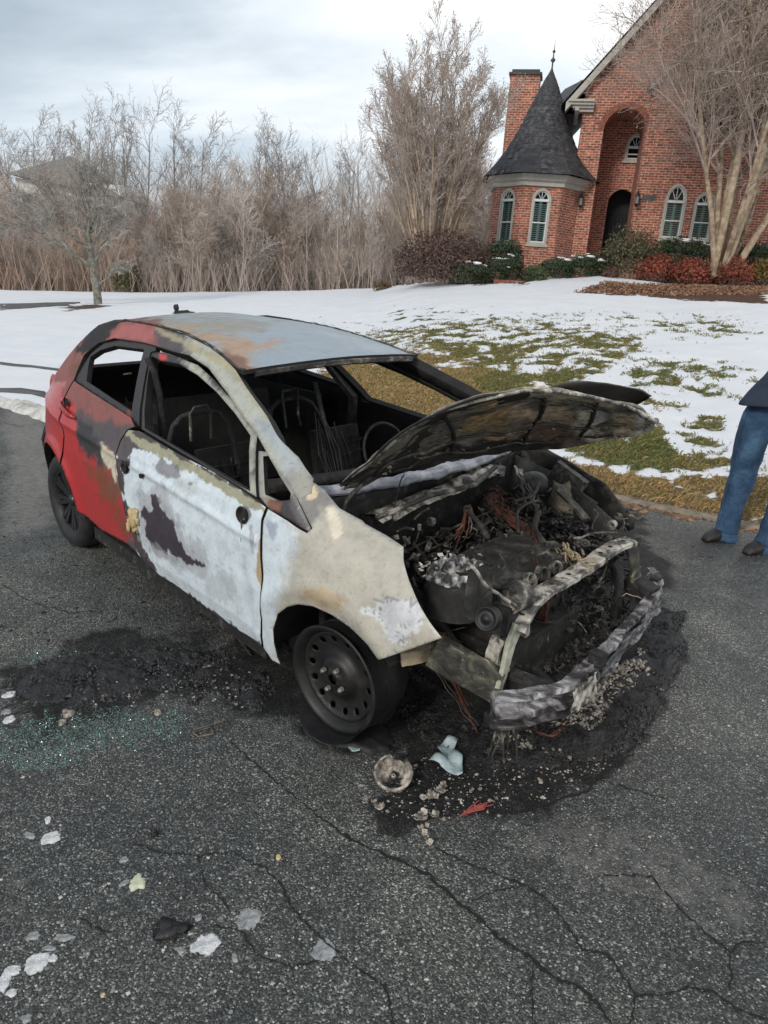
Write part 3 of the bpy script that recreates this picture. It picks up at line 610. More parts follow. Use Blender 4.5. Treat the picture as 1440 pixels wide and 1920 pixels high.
rf = MB(); dpt = 9.; P1 = (sRk-.28, zE-.22); P2 = (sA, zE+6.4*slope+.06); P3 = (sA+6.7, zE-.22)
L1 = math.dist(P1, P2)
rf.add([(P1[0],-.42,P1[1]),(P1[0],dpt,P1[1]),(P2[0],dpt,P2[1]),(P2[0],-.42,P2[1])], [(0,1,2,3)]); rf.add([(P2[0],-.42,P2[1]),(P2[0],dpt,P2[1]),(P3[0],dpt,P3[1]),(P3[0],-.42,P3[1])], [(0,1,2,3)])
rf.uv = [(0,0),(dpt,0),(dpt,L1),(0,L1)]*2
rf.build('roof', M_shing, house)
rf = MB(); k = g2z+3.4+.03; rf.add([(g2s-.2,-BO-.22,g2z-.17),(g2s-.2,.05,g2z-.17),(ap2,.05,k),(ap2,-BO-.22,k)], [(0,1,2,3)]); rf.add([(ap2,-BO-.22,k),(ap2,.05,k),(ap2+5.3,.05,g2z-1.95),(ap2+5.3,-BO-.22,g2z-1.95)], [(0,1,2,3)]); rf.uv = [(0,0),(1,0),(1,5),(0,5)]*2; rf.build('roof', M_shing, house)
# side wall of the main block, and lower side roof glimpsed behind the tower
sw = MB(); sw.add([(sL+.01,.3,-.6),(sL+.01,dpt,-.6),(sL+.01,dpt,zE+.2),(sL+.01,.3,zE+.2)], [(0,3,2,1)]); sw.uv = [(0,0),(dpt,0),(dpt,zE),(0,zE)]; sw.build('wall', M_brick, house)
bwl = MB(); bwl.add([(sL,dpt,-.6),(sA+6,dpt,-.6),(sA+6,dpt,zE),(sA,dpt,zE+6.4*slope-.2),(sL,dpt,zE)], [(0,1,2,3,4)]); bwl.add([(sA+6,0,-.6),(sA+6,dpt,-.6),(sA+6,dpt,zE),(sA+6,0,zE)],[(0,1,2,3)]); bwl.uv = [(0,0),(9,0),(9,9),(5,14),(0,9),(0,0),(9,0),(9,9),(0,9)]; bwl.build('wall', M_brick, house)
lr = MB(); y = 3.; e0 = (fs((1063,190),-y), fz((1063,190),-y)); lr.add([(e0[0]-.9,y-1.6,e0[1]-.85),(e0[0]+1.6,y-1.6,e0[1]-.85),(e0[0]+1.6,y+2,e0[1]+1.9),(e0[0]-.2,y+2,e0[1]+1.0)], [(0,1,2,3)]); lr.add([(e0[0]-.9,y-1.6,e0[1]-.85),(e0[0]-.2,y+2,e0[1]+1.0),(e0[0]-.9,y+3,e0[1]-.85)], [(0,1,2)]); lr.uv = [(0,0),(3,0),(3,4),(0,4),(0,0),(2,2),(0,4)]; lr.build('roof', M_shing, house)
gt = MB(); gt.box((sL-.25, .6, zE-.42), (.16,2.6,.14)); gt.build('gutter', M_trim, house)
# ---- round corner tower (octagon)
TO = .9; tcx = fs((1039,130),TO*.0)-.12; TR = 2.08; tcy = .75; te = fz((1010,334), 1.2); app = tcx, tcy
def octp(r, k, rot=R(22.5)+R(9)): a = -pi/2+rot+k*pi/4; return np.array([tcx+r*cos(a), tcy+r*sin(a)])
tower_w = []
for k in range(8):
    a, b = octp(TR, k-1), octp(TR, k); w = np.linalg.norm(b-a); t_ = (b-a)/w; nn = np.array([t_[1], -t_[0]]); yaw = math.atan2(t_[1], t_[0])
    fm = lambda u, v, a=a, t_=t_: (a[0]+t_[0]*u, a[1]+t_[1]*u, v)
    holes = []; spec = None
    if k in (0, 7):
        ww = .80; zb, zs_, zt_ = fz((1012,459),1.1), fz((1020,376),1.1), fz((1021,354),1.1); holes = [archpts(w/2-ww/2, w/2+ww/2, zb, zs_, zt_)]
    wall('wall', [(0,-.8),(w,-.8),(w,te),(0,te)], holes, fm, (nn[0], nn[1], 0), .24, [M_brick, M_brick], house, off=(k*1.7,0))
    if holes:
        T = lambda u, z, d, a=a, t_=t_, nn=nn: (a[0]+t_[0]*u-nn[0]*d, a[1]+t_[1]*u-nn[1]*d, z)
        window(house, w/2, ww, zb, zs_, zt_, T, label='arched tower window, %s of the two' % ('right' if k == 0 else 'left'))
ev = MB()
for (r0, z0), (r1, z1) in zip([(TR+.02,te-.32),(TR+.12,te-.3),(TR+.14,te-.16),(TR+.26,te-.1),(TR+.26,te+.0),(TR+.32,te+.04),(TR+.33,te+.13)][:-1], [(TR+.12,te-.3),(TR+.14,te-.16),(TR+.26,te-.1),(TR+.26,te+.0),(TR+.32,te+.04),(TR+.33,te+.13)]):
    for k in range(8):
        A, B = octp(r0,k-1), octp(r0,k); C_, D_ = octp(r1,k), octp(r1,k-1); ev.quad((*A,z0),(*B,z0),(*C_,z1),(*D_,z1))
ev.build('tower_cornice', M_trim, house)
apz = fz((1038,128)); tr = MB(); prof = []
for i in range(15):
    u = i/14; r = (TR+.36)*(1-u)**1.0*(1+.03*(1-u)**5)-.0+.06*u; prof.append((r*(1-.16*sin(pi*min(1,u*1.0))), te+.12+(apz-te)*u))
NS = 24; vs = []; uv = []
for i, (r, z) in enumerate(prof):
    f = 1-min(1, i/5)
    for k in range(NS+1):
        a = 2*pi*k/NS-pi/2+R(22.5)+R(9); kk = (k % 3)/3; ro = r*(cos(pi/8)/cos((kk-.5)*pi/4) if True else 1); ro = ro*f/cos(pi/8)*.99+r*(1-f) if f > 0 else r
        vs.append((tcx+ro*cos(a), tcy+ro*sin(a), z)); uv.append((a*1.6, math.hypot(z, r)*1.0 if False else i*.5))
tr.add(vs, [(i*(NS+1)+k, i*(NS+1)+k+1, (i+1)*(NS+1)+k+1, (i+1)*(NS+1)+k) for i in range(14) for k in range(NS)]); tr.uv = uv
tr.build('tower_roof', M_shing, house)
# rows of raised shingle tabs so that the cone has real relief
sg = MB(); sg.col = None
for i in range(34):
    u = (i+.5)/35; z = te+.12+(apz-te)*u; r = np.interp(z, [p[1] for p in prof], [p[0] for p in prof])+.012; nt_ = max(5, int(2*pi*r/.30))
    for k in range(nt_):
        if random.random() < .25: continue
        a = 2*pi*(k+.5*(i%2)+random.uniform(-.1,.1))/nt_; hw = pi/nt_*.92; dz = (apz-te)/35; r2 = np.interp(z+dz, [p[1] for p in prof], [p[0] for p in prof])+.006
        rr = r*1.0+.012*random.random()
        sg.add([(tcx+rr*cos(a-hw), tcy+rr*sin(a-hw), z),(tcx+rr*cos(a+hw), tcy+rr*sin(a+hw), z),(tcx+r2*cos(a+hw), tcy+r2*sin(a+hw), z+dz),(tcx+r2*cos(a-hw), tcy+r2*sin(a-hw), z+dz)], [(0,1,2,3)])
sg.build('shingles', simple('shingle_tab', [(.3,(.022,.023,.027)),(.5,(.05,.05,.056)),(.7,(.12,.12,.125))], 5.5, .8, bs=.5, detail=3), house)
fn = MB(); fn.lathe([(.0,apz+.12),(.17,apz-.25),(.10,apz+.0),(.035,apz+.2),(.03,apz+.4),(.11,apz+.5),(.03,apz+.6),(.02,apz+.75),(.07,apz+.82),(.015,apz+.9),(.0,apz+1.35)], 10)
for v in range(len(fn.v)): x, y, z = fn.v[v]; fn.v[v] = (x+tcx, y+tcy, z)
fn.build('finial', simple('dark_copper', [(.3,(.03,.03,.028)),(.7,(.08,.075,.06))], 5, .5, bs=.1), house, True)
# chimney behind the tower
cyd = 3.6; c0_, c1_ = fs((948,230),-cyd), fs((1012,175),-cyd-.3); ctz = fz((985,140),-cyd)
ch = MB(); wx = c1_-c0_
ch.add([(c0_,cyd,-.6),(c0_+wx*.97,cyd,-.6),(c0_+wx*.97,cyd+.9,-.6),(c0_,cyd+.9,-.6),(c0_,cyd,ctz),(c0_+wx*.97,cyd,ctz),(c0_+wx*.97,cyd+.9,ctz),(c0_,cyd+.9,ctz)], [(0,1,5,4),(1,2,6,5),(2,3,7,6),(3,0,4,7)]); ch.uv = [(0,0),(wx,0),(wx+.9,0),(-.9,0),(0,ctz),(wx,ctz),(wx+.9,ctz),(-.9,ctz)]
chn = ch.build('chimney', M_brick, house)
cp = MB(); cp.box((c0_+wx*.485, cyd+.45, ctz+.04), (wx+.1,1.1,.10)); cp.box((c0_+wx*.485, cyd+.45, ctz+.16), (wx*.9,.85,.14)); cp.build('chimney_cap', M_blk, chn)
# lanterns and the number plaque
def lantern(s, z, y):
    m = MB(); m.lathe([(0,z+.30),(.03,z+.26),(.11,z+.14),(.12,z+.11),(.10,z+.11)], 8); m.lathe([(.09,z-.18),(.11,z-.19),(.05,z-.25),(0,z-.30)], 8)
    for g in range(6): a = g*pi/3; m.tube([(.10*cos(a),.10*sin(a),z+.12),(.085*cos(a),.085*sin(a),z-.19)], .012, 4)
    m.v = [(x+s, yy+y-.22, zz_) for x, yy, zz_ in m.v]; m.tube([(s,y-.22,z+.28),(s,y-.2,z+.40),(s,y-.06,z+.36),(s,y,z+.2)], .018, 5); m.box((s,y-.015,z+.12), (.1,.03,.34)); l = m.build('lantern', M_blk, house)
    g = MB(); g.lathe([(.075,z-.17),(.088,z+.11)], 8); g.v = [(x+s, yy+y-.22, q) for x, yy, q in g.v]; g.build('lantern_glass', simple('lantern_glass_mat', [(.3,(.25,.24,.22)),(.7,(.4,.38,.34))], 5, .2, bs=0), l)
lantern(fs((1089,378)), fz((1089,378)), 0); lantern(fs((1194,375),BO), fz((1194,375),BO), -BO)
ps, pz = fs((1217,371),BO), fz((1217,371),BO); pq = MB(); pq.box((ps,-BO-.015,pz), (.55,.03,.2)); pl_ = pq.build('number_plaque', simple('slate_plaque', [(.3,(.05,.055,.06)),(.7,(.10,.11,.12))], 5, .6, bs=0), house)
# house far behind the trees at left
fh = empty('far_house', tuple(atY((75,400), 52)), 'pale house with a broad grey-brown roof, half hidden behind the trees', 'house')
M_fr = simple('far_roof', [(.3,(.15,.14,.13)),(.7,(.21,.19,.17))], 2, .9, bs=0); M_fw = simple('far_wall', [(.3,(.62,.62,.60)),(.7,(.72,.72,.70))], 1, .8, bs=0)
f0 = atY((75,400), 52); qa = atY((12,325), 52)-f0; qb = atY((72,279), 52)-f0; qc = atY((225,352), 52)-f0; qd = atY((122,287), 54)-f0
m = MB(); m.add([(qa[0],0,qa[2]),(qa[0],7,qa[2]),(qb[0],4,qb[2]),(qb[0]+.6,3,qb[2]),(qd[0],3,qd[2]),(qc[0],0,qc[2]-.6),(qc[0],7,qc[2]-.6)], [(0,3,2,1),(0,5,4,3),(5,6,4)]); m.build('roof', M_fr, fh)
m = MB(); m.box(((qa[0]+qc[0])/2, 3.6, qa[2]-2.7), (qc[0]-qa[0]-.5, 6, 5.0)); m.build('wall', M_fw, fh)
for x in (-1., .8, 2.6):
    m = MB(); m.box((qa[0]+2+x, .58, qa[2]-1.7), (.7,.06,1.0)); m.build('window', M_room, fh)
# ============================================================ VEGETATION
def bark(name, a, b, scale=9, rough=.85): return simple(name, [(.32,a),(.68,b)], scale, rough, bs=.5, bd=.01)
M_bk_grey = bark('bark_grey_green', (.055,.05,.045), (.30,.30,.25), 7); M_bk_tan = simple('bark_tan', [(.30,(.13,.09,.06)),(.45,(.30,.22,.15)),(.58,(.42,.33,.23)),(.72,(.52,.44,.34))], 3.2, .8, bs=.7, bd=.02, dist=1.2)
M_tw_red = bark('twig_reddish', (.27,.205,.17), (.52,.43,.37), 3); M_tw_tan = bark('twig_tan', (.32,.24,.18), (.56,.44,.34), 3); M_tw_grey = bark('twig_grey', (.20,.185,.17), (.44,.415,.38), 3)
M_bk_far = bark('bark_far', (.15,.13,.12), (.32,.28,.255), 2)
class Tree:
    def __init__(s, seed): s.r = random.Random(seed); s.seg = []     # (polyline, radii, level)
    def grow(s, p, d, ln, r, lev, maxlev, P):
        rr = s.r; n = P['nseg'][min(lev, len(P['nseg'])-1)]; pts = [p]; rad = [r]; d = Vector(d).normalized(); p = Vector(p); wob = P['wob'][min(lev, len(P['wob'])-1)]; up = P['up'][min(lev, len(P['up'])-1)]
        for i in range(n):
            d = (d+Vector((rr.gauss(0,wob), rr.gauss(0,wob), rr.gauss(0,wob)+up))).normalized(); p = p+d*(ln/n); pts.append(tuple(p)); rad.append(r*(1-(1-P['tip'])*(i+1)/n))
            if lev < maxlev:
                k = P['kids'][min(lev, len(P['kids'])-1)]
                if (i+1)/n > P['start'][min(lev, len(P['start'])-1)]:
                    for _ in range(int(k)+(1 if rr.random() < k-int(k) else 0)):
                        ax = Vector((rr.gauss(0,1), rr.gauss(0,1), rr.gauss(0,1))).cross(d).normalized(); ang = R(rr.uniform(*P['ang'][min(lev, len(P['ang'])-1)]))
                        nd = d*cos(ang)+ax*sin(ang); sl_ = ln*rr.uniform(*P['len'][min(lev, len(P['len'])-1)])*(1-.45*(i+1)/n)
                        s.grow(tuple(p), nd, sl_, rad[-1]*P['rk'], lev+1, maxlev, P)
        s.seg.append((pts, rad, lev))
    def mesh(s, cond, mb, sides=None, rmin=.004):
        for pts, rad, lev in s.seg:
            if cond(lev): mb.tube(pts, [max(r, rmin) for r in rad], (7,5,4,3,3,3)[lev] if sides is None else sides[min(lev,len(sides)-1)], cap=False)
def put_tree(name, tr, loc, mt, mc, label, cat, group=None, split=1, rmin=.004, sides=None, pods=None):
    e = empty(name, loc, label, cat, group); a = MB(); tr.mesh(lambda l: l < split, a, sides); a.build('trunk', mt, e, True)
    b = MB(); tr.mesh(lambda l: l >= split, b, sides, rmin); b.build('crown', mc, e)
    if pods:
        c = MB(); rr = tr.r
        for pts, rad, lev in tr.seg:
            if lev >= pods[0] and rr.random() < pods[1]:
                for _ in range(rr.randint(2,5)):
                    p = np.array(pts[-1])+np.array([rr.gauss(0,.07) for _ in range(3)]); k = rr.uniform(.012,.026); c.add([p+(k,0,0),p+(-k,0,k*.3),p+(0,k,-k*.2),p+(0,0,k*1.3)], [(0,2,3),(1,3,2),(0,3,1),(0,1,2)])
        c.build('seed_pods', pods[2], e)
    return e
# lone grey tree in a mulch ring on the left
loc = ongT((183,571)); tr = Tree(11); Hs = loc[1]/F
h_ = lambda px: px*Hs*(1.0 if px < 119 and px not in (80,110) else .80)
base = Vector((0,0,-.1))
Pm = dict(nseg=[5,6,5,4,3,2], wob=[.06,.10,.13,.15,.18,.2], up=[.0,-.01,.0,.0,0,0], tip=.35, kids=[0,1.7,1.7,1.6,1.4,1], start=[.9,.22,.15,.1,.1,.1], ang=[(20,40),(22,48),(22,50),(25,55),(25,60),(20,60)], len=[(.5,.8),(.45,.75),(.45,.75),(.4,.75),(.4,.7),(.4,.7)], rk=.62)
tk = [(.02,0,0),(0,0,h_(30)),(-.06,0,h_(62)),(-.16,0.02,h_(92)),(-.22,.02,h_(118))]; tr.seg.append((tk, [.17,.145,.135,.115,.09], 0))
for st, d, ln, r in ((2,(-.95,-.1,.62),h_(185),.085),(2,(.45,.2,.85),h_(130),.085),(3,(-.35,.3,.85),h_(175),.075),(4,(.15,-.2,1),h_(150),.07),(4,(-.75,.3,.75),h_(170),.06),(4,(.6,.1,.6),h_(120),.05),(1,(.75,.1,.6),h_(80),.045),(4,(.35,.3,.9),h_(130),.06),(3,(-.7,-.3,.7),h_(130),.06),(3,(.5,-.35,.75),h_(110),.055)): tr.grow(tk[st], d, ln, r, 1, 4, Pm)
put_tree('bare_tree', tr, tuple(loc), M_bk_grey, M_tw_grey, 'spreading bare tree with grey-green bark standing alone in the left lawn', 'tree', split=2, rmin=.0075)
# vase-shaped crape myrtle left of the tower
loc = atY((806,520), 30.5); tr = Tree(5); sc = 30.5/F
Pv = dict(nseg=[8,6,5,4,3], wob=[.045,.09,.11,.14,.18], up=[.055,.05,.05,.05,.05], tip=.3, kids=[1.3,1.7,1.7,1.2], start=[.30,.1,.1,.1], ang=[(14,34),(14,38),(16,42),(20,50)], len=[(.28,.44),(.42,.72),(.42,.75),(.5,.8)], rk=.55)
rr = random.Random(3)
for k in range(25):
    a = k*2.4+rr.uniform(-.3,.3); sp_ = .37*math.sqrt((k+.5)/25)*rr.uniform(.85,1.1); x = 1.35*sp_*cos(a)
    hgt = (1-.85*sp_)*366*sc*rr.uniform(.84,.97)
    tr.grow((x, 1.2*sp_*sin(a), 0), (x*.30+sp_*cos(a)*.88-.085, sp_*sin(a), 1), hgt, rr.uniform(.045,.085), 0, 3, Pv)
print('myrtle segs', len(tr.seg))
put_tree('crape_myrtle', tr, tuple(loc), M_bk_tan, M_tw_red, 'tall vase-shaped crape myrtle with many upright stems left of the tower', 'tree', split=1, rmin=.006, sides=(6,4,3,3,3), pods=(2,.22,M_tw_grey))
# big crape myrtle in front of the house at right
loc = atY((1350,515), 27.0); sc = 27.0/F; tr = Tree(23); rr = random.Random(8)
Pr = dict(nseg=[9,7,5,4,3], wob=[.05,.10,.13,.15,.2], up=[.03,.03,.03,.02,.02], tip=.3, kids=[2.0,2.5,2.3,1.3], start=[.30,.1,.1,.1], ang=[(18,52),(18,50),(20,50),(20,55)], len=[(.32,.56),(.42,.75),(.42,.75),(.5,.8)], rk=.55)
stems = [(-.32,(-.10,0,1),600,.15),(-.16,(-.02,.1,1),640,.14),(0,(.10,-.1,1),640,.15),(.14,(.22,.1,1),600,.13),(.3,(.42,0,1),560,.13),(-.05,(-.22,.25,1),560,.11),(.1,(.02,.35,1),560,.11),(-.2,(-.34,-.1,1),540,.10),(.25,(.3,.4,1),520,.10),(0,(-.12,-.35,1),500,.09),(.2,(.6,.15,1),480,.09)]
for x, d, hp, r in stems: tr.grow((x, rr.uniform(-.2,.2), -.1), d, hp*sc*.92, r, 0, 3, Pr)
print('myrtle2 segs', len(tr.seg))
put_tree('crape_myrtle', tr, tuple(loc), M_bk_tan, M_tw_red, 'big crape myrtle with smooth tan trunks in front of the brick gable', 'tree', split=1, rmin=.006, sides=(8,5,3,3,3), pods=(2,.16,M_tw_tan))
# ---- the wood beyond the lawn
def ray_az(px): d = ray((px, 545)); return d[0]/d[1]
def far_proto(seed, H, kids, spread, lean=0):
    t = Tree(seed); P = dict(nseg=[10,7,5,3], wob=[.04,.12,.15,.18], up=[.02,.06,.05,.04], tip=.18, kids=kids, start=[.38,.15,.1,.1], ang=[spread,(22,52),(22,55),(20,50)], len=[(.30,.55),(.36,.6),(.35,.6),(.5,.8)], rk=.55)
    t.grow((0,0,-.5), (lean,0,1), H, H*.0115, 0, 3, P); return t
protos = []
for i, (seed, kids, spread) in enumerate(((1,[2.2,1.5,.9],(22,48)),(2,[1.9,1.5,.9],(15,34)),(3,[2.5,1.5,.9],(28,62)),(4,[1.7,1.4,.9],(12,30)),(5,[2.3,1.6,.9],(22,52)))):
    t = far_proto(seed, 14, kids, spread); b = MB(); t.mesh(lambda l: True, b, (5,4,3,3), .011); o = b.build('woodland_tree', M_bk_far); me = o.data; bpy.data.objects.remove(o); protos.append(me)
TALL = [ # px of the top, py of the top, px of base, distance, proto, label
 (65,205,70,62,0,'broad-topped bare tree rising behind the roof of the far house'),(10,250,5,60,4,'bare tree at the far left edge of the wood'),(112,240,118,66,3,'slim bare tree just right of the far roof ridge'),(150,205,168,58,1,'tall forked bare tree above the lone lawn tree'),(205,195,222,56,3,'tallest slender bare tree in the left of the wood'),(232,215,236,60,3,'thin straight bare tree beside the tallest slender one'),
 (262,190,270,55,2,'rounded many-branched bare tree, highest crown left of the gap in the wood'),(310,215,325,57,1,'upright bare tree right of the rounded crown'),(382,220,372,56,0,'leaning bare tree on the left side of the open gap'),(345,260,350,62,4,None),(180,240,186,64,1,None),(135,255,140,60,0,None),(90,250,95,60,1,None),(38,250,40,62,4,None),
 (472,240,480,56,1,'first tall bare tree right of the open gap in the wood'),(498,238,500,58,3,'slender bare tree in the cluster right of the gap'),(520,255,512,60,1,None),(545,255,535,58,0,'bare tree with a fanned crown in the middle of the wood'),(605,275,610,60,4,'bare tree between the fanned one and the crape myrtle'),(640,255,645,60,2,'bare tree close beside the crape myrtle'),(570,300,570,62,4,None),(430,300,430,64,4,None),(400,290,405,66,1,None),(660,270,680,64,0,None),(455,300,450,66,2,None),(625,300,628,66,1,None),
 (700,300,705,60,1,None),(880,330,885,60,4,None),(900,345,905,56,2,None),(860,350,865,62,0,None),(740,320,742,62,1,None),(840,330,842,60,0,None)]
rr = random.Random(4)
for k in range(34):
    px = rr.uniform(-60, 930); TALL.append((px, rr.uniform(345, 405), px+rr.uniform(-8,8), rr.uniform(44,56), rr.randrange(5), None))
first = None
for (px, py, bx, Y, pi_, lab) in TALL:
    az = ray_az(bx); x = az*Y; z = float(terr(np.array([x]), np.array([Y]))[0]); top = atY((px, py), Y); Hh = top[2]-z
    o = link('woodland_tree', protos[pi_]); o.location = (x, Y, z); s = Hh/15.6; o.scale = (s*.95, s*.95, s); o.rotation_euler = (0, math.atan2(top[0]-x, Hh)*.9, rr.uniform(0,6.28) if abs(top[0]-x) < .3 else 0)
    tag(o, lab or 'bare grey-brown tree standing among the others in the wood behind the lawn', 'tree', 'bare trees of the wood behind the lawn')
# pale, straight birch-like trunks that show against the brush
M_pale = bark('bark_pale', (.32,.28,.23), (.55,.50,.43), 3)
bt = Tree(77); Pb = dict(nseg=[8,5,3], wob=[.03,.1,.14], up=[.02,.08,.05], tip=.25, kids=[1.2,1.2], start=[.3,.2], ang=[(18,40),(20,45)], len=[(.2,.34),(.4,.6)], rk=.45)
bt.grow((0,0,-.3), (0,0,1), 6, .055, 0, 2, Pb); b = MB(); bt.mesh(lambda l: True, b, (5,3,3), .010); o = b.build('pale_tree', M_pale); pm = o.data; bpy.data.objects.remove(o)
for i, (px, py, Y) in enumerate(((385,400,41),(300,430,42),(575,400,40),(632,360,39),(650,350,40),(598,370,41),(45,440,40),(95,470,41),(470,420,42),(690,370,39),(250,430,42),(530,440,42))):
    az = ray_az(px); x = az*Y; z = float(terr(np.array([x]), np.array([Y]))[0]); Hh = atY((px,py),Y)[2]-z; o = link('pale_tree', pm); o.location = (x,Y,z); o.scale = (Hh/6,)*3; o.rotation_euler = (0,0,i*1.3)
    tag(o, 'slim pale-barked sapling standing at the front of the wood', 'tree', 'pale saplings along the wood edge')
def mesh_np(name, V, Fq, mat, cols=None, parent=None):
    me = bpy.data.meshes.new(name); me.vertices.add(len(V)); me.vertices.foreach_set('co', V.ravel()); k = Fq.shape[1]; me.loops.add(Fq.size); me.loops.foreach_set('vertex_index', Fq.ravel().astype(np.int32)); me.polygons.add(len(Fq)); me.polygons.foreach_set('loop_start', np.arange(0, Fq.size, k, dtype=np.int32)); me.update(calc_edges=True)
    if cols is not None: setcol(me, cols)
    me.materials.append(mat); return link(name, me, parent)
def brush(n, px0, px1, Yr, hr, colA, colB, seed, name, label, wid=(.005,.020), tw=11):
    g = np.random.default_rng(seed); az0, az1 = ray_az(px0), ray_az(px1); Y = g.uniform(*Yr, n); x = (az0+(az1-az0)*g.random(n))*Y; z = terr(x, Y)-.1
    patch = n1d(np.stack([x, Y*.4, 0*x], 1), .22, seed)*.5+.5+.12*g.normal(size=n); h = hr[0]+(hr[1]-hr[0])*np.clip(patch*.75+g.random(n)*.35, 0, 1.15)
    V = []; Q = []; C = []; k = 0; base = np.stack([x, Y, z], 1)
    lean = g.normal(0,.26,(n,2)); mid = base+np.stack([lean[:,0]*h*.5+g.normal(0,.09,n)*h, lean[:,1]*h*.5+g.normal(0,.09,n)*h, h*g.uniform(.4,.65,n)], 1); top = base+np.stack([lean[:,0]*h*1.2+g.normal(0,.1,n), lean[:,1]*h, h], 1); w = g.uniform(*wid, n)
    col = np.array(colA)+(np.array(colB)-np.array(colA))*np.clip(n1d(base, .35, seed+1)*.9+.5+.25*g.normal(size=n), 0, 1)[:,None]; col *= g.uniform(.75,1.35,(n,1))
    def strip(a, b, wa, wb, c):
        ang = g.uniform(0, pi, len(a)); s1 = np.stack([np.cos(ang), np.sin(ang), 0*ang], 1); out = []
        for s in (s1, np.stack([-s1[:,1], s1[:,0], 0*ang], 1)): out.append(np.stack([a-s*wa[:,None], a+s*wa[:,None], b+s*wb[:,None], b-s*wb[:,None]], 1).reshape(-1,3))
        V.append(np.vstack(out)); C.append(np.vstack([np.repeat(c,4,0)]*2))
    strip(base, mid, w, w*.8, col); strip(mid, top, w*.8, w*.3, col)
    for _ in range(tw):
        t = g.uniform(.2, 1, n)[:,None]; a = np.where(t < .55, base+(mid-base)*t/.55, mid+(top-mid)*(t-.55)/.45); L_ = h*g.uniform(.08,.26,n); ang = g.uniform(0,2*pi,n); b_ = a+np.stack([np.cos(ang)*L_*.55, np.sin(ang)*L_*.55, L_*g.uniform(.3,1.1,n)], 1); strip(a, b_, w*.38, w*.18, col*g.uniform(.9,1.3,(n,1)))
    V = np.vstack(V); Fq = np.arange(len(V)).reshape(-1,4); o = mesh_np(name, V, Fq, M_brush, np.vstack(C)); tag(o, label, 'undergrowth', kind='stuff'); return o
M_brush = attrmat('brush', .9, 3, .15, 0)
brush(2300, -160, 960, (40,60), (2.6,7.4), (.35,.29,.255), (.55,.475,.425), 1, 'woodland_brush', 'brown leafless brush filling the wood behind the lawn')
brush(700, -160, 230, (37.5,44), (1.6,4.2), (.36,.26,.20), (.54,.42,.335), 2, 'red_brush', 'rusty brown thicket at the left edge of the wood', tw=8)
brush(900, 230, 930, (37,43), (.8,2.6), (.33,.265,.23), (.53,.455,.40), 3, 'low_brush', 'low tangled brush along the foot of the wood', tw=9)
brush(700, -160, 960, (60,80), (7,10.5), (.36,.31,.29), (.54,.49,.46), 4, 'far_brush', 'hazy grey-brown trees farther back in the wood', wid=(.014,.04), tw=12)
# thicket of young branching trees, merged: nobody could count it
def thicket():
    g = np.random.default_rng(31); Vs = []; Fs = []; Cs = []; off = 0; pr = []
    for sd in range(6):
        t = Tree(100+sd); P = dict(nseg=[7,6,4,3], wob=[.07,.13,.16,.2], up=[.02,.05,.03,.02], tip=.25, kids=[2.2,2.0,1.5], start=[.15,.12,.1], ang=[(18,52),(20,52),(20,55)], len=[(.30,.55),(.4,.7),(.45,.8)], rk=.55)
        t.grow((0,0,-.2), (t.r.gauss(0,.1),0,1), 5, .05, 0, 3, P); b = MB(); t.mesh(lambda l: True, b, (4,3,3,3), .008); V = np.array(b.v); Q = np.array([f for f in b.f if len(f) == 4]); pr.append((V, Q))
    for k in range(400):
        V, Q = pr[g.integers(6)]; px = g.uniform(-160, 960); Y = g.uniform(38.5, 58); az = ray_az(px); x = az*Y; z = float(terr(np.array([x]), np.array([Y]))[0]); s = g.uniform(.55,1.15)*(1+.25*NZ.noise(Vector((x*.15,0,0)))*2); s = max(.45, min(s, 1.45))*(1 if Y > 43 else .72)
        Vr = (V*np.array([s*1.15,s*1.15,s]))@rz(g.uniform(0,6.28)).T+np.array([x,Y,z]); Vs.append(Vr); Fs.append(Q+off); off += len(V)
        c = np.array([(.39,.33,.29),(.47,.42,.385),(.36,.305,.27),(.45,.36,.29)][g.integers(4)])*g.uniform(.7,1.35); Cs.append(np.tile(c, (len(V),1)))
    tag(mesh_np('thicket', np.vstack(Vs), np.vstack(Fs), M_brush, np.vstack(Cs)), 'tangle of young bare trees that fills the wood behind the lawn', 'undergrowth', kind='stuff')
thicket()
# leaf litter on the mulch beds
def litter():
    g = np.random.default_rng(12); n = 26000; q = np.stack([g.uniform(1060,1560,n), g.uniform(524,572,n)],1); k = sdf_poly(q, MULCH[0][0]+[]) > -3; q = q[k]; pts = []
    for a in q[:9000]:
        d = ray(a); P = None
        Y = g.uniform(21, 28); az = d[0]/d[1]; x = az*Y; pts.append((x, Y))
    pts = np.array(pts); z = lawn_z(pts[:,0], pts[:,1]); P = np.stack([pts[:,0], pts[:,1], z], 1); pq = px_of(P); P = P[(sdf_poly(pq, MULCH[0][0]) > -1)]; n = len(P)
    a = g.normal(size=(n,3)); a[:,2] *= .4; a /= np.linalg.norm(a,axis=1)[:,None]; b = np.cross(a, g.normal(size=(n,3))); b /= np.linalg.norm(b,axis=1)[:,None]; s = g.uniform(.02,.05,(n,1)); V = np.stack([P-a*s+(0,0,.02), P+b*s*.6+(0,0,.03), P+a*s+(0,0,.02), P-b*s*.6+(0,0,.01)],1).reshape(-1,3)
    col = np.array([.10,.05,.03])+g.random((n,1))*np.array([.26,.15,.08]); tag(mesh_np('leaf_litter', V, np.arange(len(V)).reshape(-1,4), M_leaf, np.repeat(col,4,0)), 'brown leaf litter on the mulch bed', 'litter', kind='stuff')
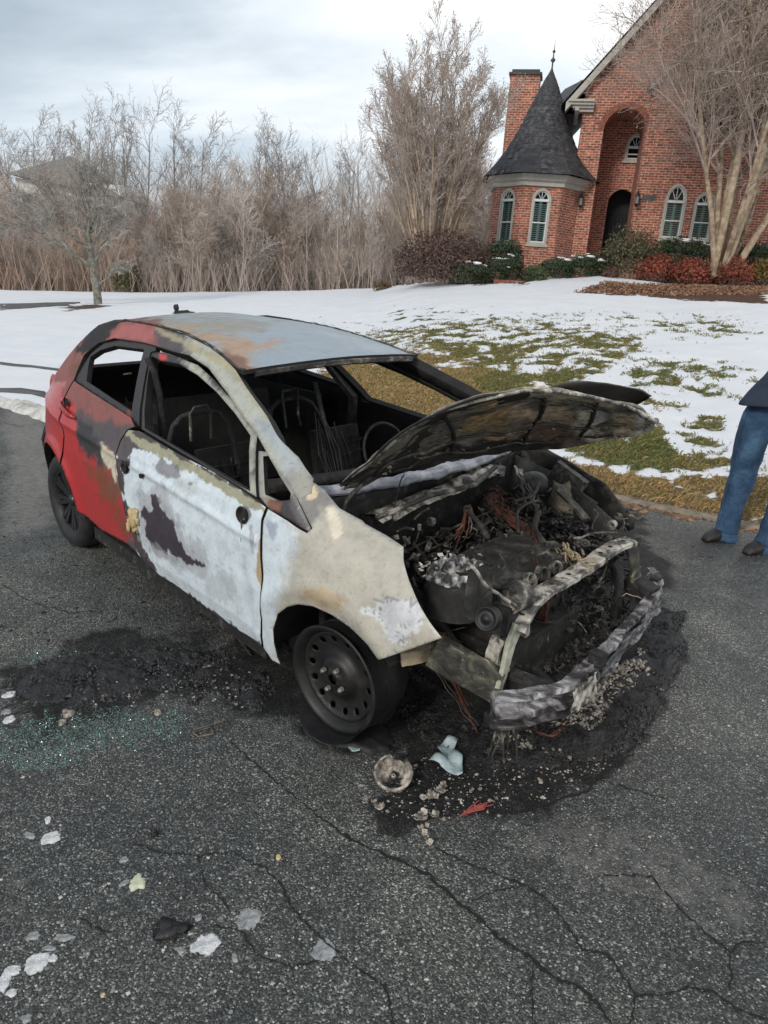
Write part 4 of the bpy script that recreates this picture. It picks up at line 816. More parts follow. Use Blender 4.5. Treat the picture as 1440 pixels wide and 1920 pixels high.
# ---- shrubs
def shrub(name, c, rad, n, leaf, cA, cB, label, group=None, seed=0, box=0., spiky=0., snow=0, lowdark=False, cat='shrub'):
    g = np.random.default_rng(seed+50); e = empty(name, tuple(c), label, cat, group); rad = np.array(rad)
    d = g.normal(size=(n,3)); d /= np.linalg.norm(d,axis=1)[:,None]; d[:,2] = np.where(d[:,2] < -.35, -d[:,2]*.6, d[:,2])
    if box: d = np.sign(d)*np.abs(d)**(1-box*.55)
    lump = 1+.16*n1d(d, 2.1, seed)+.12*n1d(d, 5., seed+3); r = (1-.42*g.random(n)**1.7)*lump; P = d*r[:,None]*rad; P[:,2] += rad[2]*.42
    if spiky: P += d*(g.random(n)**3)[:,None]*spiky
    a = g.normal(size=(n,3)); a /= np.linalg.norm(a,axis=1)[:,None]; b = np.cross(a, d+.4*g.normal(size=(n,3))); b /= np.linalg.norm(b,axis=1)[:,None]+1e-9; s = leaf*g.uniform(.6,1.4,(n,1))
    V = np.stack([P-a*s, P+b*s*.45, P+a*s, P-b*s*.45], 1).reshape(-1,3); t = g.random((n,1)); t = np.clip(t*.7+.3*(n1d(P, 2.5, seed)[:,None]+.5), 0, 1); col = np.array(cA)*(1-t)+np.array(cB)*t
    if callable(lowdark): col = lowdark(P, col, g)
    mesh_np('foliage', V, np.arange(len(V)).reshape(-1,4), M_leaf, np.repeat(col,4,0), e)
    st = MB(); rr = random.Random(seed)
    for k in range(14):
        q = Vector((rr.gauss(0,.35)*rad[0], rr.gauss(0,.35)*rad[1], rad[2]*rr.uniform(.5,1.1))); st.tube([(q[0]*.2,q[1]*.2,-.2),tuple(q*.6),tuple(q)], [.018,.012,.006], 4, False)
    st.build('stems', M_tw_tan, e)
    if snow:
        sn = MB()
        for k in range(snow):
            x, y = rr.uniform(-.8,.8)*rad[0], rr.uniform(-.7,.3)*rad[1]; q = max(0,1-(x/rad[0])**2-(y/rad[1])**2)**(.5-.3*box); z = rad[2]*(.42+q)*1.0; w = rr.uniform(.07,.2)
            sn.add(*blobmesh((x,y,z), (w, w*.7, w*.28), 8, 4, seed+k))
        sn.build('snow_cap', M_snow, e, True)
    return e
def blobmesh(c, r, nu=10, nv=6, seed=0, amp=.25):
    vs = []; 
    for i in range(nv+1):
        th = pi*i/nv
        for j in range(nu):
            ph = 2*pi*j/nu; d = Vector((sin(th)*cos(ph), sin(th)*sin(ph), cos(th))); k = 1+amp*NZ.noise(d*1.7+Vector((seed*3.1,0,0)))*2; vs.append((c[0]+r[0]*d.x*k, c[1]+r[1]*d.y*k, c[2]+r[2]*d.z*k))
    return vs, [(i*nu+j, i*nu+(j+1)%nu, (i+1)*nu+(j+1)%nu, (i+1)*nu+j) for i in range(nv) for j in range(nu)]
M_leaf = attrmat('leaf', .55, 6, .25, 0)
def place(px0, px1, pyt, pyb, Y, depth=None):     # box in the photo -> centre on the ground and radii
    a = atY((px0,(pyt+pyb)/2),Y); b = atY((px1,(pyt+pyb)/2),Y); t = atY(((px0+px1)/2,pyt),Y); bo = atY(((px0+px1)/2,pyb),Y); w = (b[0]-a[0])/2; h = t[2]-bo[2]
    return ((a[0]+b[0])/2, Y, bo[2]), (w*.93, depth or w*.8, h/1.42)
GR = ((.010,.020,.009),(.045,.075,.028))
def sp2(px0, px1, pyt, pyb, Y, dep): c, r = place(px0, px1, pyt, pyb, Y, dep); return c, r
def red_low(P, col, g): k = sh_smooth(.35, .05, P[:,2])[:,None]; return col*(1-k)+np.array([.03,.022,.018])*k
c, r = sp2(743,930,437,528,29.2,1.6); shrub('bare_hedge', c, r, 17000, .05, (.035,.022,.02), (.15,.085,.068), 'large round hedge of dull purple-brown twigs and leaves left of the tower', seed=1, spiky=.25)
c, r = sp2(905,985,447,492,30.8,1.0); shrub('evergreen_shrub', c, r, 3500, .05, *GR, 'dark evergreen shrub against the foot of the tower, behind the clipped ones', seed=2)
c, r = sp2(840,922,490,531,28.4,1.1); shrub('clipped_shrub', c, r, 5500, .035, *GR, 'clipped evergreen mound, leftmost and widest of the low row', 'clipped evergreens below the tower', seed=3, box=.5, snow=5)
c, r = sp2(905,955,484,527,28.9,.8); shrub('clipped_shrub', c, r, 3500, .035, *GR, 'clipped evergreen with snow on top, second in the low row', 'clipped evergreens below the tower', seed=4, box=.5, snow=5)
c, r = sp2(938,984,476,524,29.2,.8); shrub('clipped_shrub', c, r, 3500, .035, *GR, 'rounder and taller clipped evergreen, third in the low row', 'clipped evergreens below the tower', seed=5, box=.35, snow=4)
c, r = sp2(980,1028,496,531,28.3,.7); shrub('clipped_shrub', c, r, 3500, .035, (.02,.04,.012), (.07,.11,.035), 'small lighter green ball shrub, lowest in front of the tower', 'clipped evergreens below the tower', seed=6, box=.2)
c, r = sp2(1010,1080,483,522,29.6,.8); shrub('clipped_shrub', c, r, 4000, .04, *GR, 'clipped green shrub below the right tower window', 'clipped evergreens below the tower', seed=7, box=.3, snow=3)
c, r = sp2(1060,1138,476,521,29.8,.8); shrub('clipped_shrub', c, r, 4500, .04, *GR, 'snow-flecked green shrub left of the entry arch', 'clipped evergreens below the tower', seed=8, box=.3, snow=7)
c, r = sp2(1128,1235,432,518,29.5,1.2); shrub('shaggy_shrub', c, r, 7000, .05, (.03,.035,.015), (.13,.115,.055), 'large shaggy olive-green shrub in front of the entry arch', seed=9, spiky=.4)
c, r = sp2(1215,1345,446,500,30.4,.9); shrub('evergreen_shrub', c, r, 6000, .05, *GR, 'long dark evergreen hedge with snow under the arched windows', seed=10, box=.4, snow=12)
c, r = sp2(1376,1500,457,500,29.5,.9); shrub('evergreen_shrub', c, r, 5000, .05, *GR, 'dark evergreen shrub right of the tan trunks', seed=11, box=.4)
RD = ((.07,.018,.012),(.33,.075,.035))
c, r = sp2(1195,1268,476,534,27.6,.9); shrub('red_shrub', c, r, 4200, .045, *RD, 'red-leaved shrub, leftmost of the row in the mulch bed', 'red-leaved shrubs in the mulch bed', seed=12, lowdark=red_low)
c, r = sp2(1250,1336,483,541,27.2,1.); shrub('red_shrub', c, r, 5000, .045, *RD, 'red-leaved shrub just left of the crape myrtle foot', 'red-leaved shrubs in the mulch bed', seed=13, lowdark=red_low)
c, r = sp2(1338,1412,480,541,26.8,.9); shrub('red_shrub', c, r, 4200, .045, *RD, 'red-leaved shrub just right of the crape myrtle foot', 'red-leaved shrubs in the mulch bed', seed=14, lowdark=red_low)
c, r = sp2(1396,1475,484,538,27.2,.9); shrub('red_shrub', c, r, 4200, .045, (.07,.05,.012), (.24,.15,.035), 'yellowish-brown shrub at the right end of the mulch bed row', 'red-leaved shrubs in the mulch bed', seed=15, lowdark=red_low)
c, r = sp2(1128,1162,502,522,28.2,.4); shrub('small_shrub', c, r, 900, .04, (.05,.025,.02), (.16,.08,.06), 'tiny reddish shrub alone on the snow below the entry', seed=16)
c, r = sp2(700,735,528,548,33,.4); shrub('small_shrub', c, r, 700, .05, (.05,.03,.015), (.20,.13,.06), 'dry tuft beside the dark post at the lawn crest', seed=17, spiky=.2)
c, r = sp2(215,262,495,547,38.5,.8); shrub('evergreen_shrub', c, r, 2200, .08, (.04,.04,.015), (.14,.13,.05), 'yellow-green bush at the foot of the wood right of the lone tree', seed=18, spiky=.3)
litter()
# dark little post at the crest
p0 = ongT((674,540)); m = MB(); m.tube([(0,0,-.2),(0,0,.42)], .05, 8); m.lathe([(.0,.62),(.08,.56),(.11,.44),(.11,.32),(.06,.28)], 10); m.box((0,0,.30), (.3,.24,.05)); m.build('post', M_blk); o = bpy.data.objects[-1] if False else [x for x in COL.objects if x.name.startswith('post')][-1]; o.name = 'garden_post'; o.location = tuple(p0); tag(o, 'small dark post standing at the crest of the lawn left of the hedge', 'post')
# brick edging of the bed
e1, e2 = atY((925,528), 28.0), atY((985,531), 28.0); m = MB(); k = 26
for i in range(k):
    p = e1+(e2-e1)*(i+.5)/k; m.box((p[0],p[1],p[2]), ((e2[0]-e1[0])/k*.93,.11,.16), rot=rz(random.uniform(-.03,.03)))
tag(m.build('brick_edging', M_dkbrick), 'low row of red edging bricks in the snow under the clipped shrubs', 'edging')
# ============================================================ BURNED CAR (local axes: x forward, y left, z up)
car = empty('burned_car', (0,0,0), 'burned-out small red hatchback with its crumpled hood up and front end stripped by fire', 'car')
Mc = Matrix(CM.tolist()); car.rotation_euler = Mc.to_euler(); car.location = Vector(CT)-Mc@Vector(CPIV)
def body_mat():
    m, t, b = newmat('burnt_body_paint'); v = coords(t); a = tnode(t, 'ShaderNodeVertexColor', layer_name='Col'); Lk = t.links.new
    n = noise_of(t, v, 16, 8, .72); f = noise_of(t, v, 75, 5, .7); al = a.outputs['Alpha']
    dull = ramp(t, al, [(.30,(0,)*3),(.60,(1,)*3)])
    k = mixc(t, dull, (1,1,1), mixc(t, 1., ramp(t, n, [(.30,(.74,)*3),(.50,(1.0,)*3),(.72,(1.14,1.13,1.11))]), ramp(t, f, [(.28,(.62,)*3),(.42,(1.,)*3)]), 'MULTIPLY'))
    c = mixc(t, 1., a.outputs[0], k, 'MULTIPLY')
    ru = mth('MULTIPLY', ramp(t, noise_of(t, v, 7, 9, .8, .3), [(.61,(0,)*3),(.66,(1,)*3)]), mth('MULTIPLY', dull, .28, nt=t), nt=t); c = mixc(t, ru, c, (.20,.13,.085))
    fl = mth('MULTIPLY', ramp(t, noise_of(t, v, 42, 7, .75, .6), [(.62,(0,)*3),(.67,(1,)*3)]), mth('MULTIPLY', dull, .55, nt=t), nt=t)
    c = mixc(t, fl, c, (.07,.062,.058)); Lk(c, b.inputs['Base Color'])
    Lk(mth('ADD', al, mth('MULTIPLY', mth('SUBTRACT', n, .5, nt=t), .25, nt=t), nt=t), b.inputs['Roughness'])
    h = mth('MULTIPLY', mth('ADD', n, mth('MULTIPLY', f, .4, nt=t), nt=t), dull, nt=t); bump(t, b, h, .45, .006); return m
M_body = body_mat()
M_char = simple('charred_black', [(.35,(.006,.006,.006)),(.54,(.016,.015,.015)),(.64,(.045,.042,.04)),(.72,(.13,.12,.11))], 22, .75, bs=.6, bd=.012, bscale=35)
M_soot = simple('sooty_metal', [(.30,(.008,.008,.008)),(.50,(.035,.033,.030)),(.59,(.14,.13,.11)),(.68,(.40,.38,.34))], 11, .65, bs=.5, bd=.008, bscale=40, dist=.6)
M_ash = simple('ashy_metal', [(.32,(.015,.014,.014)),(.44,(.09,.085,.078)),(.52,(.33,.31,.27)),(.66,(.60,.58,.52))], 15, .65, bs=.5, bd=.006, bscale=40, dist=.8)
M_olive = simple('scorched_olive_metal', [(.30,(.012,.011,.010)),(.50,(.045,.043,.036)),(.60,(.12,.115,.085)),(.70,(.34,.31,.22))], 13, .6, bs=.4, bd=.006, dist=.8)
M_in = simple('soot_interior', [(.35,(.005,.005,.005)),(.65,(.018,.017,.017))], 9, .85, bs=.4, bd=.01)
M_tire = simple('rubber', [(.3,(.010,.010,.011)),(.7,(.028,.028,.029))], 20, .62, bs=.25, bd=.003)
M_melt = simple('melted_rubber', [(.3,(.004,.004,.005)),(.7,(.015,.015,.016))], 12, .6, bs=.5, bd=.01)
M_steel = simple('burnt_steel_wheel', [(.3,(.007,.007,.007)),(.55,(.016,.015,.015)),(.75,(.04,.035,.033))], 14, .5, metal=.1, bs=.25, bd=.003)
M_alloy = simple('dark_alloy', [(.3,(.025,.025,.028)),(.7,(.06,.06,.065))], 12, .35, metal=.5, bs=.05)
M_nut = simple('lug_steel', [(.3,(.25,.22,.19)),(.7,(.55,.52,.48))], 30, .4, metal=.7, bs=.1)
M_tan = simple('heat_tan_metal', [(.3,(.16,.12,.07)),(.7,(.48,.40,.27))], 10, .6, bs=.3)
M_alu = simple('bare_aluminium', [(.3,(.22,.21,.19)),(.7,(.50,.48,.43))], 18, .45, metal=.5, bs=.2)
M_wire = simple('copper_wire', [(.3,(.030,.012,.009)),(.7,(.22,.075,.045))], 25, .6, bs=0)
M_wdk = simple('burnt_wire', [(.3,(.03,.026,.022)),(.7,(.18,.15,.12))], 25, .7, bs=0)
M_foam = simple('cream_foam', [(.3,(.40,.28,.12)),(.7,(.68,.56,.34))], 14, .8, bs=.5)
M_hoodin = None
SOOT = (.020,.018,.019,.8); RED = (.42,.034,.036,.24); DULL = (.23,.082,.072,.62); PURP = (.085,.072,.080,.68); WHITE = (.61,.685,.745,.60); BEIGE = (.44,.415,.355,.62); CREAM = (.56,.51,.40,.7)
def layers(P, base, L_):
    q = px_of(c2w(P)); c = np.tile(np.array(base, float), (len(P),1)); nz = fbm(P, 9., 5, 2); nf = fbm(P, 34., 3, 6)
    for poly, colr, soft, amp in L_:
        if len(poly) == 1: (cx_, cy_, r_), = poly; d = r_-np.hypot(q[:,0]-cx_, q[:,1]-cy_)
        else: d = sdf_poly(q, poly)
        d = d+(nz*1.0+nf*.45)*amp; a = (sh_smooth(-soft, soft, d)*(colr[4] if len(colr) > 4 else 1))[:,None]; c = c*(1-a)+np.array(colr[:4])*a
    return c
REAR_L = [([(100,700),(140,690),(240,770),(262,800),(250,850),(190,850),(150,790),(125,745)], DULL, 8, 16), ([(100,715),(150,630),(200,590),(310,590),(310,670),(135,716)], DULL, 6, 10),
 ([(228,606),(290,612),(292,640),(240,634),(205,636)], (.34,.10,.095,.5), 4, 8), ([(140,655),(170,612),(205,598),(232,598),(214,616),(196,636),(165,662),(150,668)], SOOT, 3, 9),
 ([(120,700),(140,665),(150,668),(140,705)], (.16,.07,.05,.7), 3, 8),
 ([(148,770),(172,775),(200,790),(262,805),(245,860),(230,900),(214,870),(200,850),(186,880),(168,868),(150,830)], PURP, 7, 14),
 ([(145,790),(170,800),(188,850),(186,875),(165,862),(148,835)], (.03,.03,.034,.6), 7, 12),
 ([(158,862),(186,880),(205,900),(232,950),(250,1000),(238,1010),(222,985),(200,940),(178,905)], (.20,.062,.035,.5), 9, 12), ([(200,870),(222,880),(232,930),(222,940),(205,900)], (.16,.075,.05,.6), 8, 10),
 ([(238,1000),(262,1035),(262,1060),(236,1035)], PURP, 4, 6),
 ([(190,832),(204,838),(215,858),(218,893),(216,908),(206,881),(193,856)], CREAM, 1.5, 5),
 ([(96,715),(120,718),(118,724),(96,722)], (.45,.20,.19,.5), 3, 4)]
DOOR_L = [([(265,915),(300,905),(345,985),(395,1060),(385,1085),(320,1055),(262,1020),(250,960)], (.36,.37,.40,.62,.75), 22, 14), ([(215,805),(258,795),(330,838),(300,848),(250,842),(243,870),(232,880),(217,880)], PURP, 4, 9), ([(258,800),(330,845),(463,920),(505,950),(497,968),(440,938),(330,872),(262,838),(240,812)], (.33,.32,.23,.7), 3, 8),
 ([(262,800),(330,846),(463,921),(505,948),(500,954),(463,928),(330,854),(250,812)], (.07,.06,.055,.7), 2, 5),
 ([(214,862),(225,914),(233,952),(250,1014),(262,1055),(300,1092),(290,1062),(268,1030),(262,1008),(243,962),(233,915),(231,880)], (.065,.05,.058,.65), 3, 6),
 ([(281,926),(293,931),(310,964),(327,977),(335,1010),(352,1039),(383,1062),(366,1060),(327,1043),(293,1027),(268,1006),(277,983),(262,958),(272,952),(287,962)], (.045,.034,.045,.7), 2.5, 8),
 ([(300,930),(315,960),(345,1000),(362,1035),(345,1010),(322,975),(300,945)], (.33,.34,.36,.7,.6), 8, 8),
 ([(288,872),(305,862),(327,872),(332,888),(316,894),(296,882)], (.16,.15,.17,.7,.8), 5, 9), ([(357,907,5)], (.15,.13,.15,.7), 2, 3), ([(355,915,20)], (.45,.45,.45,.7,.4), 10, 8),
 ([(228,864),(238,861),(244,868),(243,886),(233,891),(228,882)], SOOT, 1, 4), ([(268,892,4.2)], SOOT, .8, 1), ([(457,965,15)], (.20,.20,.21,.7), 2, 2), ([(457,965,10)], SOOT, 1, 2),
 ([(486,1015),(492,1006),(494,1092),(489,1104),(479,1080)], (.40,.31,.18,.7), 1.5, 3), ([(466,980),(472,985),(476,1040),(470,1035)], (.28,.26,.25,.7,.6), 3, 4), 
 ([(440,1000),(470,1060),(480,1160),(460,1120)], (.48,.54,.60,.6,.5), 12, 8), ([(262,1010),(300,1030),(340,1050),(300,1045)], (.30,.30,.32,.7,.6), 5, 8),
 ([(240,1036),(300,1078),(400,1146),(494,1212),(500,1230),(400,1168),(300,1100),(240,1052)], (.06,.055,.06,.7), 2.5, 5),
 ([(380,1080),(420,1070),(440,1110),(420,1130),(390,1115)], (.40,.42,.44,.7,.5), 8, 10)]
FEND_L = [([(480,940),(530,965),(560,1000),(540,1060),(520,1120),(515,1250),(480,1200)], WHITE, 18, 14), ([(495,960),(520,985),(512,1010),(498,990)], (.30,.34,.42,.6,.8), 3, 6),
 ([(560,895),(600,880),(650,940),(640,960),(600,950),(580,1010),(560,960)], (.22,.21,.20,.7), 8, 16), ([(572,915),(590,912),(592,932),(577,936)], (.62,.52,.36,.7), 2, 6), ([(613,950),(634,950),(640,1000),(629,1012),(618,985)], (.66,.60,.48,.7), 2, 5),
 ([(600,900),(640,950),(690,980),(760,1022),(756,1030),(690,990),(630,960)], (.36,.36,.37,.6,.7), 4, 8),
 ([(560,1100),(600,1095),(650,1130),(620,1145),(560,1128)], (.42,.32,.20,.6,.8), 8, 10), ([(655,1135),(705,1140),(765,1128),(800,1172),(770,1205),(720,1195),(690,1160)], (.66,.68,.70,.6,.9), 4, 26),
 ([(690,1150),(770,1140),(790,1170),(750,1195),(715,1180)], (.22,.22,.25,.6,.9), 1.5, 46), ([(700,1150),(780,1150),(785,1175),(730,1195)], (.62,.63,.65,.6,.8), 1, 40), ([(640,1150),(700,1215),(715,1240),(700,1230),(640,1165)], (.38,.37,.34,.6,.7), 4, 6),
 ([(745,1015),(765,1020),(765,1060),(832,1190),(815,1190),(757,1070)], (.62,.62,.60,.6,.6), 4, 5)]
RAIL_L = [([(260,590),(356,600),(352,690),(260,680)], PURP, 8, 12), ([(225,590),(292,590),(296,670),(225,660)], (.34,.11,.10,.5), 5, 8), ([(293,610),(440,680),(600,890),(592,900),(430,695),(290,620)], (.36,.32,.20,.7,.8), 3, 5),
 ([(326,655),(392,686),(482,812),(486,842),(543,905),(520,880),(450,780),(380,690)], (.30,.29,.24,.7,.8), 4, 6), ([(480,790),(520,800),(570,870),(560,900),(545,900),(500,830)], (.33,.37,.41,.55,.8), 9, 12), ([(545,880),(600,890),(600,920),(550,940)], (.28,.27,.24,.7,.8), 5, 12)]
ROOF_L = [([(225,590),(430,590),(520,606),(480,622),(390,636),(293,616)], (.25,.25,.225,.6), 10, 22), ([(285,610),(352,626),(400,648),(450,697),(482,692),(462,672),(480,650),(540,640),(430,625),(350,616)], (.36,.235,.145,.6,.85), 8, 18),
 ([(395,645),(422,668),(446,697),(470,690),(440,665)], (.17,.085,.055,.6,.9), 4, 10), ([(225,590),(300,600),(290,625),(230,615)], (.15,.09,.075,.65), 5, 12), ([(600,620),(760,655),(765,668),(700,660)], (.36,.40,.44,.5,.6), 10, 12)]
BURNT = (.05,.047,.044,.75)
def pside(v): return (v[0], v[1])
def smap(off=0., m=1, amp=0., seed=1):
    def f(x, z):
        w = float(Wd(x, z))-off
        if amp: w += amp*(NZ.noise(Vector((x*3.1+seed, z*3.7, 0)))+.5*NZ.noise(Vector((x*8+seed, z*9, 3))))
        return (x, -m*w, z)
    return f
def snrm(m=1):
    def f(p):
        x, z = p[0], p[2]; e = .01; dx = (Wd(x+e,z)-Wd(x-e,z))/(2*e); dz = (Wd(x,z+e)-Wd(x,z-e))/(2*e); n = np.array([-dx, -m, -dz]); n[1] = -m; return n/np.linalg.norm(n)
    return f
def panel(name, outl, holes, base, L_, off=0., th=.03, sp=.012, amp=0., mats=None, parent=None, both=True):
    V, Fc = cdt(outl, holes, sp); mats = mats or [M_body, M_in]
    o = sheet(name, V, Fc, smap(off, 1, amp), snrm(1), th, mats, parent or car, (lambda P: layers(P, base, L_)) if L_ is not None else None)
    if both:
        V, Fc = cdt(outl, holes, .04); p2 = parent if parent is None else MIR[parent.name]
        o2 = sheet(name, V, Fc, smap(off, -1, amp), snrm(-1), th, [M_soot if L_ is not None else mats[0], M_in], p2 or car, None, flip=True); MIR[o.name] = o2
    return o
MIR = {}
def arc(cx_, cz_, r, a0, a1, n): return [(cx_+r*cos(R(a0+(a1-a0)*k/n)), cz_+r*sin(R(a0+(a1-a0)*k/n))) for k in range(n+1)]
gapF = csl([(239,806),(225,827),(219,872),(225,914),(233,952),(243,989),(252,1014),(260,1040)])     # gap between the doors
g = .004
fd = panel('front_door', [(x+g, z) for x, z in gapF]+csl([(300,1079),(360,1119),(400,1149),(450,1184),(491,1214),(490,1160),(490,1081),(488,1018),(490,977),(498,951),(463,925),(400,885),(330,850),(262,808)]), [], WHITE, [(a_, b_, c_*.45, d_*1.15) for a_, b_, c_, d_ in DOOR_L], amp=.006, th=.05, sp=.0065)
rd = panel('rear_door', csl([(139,714),(245,783),(252,800)])+[(x-g, z) for x, z in gapF]+csl([(239,1020),(189,993)])+arc(-1.285,.31,.385,8,52,6)+csl([(121,818),(117,756)]), [], RED, REAR_L, th=.05)
qo = [(-.40,1.41),(-.6,1.435),(-.85,1.435),(-1.08,1.41),(-1.25,1.365),(-1.42,1.22),(-1.58,1.06),(-1.70,.97),(-1.78,.86),(-1.82,.70),(-1.85,.50),(-1.82,.33),(-1.665,.30)]+arc(-1.285,.31,.37,176,54,12)+csl([(119,818),(115,756),(138,712),(157,666),(185,643),(214,634),(268,642),(291,648)])
qp = panel('quarter_panel', qo, [], RED, REAR_L+[([(98,640),(140,640),(130,700),(100,715)], DULL, 6, 8)], th=.04)
rr_ = panel('roof_rail', csl([(291,612),(352,629),(393,650),(422,672),(443,693),(460,722),(502,781),(543,839),(589,897),(586,925),(560,935),(543,907),(502,849),(483,815),(454,777),(427,736),(392,690),(357,666),(326,659),(291,648)]), [], (.40,.415,.37,.62), RAIL_L, off=-.004, th=.05, amp=.003)
rf_o = csl([(138,711),(166,664),(192,643),(225,637),(268,641),(290,648),(287,658),(278,661),(256,800),(243,786),(139,715)]); rf_h = csl([(158,715),(165,670),(184,657),(211,649),(266,656),(243,772)])
wf = panel('window_frame', rf_o, [rf_h], (.035,.033,.034,.6), [([(236,745),(250,750),(246,800),(234,790)], (.16,.05,.045,.6), 3, 8)], off=.012, th=.03, parent=rd)
ff_o = csl([(278,661),(298,661),(326,670),(364,685),(395,713),(434,758),(475,816),(473,934),(463,928),(258,806)]); ff_h = csl([(277,668),(295,677),(329,683),(364,704),(399,736),(434,777),(462,818),(461,923),(264,804)])
panel('window_frame', ff_o, [ff_h], (.045,.043,.045,.6), [([(350,670),(480,800),(480,940),(455,940),(455,830),(350,710)], (.40,.40,.35,.7), 10, 12), ([(298,661),(312,668),(313,678),(300,676)], (.5,.06,.05,.4), 1, 2)], off=.02, th=.035, parent=fd)
tq_o = csl([(483,846),(505,848),(547,915),(580,990),(579,998),(540,976),(503,955),(484,932)]); tq_h = csl([(491,856),(502,855),(543,926),(541,938),(522,940),(495,928)])
panel('quarter_window', tq_o, [tq_h], (.30,.30,.27,.65), [([(505,935),(545,935),(585,1000),(540,985),(500,955)], (.05,.042,.045,.6), 3, 6), ([(500,935),(530,945),(520,960),(500,950)], (.22,.09,.055,.6), 3, 6), ([(548,930),(580,990),(570,995),(540,950)], (.10,.09,.10,.6), 2, 4)], off=.006, th=.02)
fo = csl([(504,954),(540,976),(578,999),(588,990),(560,935),(589,904),(609,918),(638,952),(686,981),(725,1003),(758,1025),(759,1054),(770,1092),(788,1132),(808,1166),(830,1195),(803,1205),(754,1222),(710,1237),(691,1210),(657,1176),(623,1152),(590,1136),(562,1132),(541,1137),(522,1151),(514,1179),(515,1203),(521,1232),(527,1246),(512,1238),(496,1214),(494,1160),(495,1081),(494,1018),(496,978)])
fe = panel('front_fender', fo, [], BEIGE, FEND_L, off=-.004, th=.006, sp=.008, amp=.006, both=False, mats=[M_body, M_soot])
# yellow melted foam lump and rocker, door handle of the rear door
m = MB(); c = cs((247,985)); 
for k in range(6): q = cs((random.uniform(238,258), random.uniform(968,1008))); m.add(*blobmesh((q[0], q[1]-.004, q[2]), (random.uniform(.015,.03), .014, random.uniform(.025,.05)), 10, 7, k, .5))
m.build('melted_foam', M_foam, fd, True)
M_redp = attrmat('red_paint_plain', .25, 5, .06, 0)
m = MB(); m.col = (.30,.03,.03); hp = [cs(q) for q in ((114,754),(122,764),(134,777),(143,784))]; m.tube([(p[0], p[1]-(.004 if i in (0,3) else .020), p[2]) for i, p in enumerate(hp)], [.008,.013,.014,.008], 8, flat=1.2); m.build('door_handle', M_redp, rd, True)
m = MB(); c = cs((128,757)); m.lathe([(.0,.0),(.034,.0),(.036,.006)], 14, Matrix.Translation((c[0], c[1]-.006, c[2]))@Matrix.Rotation(pi/2,4,'X')); m.build('handle_recess', M_in, rd)
# black holes in the front door: lock, mirror mount
for (q, r) in (((457,965),.030),((236,876),.022),((268,892),.010)):
    c = cs(q); m = MB(); m.lathe([(r*1.25,-.002),(r*1.1,.006),(r,.001),(r*.5,-.012),(0,-.014)], 16, Matrix.Translation((c[0], c[1]-.010, c[2]))@Matrix.Rotation(pi/2,4,'X')); m.build('mirror_mount' if r > .025 else 'lock_hole', M_in, fd, True)
c = cs((457,965)); m = MB(); pts = [(c[0]+.003*sin(i), c[1]-.014, c[2]-.02-.022*i) for i in range(6)]; m.tube(pts, .003, 5); m.build('wire', M_wdk, fd)
for s_ in (-1, 1):
    m = MB(); m.box((.02, s_*.76, .235), (1.72,.09,.075)); m.build('rocker', M_char, car)
m = MB(); m.box((-.35, 0, .24), (2.6,1.36,.06)); m.box((-1.5,0,.32),(.6,1.2,.18)); m.build('floor_pan', M_in, car)
# roof
RT = np.array(sorted([tuple(cs(q)) for q in [(200,611),(235,602),(293,612),(352,629),(393,650),(422,672),(443,693)]])); RX = np.concatenate([[-1.4,-1.25], RT[:,0][RT[:,0] > -1.2]]); RY = np.concatenate([[.44,.46], -RT[:,1][RT[:,0] > -1.2]])-.0; RZE = np.concatenate([[1.32,1.365], RT[:,2][RT[:,0] > -1.2]])+.004
def roofz(x, y):
    hw = float(np.interp(x, RX, RY)); e = np.interp(x, RX, RZE); return float(e+.034*(1-(y/hw)**2)+.004*NZ.noise(Vector((x*3,y*3,1))))
V, Fc = cdt([(x, -float(np.interp(x,RX,RY))) for x in np.linspace(-1.25,.385,16)]+[(.395+.045*(1-(y/.5)**2), y) for y in np.linspace(-.44,.44,12)]+[(x, float(np.interp(x,RX,RY))) for x in np.linspace(.385,-1.25,16)]+[(-1.33,.40),(-1.35,0),(-1.33,-.40)], [], .016)
rs = sheet('roof', V, Fc, lambda x, y: (x, y, roofz(x, y)), (0,0,1), .02, [M_body, M_in], car, lambda P: layers(P, (.255,.305,.35,.5), ROOF_L))
m = MB()                            # drip mouldings along the roof edge, frayed
for s_ in (-1, 1):
    pts = [(x, s_*(float(np.interp(x,RX,RY))-.004+.003*NZ.noise(Vector((x*20,0,s_)))), roofz(x, float(np.interp(x,RX,RY)))+.004+.006*NZ.noise(Vector((x*14,2,s_)))) for x in np.linspace(-1.3,.39,60)]; m.tube(pts, [.005+.003*NZ.noise(Vector((p[0]*25,5,0))) for p in pts], 5)
    m.build('drip_moulding', M_olive, car); m = MB()
m.tube([(.385+.045*(1-(y/.5)**2), y, roofz(.385,y)-.025) for y in np.linspace(-.5,.5,20)], .022, 6, flat=.8); m.build('windshield_header', M_soot, car)
q = cray((343,594)); 
